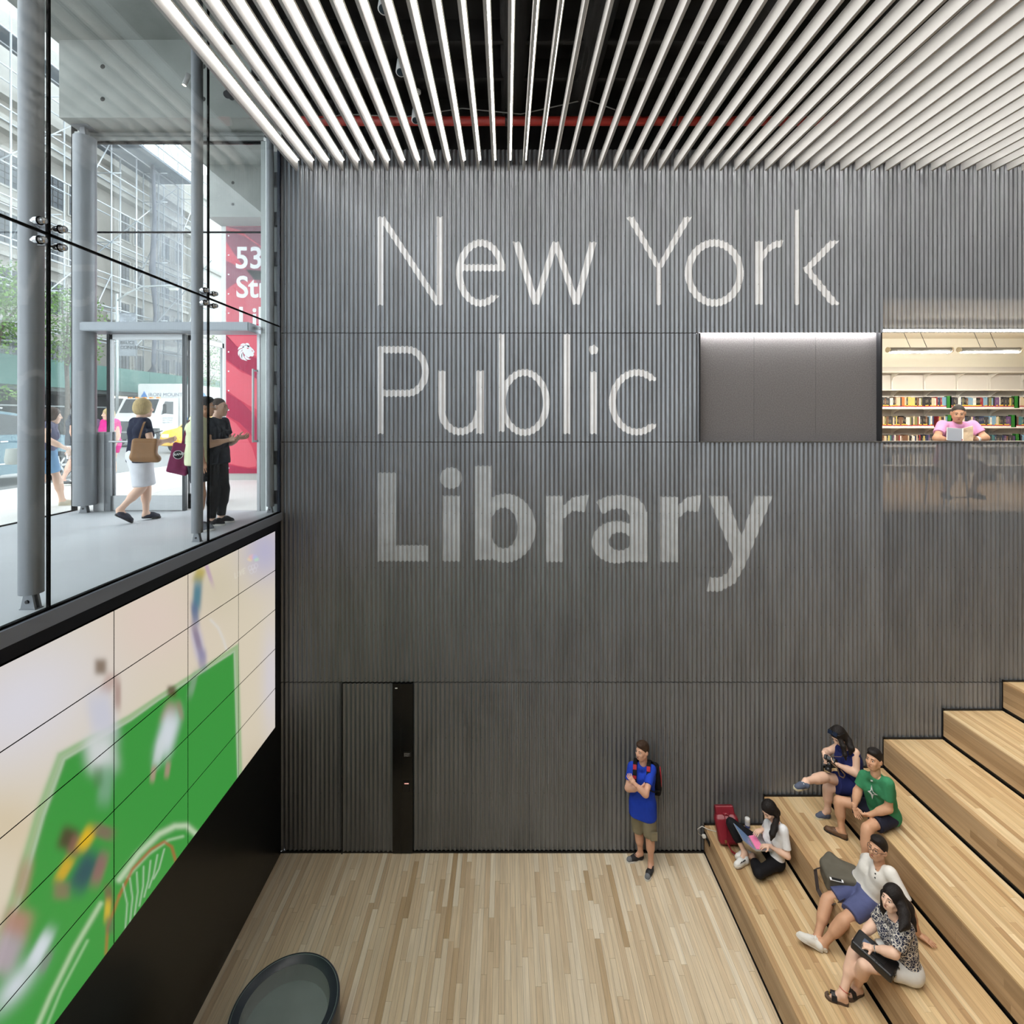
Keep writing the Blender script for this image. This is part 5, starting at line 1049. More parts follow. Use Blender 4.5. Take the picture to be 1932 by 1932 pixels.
def shoes(J, o, t, kind, mats, h):
    out = []
    for q in 'LR':
        if 't' + q not in J: continue
        he, to = A3(J['o' + q]), A3(J['t' + q]); d = nrm(to - he); up = A3(o.get('soleup' + q, (0, 0, 1))); up = nrm(up - d * (d @ up)); s = np.cross(up, d); L = np.linalg.norm(to - he); an = A3(J['a' + q])
        g = thing('shoe' if kind != 'sandal' else 'sandal', he, parent=t)
        sole = MB(); frame_prism(sole, he, to, up, outline(), 0, .024 if kind != 'sandal' else .026)
        ob('sole', sole, mats[1], g)
        if kind == 'sandal':
            st = MB(); c = he + d * L * .62 + up * .03
            st.ribbon([c - s * .046 - up * .01, c - s * .03 + up * .035, c + up * .045, c + s * .03 + up * .035, c + s * .046 - up * .01], .05, d, .003); c2 = he + d * L * .80 + up * .03
            st.ribbon([c + up * .045, c2 + up * .02, c2 + d * .012 - up * .004], .014, s, .003); ob('strap', st, mats[0], g)
            ob('buckle', MB().obox(c2 + up * .022, (d, s, up), (.008, .016, .003)), mats[2], g); continue
        S = SDF(h); cl = [(he + up * .014, -up)]; hi = .085 if kind == 'sneaker' else .062; cl2 = cl + [(he + up * hi, up - d * .35)]
        S.cone(he + d * .045 + up * .042, an - up * .0, .043, .040, .02, cl2); S.cone(he + d * .05 + up * .035, he + d * L * .55 + up * .045, .041, .041, .02, cl2); S.cone(he + d * L * .5 + up * .040, to - d * .045 + up * .028, .042, .036, .02, cl)
        sdfobj('upper', [(S, 0)], [mats[0]], g)
        lc = MB()
        if kind != 'loafer' or True:
            for i in range(3 if kind == 'loafer' else 5):
                c = he + d * L * (.48 + .065 * i) + up * (.091 - .008 * i if kind == 'sneaker' else .084 - .008 * i); lc.obox(c, (s, d, up), (.022, .005, .003))
            ob('laces', lc, mats[2], g)
        if kind == 'sneaker' and len(mats) > 3:
            tp = SDF(h); tp.cone(to - d * .06 + up * .034, to - d * .042 + up * .031, .0385, .0375, .01, cl); sdfobj('toe_cap', [(tp, 0)], [mats[3]], g)
    return
def hair_fields(c, f, u, s, style, extra, h):
    c = A3(c); f, u, r = headframe(f, u); ax = (r, f, u); P = lambda x, y, z: c + (r * x + f * y + u * z) * s; S = SDF(h)
    low = {'short': -.02, 'crop': -.015, 'bob': -.075, 'long': -.12}[style]
    R = {'short': (.082, .100, .103), 'crop': (.078, .096, .097), 'bob': (.100, .112, .112), 'long': (.088, .106, .106)}[style]
    cl = [(P(0, -.02, low), -u + f * (.95 if style in ('short', 'crop') else .18))]
    S.ell(P(0, -.018, .030), ax, np.array(R) * s, .01, cl)
    if style == 'bob': S.ell(P(0, -.03, -.02), ax, np.array((.104, .1, .085)) * s, .03)
    if style == 'short':
        S.ell(P(0, .018, .098), ax, np.array((.064, .074, .040)) * s, .02)
    if style == 'long':
        for e in (-1, 1): S.cone(P(.066 * e, -.012, .03), P(.072 * e, -.015, -.10), .030 * s, .030 * s, .02)
        S.cone(P(0, -.06, .0), P(0, -.07, -.12), .06 * s, .06 * s, .03)
    for pts, rr in extra:
        for (a, b), (ra, rb) in zip(zip(pts, pts[1:]), zip(rr, rr[1:])): S.cone(a, b, ra, rb, .02)
    S.ell(P(0, .105, -.038 if style in ('short', 'crop') else -.045), ax, np.array((.070, .075, .102)) * s, .02, op=-1)
    return S
def person(label, J, face, hu, skin, hair, top, bottom, shoe, hands, o=None, group=None, h=.010, hh=.0048):
    """all joints are world points; L / R are the wearer's own sides"""
    o = o or {}; s = o.get('hs', 1.); base = A3(J.get('tL', J['pel'])); t = thing('person', (A3(J['pel'])[0], A3(J['pel'])[1], min(base[2], A3(J['pel'])[2])), label, 'person', group)
    J = {k: A3(v) for k, v in J.items()}; hm = hair[1]
    fl = [(body_fields(J, o, h), 0)] + head_fields(J['hd'], face, hu, s, hh, J['nk'])
    for q, sd in (('L', -1), ('R', 1)):
        d, n, cu = hands[q]; fl.append((hand_field(J['w' + q], d, n, sd, cu, o.get('hands', .95), o.get('hhand', .0036)), 0))
    sdfobj('body', fl, [SKIN[skin], M_eye, M_iris, M_lip, hm], t)
    sdfobj('hair', [(hair_fields(J['hd'], face, hu, s, hair[0], hair[2] if len(hair) > 2 else [], hh * 1.3), 0)], [hm], t)
    # top
    tm, sl, off, hem, colr = top; S = SDF(h * .9); up, rt, fw = torso(S, J, off, lo=0, bust=o.get('bust', 0), w=o.get('w', 1.)); pm = (J['hL'] + J['hR']) / 2
    if hem > .06:
        S.cone(mix(J['hL'], pm, .02) - up * hem * .85, mix(J['hR'], pm, .02) - up * hem * .85, .104 + off, .104 + off, .05); S.cone(mix(J['hL'], pm, .15) + up * .08, mix(J['hR'], pm, .15) + up * .08, .098 + off, .098 + off, .05)
    if 'kL' in J and hem > .1: pass
    ar = o.get('arm', 1.)
    if sl > 0:
        for q in 'LR': limb(S, mix(J['s' + q], J['nk'], .10), J['e' + q], .046 * ar, .045 * ar, off, .025, sl)
    cut = o.get('neckcut', .055); S.ell(J['nk'] + up * .045 + fw * .022, (rt, up, fw), (cut + .008, .065, cut + .012), .008, op=-1)
    # cut the bottom edge straight along the hem
    S.box(pm - up * (hem + .5), (rt, up, fw), (.5, .5, .5), 0, .001, op=-1) if o.get('hemcut', True) else None
    g = sdfobj(o.get('topname', 'shirt'), [(S, 0)], [tm], t)
    if colr:
        cS = MB(); nk = J['nk'] + up * .012
        for e in (-1, 1):
            a = nk - fw * .055 + up * .012; b = nk + rt * .062 * e + up * .008; c = nk + fw * .066 + rt * .012 * e - up * .030; d2 = nk + rt * .070 * e - up * .03 + fw * .045
            cS.add([a, b, c, d2, b - up * .028 + rt * .014 * e, a - up * .03 - fw * .012], [(0, 1, 4, 5), (1, 2, 3, 4)])
        co = ob('collar', cS, tm, g, True); md = co.modifiers.new('s', 'SOLIDIFY'); md.thickness = .006
    # bottom
    if bottom:
        kind, bm_, fr, off2 = bottom; S = SDF(h * .9); lg = o.get('leg', 1.)
        S.cone(mix(J['hL'], pm, .12), mix(J['hR'], pm, .12), .104 + off2, .104 + off2, .05); wt = pm + up * .10; S.cone(mix(J['hL'], pm, .3) + up * .03, mix(J['hR'], pm, .3) + up * .03, .082 + off2, .082 + off2, .05)
        for q in 'LR':
            a, k_, an = J['h' + q], J['k' + q], J['a' + q]
            if kind == 'shorts':
                e = mix(a, k_, fr); S.cone(a, e + nrm(k_ - a) * .04, .092 * lg + off2, .074 * lg + off2 + o.get('flare', .0), .03, [(e, k_ - a)])
            elif kind == 'pants':
                S.cone(a, k_, .090 * lg + off2, .064 * lg + off2, .03); e = mix(k_, an, fr); limb(S, k_, an, .053 * lg, .036 * lg, off2 + .012, .015, fr if fr < 1 else .99, .010 * lg)
            elif kind == 'skirt':
                e = mix(a, k_, fr); m = (J['kL'] + J['kR']) / 2; md_ = mix(pm, m, fr); S.cone(a, mix(e, md_, .25) + nrm(k_ - a) * .04, .096 + off2, .086 + off2, .06, [(md_, m - pm)]); S.cone(pm, md_ + nrm(m - pm) * .04, .1 + off2, .09 + off2, .06, [(md_, m - pm)])
        sdfobj({'shorts': 'shorts', 'pants': 'trousers', 'skirt': 'skirt'}[kind], [(S, 0)], [bm_], t)
    if shoe: shoes(J, o, t, shoe[0], shoe[1], .0055 if h < .011 else .008)
    t['_up'] = tuple(up); return t, J, up, rt, fw
def hips(pel, dirv, w=.095):
    d = nrm(dirv); return A3(pel) - d * w, A3(pel) + d * w
M_hairb = mat('black hair', C(30, 25, 24), .55, var=.25, vscale=60, stretch=(2, 2, .3), bump=.6, bscale=90, spec=.3); M_hairbr = mat('dark brown hair', C(66, 48, 36), .6, var=.25, vscale=60, stretch=(2, 2, .3), bump=.6, bscale=90, spec=.3); M_hairbl = mat('blond hair', C(190, 166, 118), .65, var=.2, vscale=50, stretch=(2, 2, .3), bump=.5, bscale=90, spec=.3); M_hairg = mat('short dark grey hair', C(58, 52, 48), .6)
def cloth(name, c, rough=.9, bump=.35, bs=22, var=.06): return mat(name, C(*c), rough, var=var, vscale=9, bump=bump, bscale=bs, spec=.2)
M_blk = cloth('black cloth', (30, 30, 34)); M_whs = mat('white rubber sole', C(226, 224, 218), .6); M_lace = mat('white laces', C(230, 230, 228), .7); M_bsole = mat('black rubber sole', C(34, 32, 32), .7); M_blace = mat('black laces', C(28, 28, 30), .7)
v3 = lambda *a: np.array(a, float)

# ---- 1 standing man, blue polo, arms crossed, backpack
J = dict(pel=at(1213, 1519, 7.42), nk=at(1213.5, 1441, 7.42), hd=at(1211.5, 1416, 7.40), sL=at(1231.5, 1452, 7.36), sR=at(1190.5, 1446, 7.47), eL=at(1218.5, 1499, 7.13), wL=at(1197, 1478, 7.17), eR=at(1184, 1487, 7.38), wR=at(1209, 1489, 7.21),
         hL=at(1223, 1523, 7.38), hR=at(1202, 1521, 7.47), kL=at(1226.5, 1577, 7.36), kR=at(1205, 1566, 7.52), aL=at(1228, 1628, 7.40), aR=at(1208.5, 1609, 7.56))
J['oL'] = onz(1229.5, 1641, 0); J['tL'] = onz(1219.5, 1663, 0); J['oR'] = onz(1214, 1619.5, 0) + Vector((0, 0, 0)); J['tR'] = onz(1182, 1627, 0)
M_polo = cloth('royal blue pique', (38, 70, 190)); M_khaki = cloth('khaki cotton', (142, 134, 112)); M_snk = mat('black suede', C(44, 44, 48), .7, var=.1, vscale=30); M_greyleather = mat('grey leather', C(118, 122, 128), .6)
t, JJ, up, rt, fw = person('standing person in blue polo shirt and khaki shorts with crossed arms', J, v3(-.80, -.55, -.02), v3(-.03, 0, 1), 'fair', ('short', M_hairbr, []), (M_polo, .62, .016, .13, True), ('shorts', M_khaki, .97, .012),
    ('sneaker', (M_snk, M_whs, M_blace, M_greyleather)), {'L': (v3(-.5, .35, .55), v3(.1, .9, -.1), .7), 'R': (v3(.75, .25, .45), v3(-.2, .9, 0), .5)}, dict(w=1.04, neckcut=.05, topname='polo_shirt', flare=.008))
pk = ob('pocket', MB().cbox((0, 0, 0), (.1, .02, .13), .008), M_khaki, t); pk.location = Vector(A3(JJ['kL']) * .6 + A3(JJ['hL']) * .4) - WO[t.name] + Vector((.03, -.125, -.14))
# backpack on his back, straps over the shoulders
bp = thing('backpack', at(1243, 1521, 7.5), 'black backpack with red trim on the back of the standing person', 'backpack')
bc = mix(JJ['nk'], JJ['pel'], .48) - fw * .165 + rt * -.075
Sb = SDF(.009); Sb.box(bc - up * .01, (rt, fw, up), (.105, .028, .175), .045, .02); Sb.box(bc - fw * .03 - up * .06 - rt * .05, (rt, fw, up), (.08, .02, .10), .03, .03); M_bpk = cloth('black nylon', (26, 26, 29), .7); sdfobj('bag', [(Sb, 0)], [M_bpk], bp)
M_rst = mat('red webbing', C(176, 34, 52), .7)
for e, s_ in ((-1, JJ['sL']), (1, JJ['sR'])):
    sp = mix(JJ['nk'], s_, .62); pts = [bc + up * .17 + rt * .08 * e + fw * .02, sp + up * .072 - fw * .05, sp + up * .068 + fw * .05, sp + fw * .125 - up * .05, sp + fw * .142 - up * .14, sp + fw * .13 - up * .24, sp + fw * .06 - up * .31 + rt * .055 * e, bc - up * .16 + rt * .13 * e + fw * .03]
    st = ob('strap', MB().ribbon(pts, .055, rt, .006), M_bpk, bp)
    for i in range(2, 5):
        a, b = pts[i], pts[i + 1]; ob('strap_band', MB().ribbon([mix(a, b, .1) + fw * .006, mix(a, b, .55) + fw * .006], .050, rt, .006), M_rst, st)
ob('piping', MB().path([bc + up * .17 + rt * -.155 + fw * .0, bc + rt * -.167, bc - up * .12 + rt * -.167], .008), M_rst, bp, True)

# ---- 2 seated with laptop on the lowest tier
ZT1, ZT2, ZT3 = tz(1), tz(2), tz(3)
J = dict(pel=v3(3.66, 6.98, ZT1 + .115), nk=at(1463, 1551, 6.97), hd=at(1451, 1528, 6.97), sL=at(1480, 1566, 6.84), sR=at(1448, 1554, 7.07), eL=at(1487, 1616, 6.76), wL=at(1451, 1596, 6.86), eR=at(1443, 1566, 7.16), wR=at(1436, 1566, 7.04))
J['hL'], J['hR'] = hips(J['pel'], v3(0, 1, 0), .09)
J['kL'] = v3(3.33, 6.72, ZT1 + .12); J['aL'] = v3(3.40, 7.03, ZT1 + .075); J['kR'] = at(1379, 1552, 7.20); J['aR'] = v3(3.285, 7.02, ZT1 + .13)
J['tR'] = v3(3.10, 6.93, ZT1 + .01); J['oR'] = v3(3.325, 7.0, ZT1 + .03); J['tL'] = v3(3.17, 7.06, ZT1 + .02); J['oL'] = v3(3.40, 7.08, ZT1 + .03)
M_tee = cloth('white cotton', (232, 232, 234)); M_legg = cloth('black leggings', (26, 26, 30), .8, .15)
hd = A3(J['hd'])
pony = [([hd + v3(.075, 0, -.02), at(1464, 1545, 6.93), at(1461, 1562, 6.82), at(1457, 1574, 6.77), at(1454.5, 1585, 6.76)], [.045, .040, .042, .036, .012])]
t2, JJ, up, rt, fw = person('person in white T-shirt and black leggings typing on a laptop on the lowest tier', J, v3(-.72, -.35, -.62), v3(-.55, -.12, .85), 'light', ('long', M_hairb, pony), (M_tee, .75, .016, .0, False), ('pants', M_legg, .62, .004),
    ('sneaker', (mat('white leather', C(232, 232, 230), .5), mat('gum sole', C(214, 206, 192), .6), M_lace)), {'L': (v3(-.9, .1, -.1), v3(0, 0, -1), .5), 'R': (v3(-.85, -.35, -.1), v3(0, 0, -1), .5)}, dict(w=.86, leg=.86, arm=.82, bust=.6, hands=.86, hs=.96, topname='t_shirt'))
for i in range(3): ob('shoe_stripe', MB().obox(v3(3.185 + i * .026, 6.925 + i * .008, ZT1 + .075 + i * .006), (nrm((.5, -.3, .75)), nrm((.9, .3, 0)), nrm((-.2, -.95, .3))), (.026, .005, .012)), M_blk, t2)
lp = thing('laptop', (3.46, 7.0, .73), 'silver laptop with a pink keyboard on the lap of the seated person', 'laptop'); M_alu = mat('silver aluminium', C(196, 196, 198), .35, .6); lz = .725; lx0, lx1, ly0, ly1 = 3.35, 3.575, 6.845, 7.165
ob('base', MB().cbox((lx0, ly0, lz), (lx1, ly1, lz + .016), .005), M_alu, lp)
kb = ob('keyboard', MB().box((lx0 + .02, ly0 + .02, lz + .016), (lx0 + .12, ly1 - .02, lz + .0185)), mat('pink keyboard cover', C(244, 120, 170), .6), lp); km = MB()
for i in range(5):
    for j in range(12): km.box((lx0 + .024 + i * .019, ly0 + .025 + j * .0225, lz + .0185), (lx0 + .040 + i * .019, ly0 + .044 + j * .0225, lz + .0205))
ob('keys', km, mat('pink keys', C(250, 146, 190), .6), kb); ob('trackpad', MB().box((lx0 + .14, 6.95, lz + .016), (lx1 - .01, 7.06, lz + .0165)), mat('trackpad grey', C(176, 176, 178), .4, .4), lp)
sv = nrm((-.155, 0, .125)); sn = nrm((.125, 0, .155)); cc = v3(lx0, 7.005, lz + .012) + sv * .108
ob('screen_lid', MB().obox(cc, (sv, (0, 1, 0), sn), (.108, .16, .004)), M_alu, lp); ob('screen', MB().obox(cc + sn * .005, (sv, (0, 1, 0), sn), (.098, .15, .0012)), mat('laptop screen', C(96, 118, 150), .15, emit=C(120, 150, 190), estr=.25), lp)
# red backpack leaning on the wall
rb_ = thing('backpack', at(1375, 1586, 7.36), 'dark red leather backpack leaning on the corrugated wall beside the laptop user', 'backpack'); M_redl = mat('dark red leather', C(128, 28, 42), .35, var=.12, vscale=12, bump=.2, bscale=14); b0 = v3(3.22, 7.33, ZT1); b1 = v3(3.20, 7.56, ZT1 + .43); bu = nrm(b1 - b0); br = v3(.985, 0, 0) - bu * (bu[0]); br = nrm(v3(.95, -.15, .1) - bu * (v3(.95, -.15, .1) @ bu)); bn = np.cross(br, bu)
Sr = SDF(.008); Sr.box(b0 + bu * .17 + bn * .045, (br, bu, bn), (.115, .12, .045), .045, .02); Sr.box(b0 + bu * .34 + bn * .04, (br, bu, bn), (.10, .08, .03), .035, .05); sdfobj('bag', [(Sr, 0)], [M_redl], rb_)
Sf = SDF(.007); Sf.box(b0 + bu * .40 + bn * .05, (br, bu, bn), (.115, .045, .05), .012, .01); sdfobj('flap', [(Sf, 0)], [M_redl], rb_)
ob('strap', MB().ribbon([b0 + bu * .36 + bn * .12 + br * .02, b0 + bu * .28 + bn * .15 + br * .08, b0 + bu * .15 + bn * .15 + br * .17, b0 + bu * .04 + bn * .09 + br * .2], .03, nrm(bn + br * .4), .004), M_redl, rb_); ob('strap', MB().ribbon([b0 + bu * .36 + bn * .12 - br * .02, b0 + bu * .2 + bn * .17 - br * .03, b0 + bu * .05 + bn * .16 - br * .06, v3(3.16, 7.14, ZT1 + .05), v3(3.24, 7.06, ZT1 + .03), v3(3.33, 7.10, ZT1 + .05), b0 + bu * .03 + br * .1 + bn * .09], .03, (.1, .2, 1), .004), M_redl, rb_)
ob('knot', MB().tube(b0 + bu * .36 + bn * .11 - br * .04, b0 + bu * .36 + bn * .12 + br * .05, .018, n=10), M_redl, rb_, True); ob('buckle', MB().obox(b0 + bu * .05 + bn * .14 - br * .07, (br, bu, bn), (.014, .018, .004)), mat('brass', C(180, 150, 90), .3, .8), rb_)
cn = onz(1410, 1562.5, ZT1); cn.y = min(cn.y, 7.6); cp = thing('bottle', cn, 'small white capped bottle standing beside the red backpack', 'bottle'); ob('body', MB().lathe(cn, [(.001, 0), (.034, 0), (.036, .01), (.036, .10), (.034, .11)], 24), mat('white and blue label', C(206, 210, 222), .4), cp, True); ob('label_band', MB().lathe(cn, [(.0365, .02), (.0368, .021), (.0368, .055), (.0365, .056)], 24), mat('blue label', C(54, 74, 140), .4), cp, True); ob('cap', MB().lathe(cn, [(.035, .11), (.036, .115), (.036, .15), (.03, .158), (.001, .158)], 24), mat('white cap', C(236, 236, 236), .4), cp, True)
ol = onx(1334.5, 1583, X1); op_ = thing('power_outlet', ol, 'black power outlet in the riser of the lowest tier', 'outlet'); ob('plate', MB().cbox((X1 - .006, ol.y - .10, ol.z - .035), (X1 + .004, ol.y + .10, ol.z + .035), .003), M_gloss, op_)
pg = thing('charger', ol, 'white charger plug and cable in the outlet of the lowest tier', 'charger'); q = Vector((X1 - .006, ol.y + .05, ol.z)); ob('plug', MB().cbox(q + Vector((-.05, -.025, -.02)), q + Vector((-.001, .025, .02)), .008), M_whs, pg)
ob('cable', MB().path([q + Vector((-.05, 0, 0)), q + Vector((-.11, -.01, .05)), q + Vector((-.12, -.01, .12)), q + Vector((-.06, -.02, .165)), (X1 + .02, q.y - .03, ZT1 + .012), (X1 + .12, q.y - .06, ZT1 + .006), (X1 + .18, q.y - .06, ZT1 + .006)], .005), M_whs, pg, True)

# ---- 3 woman with a camera, third tier by the wall
J = dict(pel=at(1611, 1480, 7.15), nk=at(1597, 1411, 7.18), hd=at(1582, 1388, 7.17), sL=at(1615, 1420, 7.04), sR=at(1580, 1409, 7.32), eL=at(1615.5, 1459, 6.99), wL=at(1581, 1443, 7.06), eR=at(1560, 1419, 7.37), wR=at(1555.5, 1424, 7.22), kR=at(1556, 1466, 7.08), aR=at(1521, 1474, 6.90), kL=at(1562, 1486, 7.20), aL=at(1562, 1527, 7.23))
J['hL'], J['hR'] = hips(J['pel'], A3(J['sR']) - A3(J['sL']), .095); J['oL'] = onz(1566.5, 1543, ZT2); J['tL'] = onz(1538, 1543.5, ZT2); J['oR'] = at(1516, 1480, 6.89); J['tR'] = at(1500, 1478, 6.74)
J['oR'] = A3(J['aR']) + v3(.02, .02, -.075); J['oR'] = A3(J['aR']) + v3(.03, .0, -.072); J['tR'] = J['oR'] + nrm(v3(-.93, -.22, .03)) * .235
M_navy = cloth('navy dress cloth', (38, 44, 96)); M_boat = mat('blue grey canvas', C(84, 92, 112), .8); M_gum = mat('cream rubber sole', C(206, 198, 170), .7); hd = A3(J['hd'])
lh = [([hd + v3(.07, .02, .02), at(1600, 1398, 7.13), at(1606, 1412, 7.05), at(1603, 1424, 7.02)], [.055, .05, .04, .012]), ([hd + v3(-.02, -.06, -.02), at(1591, 1408, 7.02), at(1594, 1424, 6.98), at(1596, 1434, 6.98)], [.035, .034, .026, .01])]
t3, JJ, up, rt, fw = person('person in navy dress with crossed legs looking at a camera', J, v3(-.70, -.32, -.64), v3(-.58, -.15, .80), 'light', ('long', M_hairb, lh), (M_navy, .0, .014, .02, False), ('skirt', M_navy, .62, .012), ('loafer', (M_boat, M_gum, M_lace)),
    {'L': (v3(-.75, .3, .35), v3(-.3, .4, .8), .7), 'R': (v3(-.05, -.6, -.5), v3(-.6, -.2, .4), .8)}, dict(bust=1., w=1.02, arm=1.12, leg=1.08, soleupR=v3(.1, -.25, 1), topname='dress_bodice', neckcut=.06))
cm = thing('camera', at(1566, 1436, 7.13), 'black camera with a long lens and strap held by the person in the navy dress', 'camera'); cp0 = A3(at(1567, 1433, 7.13)); ca = nrm(v3(-.45, -.35, -.75)); cr = nrm(np.cross(ca, v3(0, 0, 1))); cu = np.cross(cr, ca); M_cam = mat('camera black', C(30, 31, 34), .35)
Sc = SDF(.006); Sc.box(cp0, (cr, ca, cu), (.062, .022, .042), .010, .01); Sc.box(cp0 + cu * .055, (cr, ca, cu), (.022, .02, .014), .008, .015); Sc.cone(cp0 - cr * .058, cp0 - cr * .055 + ca * .03, .03, .024, .015); sdfobj('body', [(Sc, 0)], [M_cam], cm)
ob('lens', MB().tube(cp0 + ca * .02, cp0 + ca * .11, .034, .036, 20).tube(cp0 + ca * .11, cp0 + ca * .155, .040, .042, 20), M_cam, cm, True); ob('strap', MB().ribbon([cp0 + cr * .07 + cu * .03, at(1588, 1428, 7.0), at(1596, 1416, 7.02)], .016, fw, .002), mat('camera strap', C(96, 74, 56), .7), cm); ob('strap', MB().ribbon([cp0 + cr * .07, at(1580, 1450, 6.97), at(1584, 1464, 6.95), at(1592, 1468, 6.94), at(1594, 1462, 6.95), at(1586, 1452, 6.97)], .02, (1, .3, 0), .002), mat('camera strap', C(96, 74, 56), .7), cm)
sg = thing('sunglasses', at(1575, 1374, 7.14), 'dark sunglasses pushed up on the hair of the person with the camera', 'sunglasses'); f_, u_, r_h = headframe(v3(-.70, -.32, -.64), v3(-.58, -.15, .80))
for e in (-1, 1): ob('lens', MB().obox(hd + u_ * .112 + f_ * .055 + r_h * .036 * e, (r_h, nrm(f_ - u_ * .6), nrm(u_ + f_ * .6)), (.031, .026, .004)), mat('dark lens', C(30, 40, 60), .08), sg)
ob('frame', MB().path([hd + u_ * .06 - f_ * .05 + r_h * .092, hd + u_ * .10 + f_ * .04 + r_h * .085, hd + u_ * .112 + f_ * .062, hd + u_ * .10 + f_ * .04 - r_h * .085, hd + u_ * .06 - f_ * .05 - r_h * .092], .005), M_cam, sg, True)

# ---- 4 man in green T-shirt
J = dict(pel=at(1667, 1533, 6.66), nk=at(1652, 1461, 6.58), hd=at(1649, 1432, 6.58), sL=at(1678, 1479, 6.42), sR=at(1629, 1464, 6.76), eL=at(1677, 1525, 6.42), wL=at(1641, 1537, 6.52), eR=at(1618.5, 1492, 6.76), wR=at(1612, 1522, 6.70), kR=at(1583, 1510, 6.97), aR=at(1588, 1567, 6.92), kL=at(1636.5, 1562, 6.45), aL=v3(4.50, 6.40, ZT2 + .085))
J['hL'], J['hR'] = hips(J['pel'], A3(J['sR']) - A3(J['sL']), .10); J['oR'] = onz(1600, 1585, ZT2); J['tR'] = onz(1554, 1564, ZT2); J['oL'] = v3(4.56, 6.39, ZT2); J['tL'] = v3(4.32, 6.33, ZT2)
M_grn = cloth('green cotton', (60, 132, 92)); M_nsh = cloth('dark navy shorts', (42, 44, 60)); M_brn = mat('brown leather', C(96, 70, 50), .55, var=.1, vscale=20)
t4, JJ, up, rt, fw = person('person in green T-shirt with a star print sitting with clasped hands', J, v3(-.86, -.40, .12), v3(.05, .02, 1), 'tan', ('short', M_hairb, []), (M_grn, .66, .016, .03, False), ('shorts', M_nsh, .66, .014), ('loafer', (M_brn, M_bsole, mat('leather laces', C(70, 48, 36), .7))),
    {'L': (v3(-.55, .35, -.3), v3(-.1, .8, .3), .9), 'R': (v3(.1, -.35, -.7), v3(-.2, -.8, .2), .7)}, dict(w=1.08, arm=1.12, leg=1.08, topname='t_shirt', flare=.01))
# star print on the chest, lying on the shirt
def onchest(o_, px, py): 
    d = at(px, py, 1.) - cam.location; hit = None; inv = Matrix.Translation(-WO[o_.name]); r_ = o_.ray_cast(inv @ cam.location, d.normalized()); return (Vector(r_[1]) + WO[o_.name], Vector(r_[2])) if r_[0] else (None, None)
bpy.context.view_layer.update()
shirt = [c for c in t4.children if c.name.startswith('t_shirt')][0]
def decal(name, o_, pts, m, par, lift=.004, sub=6):
    P2 = [];n = len(pts)
    cx = sum(p[0] for p in pts) / n; cy_ = sum(p[1] for p in pts) / n; vs = []; fs = []
    ringN = 4; rings = []
    dense = []
    for i in range(n):
        a, b = pts[i], pts[(i + 1) % n]
        for k in range(sub): dense.append((a[0] + (b[0] - a[0]) * k / sub, a[1] + (b[1] - a[1]) * k / sub))
    def pt(x, y):
        p, nn = onchest(o_, x, y); return None if p is None else p + nn * lift
    c = pt(cx, cy_)
    if c is None: return None
    vs.append(c); L = len(dense)
    for r in range(1, ringN + 1):
        for (x, y) in dense:
            p = pt(cx + (x - cx) * r / ringN, cy_ + (y - cy_) * r / ringN); vs.append(p if p is not None else vs[-1])
    fs += [(0, 1 + i, 1 + (i + 1) % L) for i in range(L)]
    for r in range(ringN - 1): fs += [(1 + r * L + i, 1 + (r + 1) * L + i, 1 + (r + 1) * L + (i + 1) % L, 1 + r * L + (i + 1) % L) for i in range(L)]
    return meshobj(name, [tuple(v) for v in vs], fs, m, None, par, fix=False)
star = [(1645, 1481), (1648, 1494), (1657, 1500), (1648, 1499), (1646, 1508), (1643, 1498), (1637, 1492), (1642.5, 1491)]
M_prw = mat('white shirt print', C(226, 230, 228), .8)
decal('star_print', shirt, star, M_prw, shirt); decal('star_center', shirt, [(1645, 1489), (1648, 1496), (1652, 1498), (1646.5, 1498), (1643.5, 1494), (1641, 1492.5), (1644, 1492)], mat('green star print', C(34, 96, 74), .8), shirt, .006); decal('chest_print', shirt, [(1643, 1471), (1647, 1472), (1647, 1474.5), (1643, 1474)], M_prw, shirt)

# ---- 5 man in white henley and glasses, second tier
J = dict(pel=v3(4.25, 6.03, ZT2 + .105), nk=at(1659, 1633, 5.90), hd=at(1656, 1600, 5.90), sL=at(1684, 1649, 5.72), sR=at(1637, 1621, 6.08), eL=at(1712, 1706, 5.58), wL=v3(4.50, 5.56, ZT2 + .06), eR=v3(4.42, 6.27, ZT2 + .26), wR=v3(4.50, 6.32, ZT2 + .05), kR=at(1561, 1697, 6.08), aR=at(1541, 1772, 5.93), kL=at(1594, 1735, 5.80), aL=at(1554, 1780, 5.86))
J['hL'], J['hR'] = hips(J['pel'], v3(.05, 1, 0), .10); J['oR'] = onz(1552, 1795, ZT1 + .005); J['tR'] = J['oR'] + Vector(nrm(v3(-.80, .30, .30)) * .285); J['oL'] = v3(3.68, 5.84, ZT1 + .012); J['tL'] = v3(3.44, 5.95, ZT1 + .05)
M_hen = cloth('white henley knit', (224, 220, 214)); M_bsh = cloth('slate blue shorts', (86, 92, 132)); M_cv = mat('white canvas', C(226, 224, 218), .8)
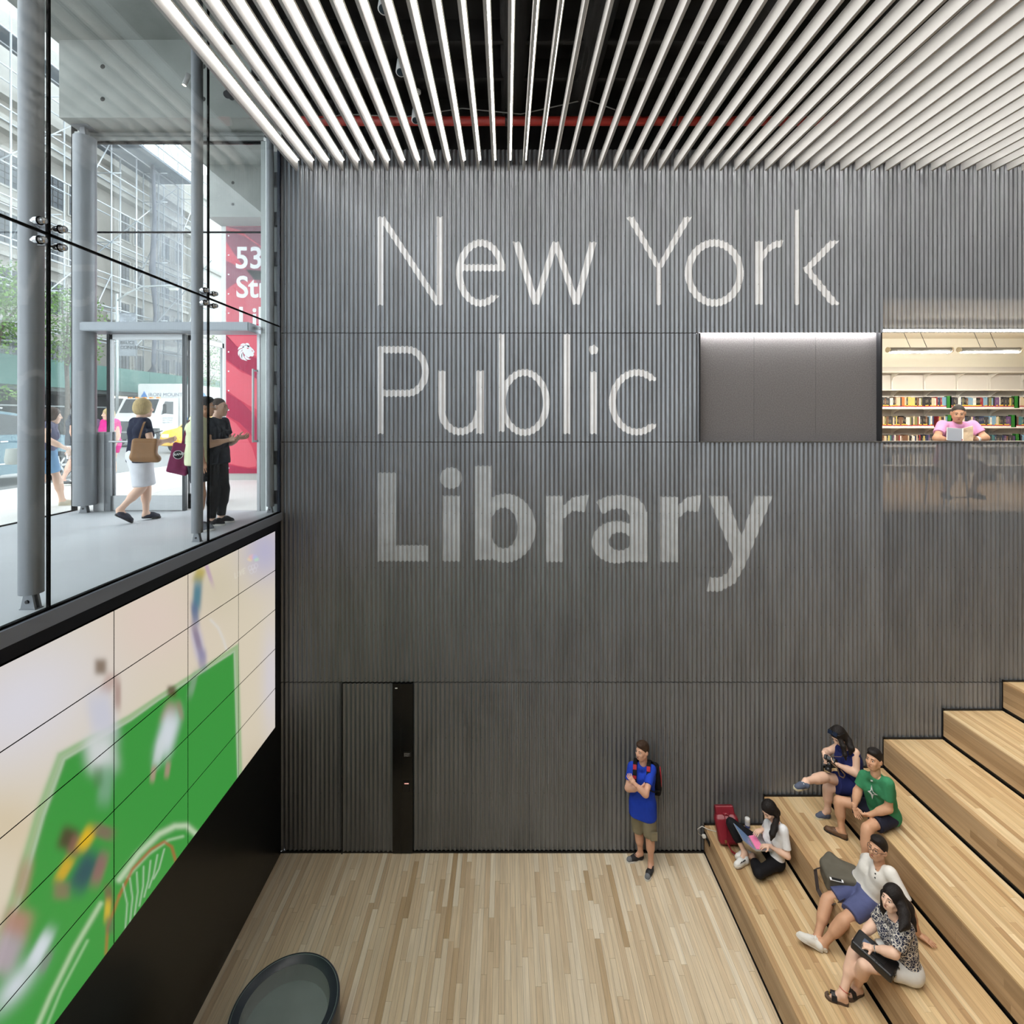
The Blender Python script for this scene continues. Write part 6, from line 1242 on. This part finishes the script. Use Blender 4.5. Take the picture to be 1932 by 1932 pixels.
t5, JJ, up, rt, fw = person('person in white henley shirt, glasses and blue shorts leaning back on one arm', J, v3(-.88, -.36, .20), v3(.12, .03, 1), 'tan', ('short', M_hairb, []), (M_hen, .92, .015, .055, False), ('shorts', M_bsh, .80, .016), ('sneaker', (M_cv, M_whs, M_lace)),
    {'L': (v3(.55, -.6, -.12), v3(0, 0, -1), .15), 'R': (v3(.7, .3, -.1), v3(0, 0, -1), .2)}, dict(w=1.04, arm=1.05, leg=1.06, soleupR=v3(.35, -.1, .9), soleupL=v3(.2, -.05, .95), topname='henley_shirt', flare=.012, neckcut=.06))
hd = JJ['hd']; f_, u_, r_h = headframe(v3(-.88, -.36, .20), v3(.12, .03, 1)); gl = thing('eyeglasses', hd + f_ * .1, 'thin dark-framed eyeglasses on the person in the white henley', 'glasses')
gm = MB()
for e in (-1, 1):
    c = hd + f_ * .106 + r_h * .033 * e + u_ * .002; gm.path([c + r_h * .024 * math.cos(a) + u_ * .018 * math.sin(a) - f_ * .012 * abs(math.cos(a)) * (1 if e * math.cos(a) > 0 else 0) for a in [i * math.pi / 8 for i in range(17)]], .0022, 6); gm.path([hd + f_ * .094 + r_h * .058 * e + u_ * .008, hd + f_ * .05 + r_h * .082 * e + u_ * .006, hd - f_ * .01 + r_h * .088 * e], .0022, 6)
gm.path([hd + f_ * .108 + r_h * .011 + u_ * .006, hd + f_ * .112 + u_ * .009, hd + f_ * .108 - r_h * .011 + u_ * .006], .0022, 6); ob('frame', gm, M_dark, gl)
for i in range(3):
    shirt5 = [c for c in t5.children if c.name.startswith('henley')][0]; bpy.context.view_layer.update(); p, nn = onchest(shirt5, 1652.5 - .7 * i, 1641 + 7.5 * i)
    if p is not None: ob('button', MB().tube(p - nn * .002, p + nn * .004, .008, n=10), M_dark, shirt5)
# grey shoulder bag with a phone on it
bg_ = thing('shoulder_bag', (4.06, 6.15, ZT2), 'olive grey shoulder bag lying on the second tier', 'bag'); M_olv = cloth('olive grey nylon', (98, 94, 84), .7, .5, 10); bcx = v3(4.08, 6.20, ZT2)
Sg = SDF(.009); Sg.box(bcx + v3(0, 0, .10), (nrm((1, -.28, 0)), nrm((.28, 1, 0)), (0, 0, 1)), (.16, .10, .055), .045, .03); Sg.cone(bcx + v3(-.14, .10, .17), bcx + v3(-.04, .16, .23), .035, .03, .07); Sg.cone(bcx + v3(.10, .06, .15), bcx + v3(-.04, .14, .2), .05, .05, .07); sdfobj('bag', [(Sg, 0)], [M_olv], bg_)
M_strap = cloth('dark brown webbing', (64, 56, 54), .8, .1); ob('strap', MB().ribbon([bcx + v3(-.20, .09, .14), v3(3.83, 6.32, ZT2 + .10), v3(3.80, 6.22, ZT2 - .06), v3(3.82, 6.08, ZT2 - .13), v3(3.86, 6.0, ZT2 - .03), v3(3.94, 5.98, ZT2 + .03), v3(4.02, 6.02, ZT2 + .04)], .045, (.75, .1, .3), .003), M_strap, bg_)
ob('zip', MB().path([bcx + v3(-.17, -.05, .11), bcx + v3(-.02, -.13, .10), bcx + v3(.14, -.14, .09)], .008), M_blk, bg_, True); ob('tag', MB().obox(bcx + v3(-.15, -.07, .13), (nrm((.9, -.5, 0)), nrm((0, .3, 1)), nrm((-.5, -.9, .3))), (.028, .010, .003)), mat('white red tag', C(214, 196, 194), .6), bg_)
ob('side_loop', MB().ribbon([bcx + v3(.19, .02, .12), bcx + v3(.26, .02, .2), bcx + v3(.29, .06, .15), bcx + v3(.24, .02, .08), bcx + v3(.2, .0, .06)], .02, (0, 1, .2), .003), M_strap, bg_)
ph = thing('phone', bcx + v3(-.01, -.02, .2), 'white smartphone with a black screen on top of the olive grey bag', 'phone'); pa = nrm((1, -.28, -.02)); pb = nrm((.28, .93, .15)); pn = np.cross(pa, pb); pc = A3(at(1577.5, 1657.5, 6.10)); ob('case', MB().obox(pc, (pa, pb, pn), (.070, .034, .004)), mat('white phone', C(235, 235, 238), .3), ph); ob('screen', MB().obox(pc + pn * .0045, (pa, pb, pn), (.052, .030, .001)), M_gloss, ph)

# ---- 6 woman in patterned blouse, second tier, nearest
J = dict(pel=at(1704, 1813, 5.24), nk=at(1687, 1729, 5.26), hd=at(1683, 1694, 5.26), sL=at(1712, 1752, 5.11), sR=at(1667, 1719, 5.42), eL=at(1688, 1799, 5.08), wL=at(1647, 1789, 5.22), eR=at(1652, 1741, 5.45), wR=at(1621, 1769, 5.42), kR=at(1614, 1796, 5.42), aR=at(1590, 1864, 5.39), kL=at(1631, 1821, 5.20), aL=at(1612, 1862, 5.40))
J['hL'], J['hR'] = hips(J['pel'], v3(0, 1, 0), .092); J['oR'] = onz(1601, 1896, ZT1); J['tR'] = onz(1556, 1879, ZT1); J['oL'] = onz(1627, 1873, ZT1); J['tL'] = onz(1594, 1886, ZT1)
J['aL'] = A3(J['oL']) + v3(-.055, -.0, .085); J['aR'] = A3(J['oR']) + v3(-.05, .02, .09)
# floral print: white net of rings and petals on navy
M_flo = bpy.data.materials.new('navy floral print'); M_flo.use_nodes = True; _n = M_flo.node_tree; N = _n.nodes; L = _n.links; _b = N['Principled BSDF']; _b.inputs['Roughness'].default_value = .85
g_ = N.new('ShaderNodeNewGeometry'); v1 = N.new('ShaderNodeTexVoronoi'); v1.inputs['Scale'].default_value = 17; v1.feature = 'F1'; L.new(g_.outputs['Position'], v1.inputs['Vector']); v2 = N.new('ShaderNodeTexVoronoi'); v2.inputs['Scale'].default_value = 40; v2.feature = 'DISTANCE_TO_EDGE'; L.new(g_.outputs['Position'], v2.inputs['Vector'])
w1_ = N.new('ShaderNodeMath'); w1_.operation = 'PINGPONG'; w1_.inputs[1].default_value = .22; L.new(v1.outputs['Distance'], w1_.inputs[0]); c1 = N.new('ShaderNodeMath'); c1.operation = 'LESS_THAN'; c1.inputs[1].default_value = .045; L.new(w1_.outputs[0], c1.inputs[0]); c2 = N.new('ShaderNodeMath'); c2.operation = 'LESS_THAN'; c2.inputs[1].default_value = .042; L.new(v2.outputs['Distance'], c2.inputs[0]); mxx = N.new('ShaderNodeMath'); mxx.operation = 'MAXIMUM'; L.new(c1.outputs[0], mxx.inputs[0]); L.new(c2.outputs[0], mxx.inputs[1])
cr_ = N.new('ShaderNodeMix'); cr_.data_type = 'RGBA'; L.new(mxx.outputs[0], cr_.inputs[0]); cr_.inputs[6].default_value = (*C(34, 40, 66), 1); cr_.inputs[7].default_value = (*C(222, 216, 206), 1); L.new(cr_.outputs[2], _b.inputs['Base Color'])
M_wsk = cloth('white cotton shorts', (226, 224, 220)); hd = A3(J['hd'])
lh = [([hd + v3(.05, -.07, -.01), at(1706, 1722, 5.12), at(1707, 1742, 5.05), at(1698, 1756, 5.0)], [.05, .05, .046, .014]), ([hd + v3(.08, .0, .0), at(1712, 1712, 5.24), at(1718, 1735, 5.2), at(1728, 1756, 5.17)], [.055, .055, .045, .012]), ([hd + v3(-.03, .075, -.02), at(1667, 1716, 5.35), at(1668, 1726, 5.33)], [.03, .03, .012])]
t6, JJ, up, rt, fw = person('person in navy and white floral blouse with a black handbag on the lap', J, v3(-.90, -.30, .18), v3(.06, 0, 1), 'light', ('long', M_hairb, lh), (M_flo, .80, .022, .0, False), ('shorts', M_wsk, .42, .018), ('sandal', (mat('black strap leather', C(30, 30, 34), .5), mat('cork sole', C(92, 74, 60), .8), mat('brass', C(1, 1, 1)))),
    {'L': (v3(-.75, .45, -.15), v3(-.2, .2, -1), .8), 'R': (v3(-.45, -.4, -.5), v3(.2, .1, -1), .7)}, dict(bust=.9, w=.95, leg=1.0, arm=1.0, hs=.97, hands=.9, topname='blouse', neckcut=.07))
hb = thing('handbag', at(1650, 1795, 5.2), 'black leather handbag on the lap of the person in the floral blouse', 'handbag'); M_bl = mat('black leather', C(28, 28, 30), .38, bump=.15, bscale=80); hc = A3(at(1651, 1798, 5.22)); h1 = nrm(v3(.55, -.78, -.16)); h2 = nrm(v3(.72, .60, .1)); h2 = nrm(h2 - h1 * (h1 @ h2)); h3 = np.cross(h1, h2)
if h3[2] < 0: h3 = -h3
Sh = SDF(.007); Sh.box(hc - h3 * .03, (h1, h2, h3), (.165, .085, .03), .018, .01); sdfobj('bag', [(Sh, 0)], [M_bl], hb); ob('flap_panel', MB().obox(hc + h3 * .022 - h2 * .01, (h1, h2, h3), (.10, .055, .004)), M_bl, hb); ob('pocket_phone', MB().obox(hc + h3 * .028 - h1 * .05, (h1, h2, h3), (.06, .03, .003)), mat('blue grey patch', C(70, 84, 110), .3), hb)
for e in (-1, 1): ob('ring', MB().lathe(tuple(hc + h1 * .185 + h2 * .05 * e), [(.008, -.004), (.014, -.004), (.014, .004), (.008, .004), (.008, -.004)], 14, ax='x'), mat('polished steel', C(1, 1, 1)), hb)
wp = mix(JJ['wL'], JJ['eL'], .12); wd = nrm(JJ['eL'] - JJ['wL']); br_ = ob('bracelet', MB().tube(wp, wp + wd * .012, .032, .033, 18), mat('silver bracelet', C(214, 214, 216), .2, .8), t6)
ak = mix(JJ['aR'], JJ['kR'], .1); ob('anklet', MB().tube(ak, ak + nrm(JJ['kR'] - JJ['aR']) * .005, .041, .041, 18), mat('red thread', C(196, 60, 50), .7), t6)
# ---- 7 reading man in the opening
Yr = 8.06
J = dict(pel=v3(7.12, 8.20, SIDEZ + .70), nk=at(1806, 798, 8.05), hd=at(1808, 779.5, 7.98), sL=at(1838, 802, 8.06), sR=at(1775, 802, 8.06), eL=at(1859, 826, 7.93), wL=at(1842, 829, 7.90), eR=at(1767, 827, 7.93), wR=at(1786, 830, 7.88))
J['hL'], J['hR'] = v3(7.24, 8.20, SIDEZ + .70), v3(7.02, 8.20, SIDEZ + .70)
J['kL'] = v3(7.36, 7.86, SIDEZ + .66); J['kR'] = v3(6.92, 7.86, SIDEZ + .66); J['aL'] = v3(7.30, 8.0, SIDEZ + .25); J['aR'] = v3(6.90, 8.0, SIDEZ + .25); J['oL'] = v3(7.30, 8.06, SIDEZ + .17); J['tL'] = v3(7.36, 7.82, SIDEZ + .16); J['oR'] = v3(6.90, 8.06, SIDEZ + .17); J['tR'] = v3(6.82, 7.83, SIDEZ + .16)
M_pink = cloth('pink pique', (236, 170, 214)); M_tan = cloth('pale chino', (206, 198, 180))
t7, JJ, up, rt, fw = person('person in pink polo shirt reading a book at the opening to the book room', J, v3(-.52, -.72, -.40), v3(-.16, -.24, .94), 'tan', ('crop', M_hairg, []), (M_pink, .62, .018, .02, True), ('shorts', M_tan, .9, .012), ('sneaker', (M_snk, M_bsole, M_blace)),
    {'L': (v3(-.85, -.25, .40), v3(-.1, .8, .3), .5), 'R': (v3(.8, -.2, .2), v3(.1, .8, .3), .5)}, dict(w=1.15, arm=1.25, hs=1.06, topname='polo_shirt'))
bk_ = thing('open_book', at(1812, 832, 7.86), 'open book held by the person in the pink polo shirt', 'book'); M_cov = mat('grey book cover', C(176, 182, 194), .5); M_cov2 = mat('tan book cover', C(186, 160, 128), .5, var=.2, vscale=14); M_pg = mat('paper', C(240, 236, 222), .8)
c0 = A3(at(1815, 832.5, 7.88)); ct = A3(at(1815, 809, 7.93)); lf = A3(at(1787, 831, 7.80)); lt = A3(at(1787.5, 807, 7.85)); rf = A3(at(1836, 833, 7.82)); rt_ = A3(at(1836, 804, 7.87))
def slab(name, a, b, c, d, th, m, par): 
    n = nrm(np.cross(b - a, d - a)) * th; return ob(name, MB().add([a, b, c, d, a + n, b + n, c + n, d + n], [(0, 1, 2, 3), (7, 6, 5, 4), (0, 4, 5, 1), (1, 5, 6, 2), (2, 6, 7, 3), (3, 7, 4, 0)]), m, par)
slab('back_cover', lf, c0, ct, lt, .004, M_cov, bk_); slab('front_cover', c0, rf, rt_, ct, .004, M_cov2, bk_); sh_ = v3(0, .014, .004); slab('pages', lf + sh_, c0 + sh_ * .5, ct + sh_ * .5, lt + sh_, .010, M_pg, bk_); slab('pages', c0 + sh_ * .5, rf + sh_, rt_ + sh_, ct + sh_ * .5, .010, M_pg, bk_)
text('title', 'MY LOST\nBROTHERS', tuple(mix(mix(c0, rf, .12), mix(ct, rt_, .12), .86) + v3(0, -.006, 0)), rf - c0, ct - c0, .014, mat('title brown', C(96, 66, 48), .6), bk_, ext=.001, sx=1.1); ob('library_label', MB().obox(c0 + (ct - c0) * .12 + v3(0, -.005, 0), ((1, 0, 0), (0, 1, 0), nrm(ct - c0)), (.018, .002, .014)), M_tagr, bk_)
ob('wristwatch', MB().tube(mix(JJ['wL'], JJ['eL'], .05), mix(JJ['wL'], JJ['eL'], .22), .044, .046, 18), mat('white watch', C(232, 232, 232), .3), smooth=True, label='white wristwatch on the arm of the reading person', cat='watch')
st_ = thing('stool', (7.12, 8.25, SIDEZ), 'tall stool under the reading person, dimly seen through the perforated metal', 'stool'); ob('seat', MB().cbox((6.92, 8.06, SIDEZ + .53), (7.32, 8.44, SIDEZ + .57), .015), M_dark, st_)
for dx in (-.17, .17):
    for dy in (-.16, .16): ob('leg', MB().tube((7.12 + dx, 8.25 + dy, SIDEZ + .53), (7.12 + dx * 1.15, 8.25 + dy * 1.15, SIDEZ), .012, n=8), M_dark, st_)
ob('footrest', MB().tube((6.93, 8.07, SIDEZ + .16), (7.31, 8.07, SIDEZ + .16), .01, n=8), M_dark, st_)

# ---- people on foot: built from a standing skeleton
def standing(px, Y, zg, H, face, stride=0., lean=0., X=None):
    """face = heading in the ground plane"""
    x = X if X is not None else (px - VX) / F * Y; k = H / 1.72; f = nrm(v3(face[0], face[1], 0)); r = v3(f[1], -f[0], 0); b = v3(x, Y, zg); Z = v3(0, 0, 1); P = lambda sx, fy, z: b + r * sx * k + f * fy * k + Z * z * k
    J = dict(pel=P(0, 0, .93), nk=P(0, .01 + lean, 1.45), hd=P(0, .05 + lean, 1.60), sL=P(-.185, lean, 1.40), sR=P(.185, lean, 1.40), eL=P(-.22, .0, 1.12), eR=P(.22, .0, 1.12), wL=P(-.22, .06, .88), wR=P(.22, .06, .88), hL=P(-.09, 0, .92), hR=P(.09, 0, .92),
             kL=P(-.10, .04 + stride * .45, .50), kR=P(.10, .04 - stride * .35, .50), aL=P(-.10, stride, .085), aR=P(.10, -stride, .085 + abs(stride) * .25))
    for q, sg in (('L', 1), ('R', -1)):
        an = J['a' + q]; lift = v3(0, 0, 0); J['o' + q] = an - f * .05 * k - Z * .083 * k; J['t' + q] = an + f * .20 * k - Z * .083 * k
        if q == 'R' and stride: J['t' + q] = an + f * .17 * k - Z * (.085 + abs(stride) * .25) * k
    return J, f, r, P
hn = lambda f: {'L': (v3(f[0] * .2, f[1] * .2, -1), v3(f[1], -f[0], 0), .4), 'R': (v3(f[0] * .2, f[1] * .2, -1), v3(-f[1], f[0], 0), .4)}
CO = dict(h=.012, hh=.0065)
# blond woman with tan tote, walking away through the lobby
J, f, r, P = standing(264, 6.97, SIDEZ, 1.67, (.55, .83), .17)
J['eR'] = P(.24, .05, 1.10); J['wR'] = P(.20, .27, 1.14); J['kL'] = P(-.06, .10, .50); J['aL'] = P(-.07, .10, .085); J['oL'] = P(-.07, .05, .03); J['tL'] = P(-.07, .29, .0); J['kR'] = P(.03, .02, .50); J['aR'] = P(.0, -.24, .20); J['oR'] = P(0, -.30, .14); J['tR'] = P(.02, -.10, .0)
M_nvt = cloth('navy knit', (30, 34, 56)); M_wsk2 = cloth('white linen skirt', (222, 222, 228)); M_nshoe = mat('navy suede', C(36, 38, 56), .7)
tA, JA, up, rt, fw = person('person with blond bob, navy top and white skirt walking with a tan tote', J, f, v3(0, 0, 1), 'light', ('bob', M_hairbl, []), (M_nvt, .5, .018, .08, False), ('skirt', M_wsk2, .92, .020), ('loafer', (M_nshoe, M_bsole, M_nshoe)), {'L': hn(f)['L'], 'R': (f + v3(0, 0, .2), v3(-f[1], f[0], .3), .6)}, dict(bust=.8, w=1.0, soleupR=v3(-f[0] * .55, -f[1] * .55, .8)), **CO)
tt = thing('tote_bag', at(273, 868, 6.8), 'tan leather tote bag on the shoulder of the person with blond hair', 'tote bag'); M_tanl = mat('tan leather', C(150, 108, 66), .5, var=.08, vscale=8); a = at(249, 828, 6.80); b_ = at(294, 838, 6.86); S = SDF(.009); S.cone(at(255, 832, 6.82), at(290, 838, 6.85), .03, .03, .02); 
cB = A3(at(273, 850, 6.82)); S.box(cB + v3(0, 0, .03), (nrm((.9, .4, -.10)), nrm((-.4, .9, 0)), nrm((.02, 0, 1))), (.115, .03, .10), .03, .03); S.cone(cB + v3(-.10, -.045, -.10), cB + v3(.13, .05, -.115), .05, .05, .06); sdfobj('bag', [(S, 0)], [M_tanl], tt)
for dy in (-.03, .03): ob('handle', MB().ribbon([at(262, 830, 6.80 + dy), at(266, 815, 6.8 + dy), at(271, 800, 6.82 + dy), at(275, 793.5, 6.88 + dy)], .022, (.8, .5, 0), .003), M_tanl, tt)
ob('phone', MB().obox(at(296, 816, 7.18), (nrm((.6, .6, .3)), nrm((-.5, .6, 0)), (0, 0, 1)), (.07, .035, .005)), M_greyleather, label='grey phone in the hand of the person with blond hair', cat='phone')
# man in pale yellow shirt behind the second column
J, f, r, P = standing(370, 6.43, SIDEZ, 1.72, (.80, .55))
J['hd'] = A3(at(388, 768, 6.50)); J['nk'] = A3(at(381, 789, 6.46)); J['sR'] = A3(at(362, 803, 6.25)) if False else J['sR']
M_yel = cloth('pale yellow cotton', (232, 236, 196)); M_bls = cloth('black denim', (34, 36, 42))
tB, JB, up, rt, fw = person('person in pale yellow shirt and black shorts standing behind the steel column', J, v3(.85, .45, 0), v3(0, 0, 1), 'tan', ('short', M_hairb, []), (M_yel, .55, .018, .09, False), ('shorts', M_bls, .72, .012), ('loafer', (mat('grey canvas', C(112, 116, 124), .8), M_whs, mat('grey canvas', C(1, 1, 1)))), hn(f), dict(w=1.04, leg=1.1, arm=1.1), **CO)
gl2 = thing('eyeglasses', JB['hd'], 'steel eyeglasses on the person in the pale yellow shirt', 'glasses'); f2, u2, r2 = headframe(v3(.85, .45, 0), v3(0, 0, 1)); gm = MB()
for e in (-1, 1): 
    c = JB['hd'] + f2 * .106 + r2 * .033 * e; gm.path([c + r2 * .024 * math.cos(a) + u2 * .018 * math.sin(a) for a in [i * math.pi / 6 for i in range(13)]], .0025, 6); gm.path([JB['hd'] + f2 * .1 + r2 * .058 * e, JB['hd'] - f2 * .0 + r2 * .088 * e], .0025, 6)
ob('frame', gm, M_stain, gl2)
tt = thing('tote_bag', at(338, 897, 6.35), 'maroon cloth tote bag with a round emblem beside the person in yellow', 'tote bag'); M_mar = cloth('maroon canvas', (120, 34, 76), .85); S = SDF(.009); pA = [A3(at(x, y, 6.30)) for x, y in ((340, 838), (352, 836), (356, 894), (322, 880))]
cB = A3(at(340, 866, 6.32)); hx_ = nrm((.93, .25, -.25)); hz_ = nrm((.28, 0, .96)); S.box(cB, (hx_, np.cross(hz_, hx_), hz_), (.095, .012, .17), .02, .02); S.cone(A3(at(331, 884, 6.32)), A3(at(350, 892, 6.32)), .03, .03, .03); S.cone(A3(at(344, 845, 6.32)), A3(at(334, 880, 6.32)), .03, .04, .05); sdfobj('bag', [(S, 0)], [M_mar], tt); ob('handle', MB().ribbon([at(344, 838, 6.30), at(350, 815, 6.27), at(356, 798, 6.3), at(359, 792, 6.4)], .025, (.8, .4, 0), .003), M_mar, tt)
em = A3(at(336, 858, 6.235)); en_ = nrm(-em + v3(0, 0, CH)); er = nrm(np.cross(v3(0, 0, 1), en_)); eu = np.cross(en_, er); e0 = ob('emblem', MB().tube(em, em + en_ * .004, .052, n=28), M_blk, tt); ob('emblem_ring', MB().path([em + en_ * .005 + er * .050 * math.cos(i * math.pi / 14) + eu * .050 * math.sin(i * math.pi / 14) for i in range(29)], .003, 6), M_bw, tt)
text('emblem_lettering', 'RAND', tuple(em - er * .045 - eu * .012 + en_ * .005), er + eu * .12, eu, .028, M_bw, tt, ext=.001, bold=.02)
# man in black T-shirt holding glasses
J, f, r, P = standing(408, 6.84, SIDEZ, 1.68, (.92, -.10))
J['eR'] = P(.24, .06, 1.10); J['wR'] = P(.12, .28, 1.16); J['eL'] = P(-.24, .04, 1.10); J['wL'] = P(-.10, .27, 1.18)
M_btee = cloth('black navy tee', (30, 34, 48)); M_bpn = cloth('black trousers', (28, 28, 32))
tC, JC, up, rt, fw = person('person in black T-shirt and black trousers holding eyeglasses by the red banner', J, v3(.95, .0, -.12), v3(0, 0, 1), 'light', ('crop', M_hairbr, []), (M_btee, .6, .014, .09, False), ('pants', M_bpn, .96, .006), ('sneaker', (M_blk, M_whs, M_lace)), {'L': (f + v3(0, 0, .1), v3(0, .5, .6), .7), 'R': (f + v3(0, 0, .1), v3(0, -.5, .6), .7)}, dict(w=.96, leg=.95), **CO)
gl3 = thing('eyeglasses', JC['wR'], 'thin eyeglasses in the hands of the person in black', 'glasses'); gp = A3(at(428, 831, 6.74)); ob('frame', MB().path([gp - v3(.10, 0, .02), gp, gp + v3(.08, .0, .05)], .004, 6).path([gp - v3(.10, 0, -.10), gp + v3(-.02, 0, .13), gp + v3(.06, 0, .14)], .003, 6), M_dark, gl3)
# passer-by outside the glass in denim shorts
J, f, r, P = standing(86, 8.08, SIDEZ, 1.60, (.75, .45), .20, .06); J['eR'] = P(.22, .06, 1.16); J['wR'] = P(.20, .34, .98); J['hd'] = P(0, .10, 1.56)
tD, JD, up, rt, fw = person('person in grey top and blue denim skirt striding past outside behind the first glass joint', J, f, v3(.1, 0, 1), 'light', ('bob', M_hairbr, []), (cloth('grey violet top', (104, 106, 130)), .2, .016, .10, False), ('skirt', cloth('pale denim', (120, 160, 196)), .75, .014), ('loafer', (mat('beige suede', C(196, 186, 166), .8), M_gum, mat('beige suede', C(1, 1, 1)))), hn(f), dict(w=.92, bust=.7), **CO)
ob('handbag', MB().lathe(at(32, 861, 8.0) + Vector((0, 0, -.12)), [(.001, 0), (.13, .0), (.15, .06), (.13, .24), (.001, .25)], 20), mat('grey cream cloth bag', C(150, 152, 146), .8), smooth=True, label='grey cloth bag of the passer-by in the denim skirt', cat='bag')
# man in dark shirt and white shorts outside
J, f, r, P = standing(139, 10.8, SIDEZ, 1.75, (.75, .5), .16); J['wL'] = P(-.23, -.1, .88); J['eL'] = P(-.24, -.06, 1.12)
person('person in dark shirt and white shorts walking beside the pale blue car', J, f, v3(0, 0, 1), 'fair', ('short', M_hairbr, []), (M_btee, .6, .020, .10, False), ('shorts', cloth('white check shorts', (226, 226, 230)), .9, .016), ('sneaker', (M_blk, M_whs, M_lace)), hn(f), dict(w=1.05), **CO)
# woman in pink
J, f, r, P = standing(208, 11.1, SIDEZ, 1.60, (-.3, -.9))
person('person in bright pink sleeveless top and shorts outside the entrance door', J, v3(-.5, -.8, 0), v3(0, 0, 1), 'light', ('bob', M_hairbl, []), (cloth('hot pink top', (226, 44, 146)), .12, .024, .12, False), ('shorts', cloth('hot pink shorts', (218, 36, 132)), .5, .02), ('loafer', (M_boat, M_whs, M_lace)), hn(f), dict(w=1.28, arm=1.5, leg=1.35, bust=1.2), **CO)
# man in purple further out
J, f, r, P = standing(186, 14.0, STZ, 1.74, (.9, -.3), X=-11.4)
person('person in dark purple shirt seen behind the person in pink', J, v3(.8, -.5, 0), v3(0, 0, 1), 'tan', ('short', M_hairbr, []), (cloth('dark purple shirt', (88, 66, 88)), .8, .02, .12, False), ('pants', M_bls, .95, .01), ('sneaker', (M_blk, M_whs, M_lace)), hn(f), dict(w=1.08), h=.014, hh=.008)
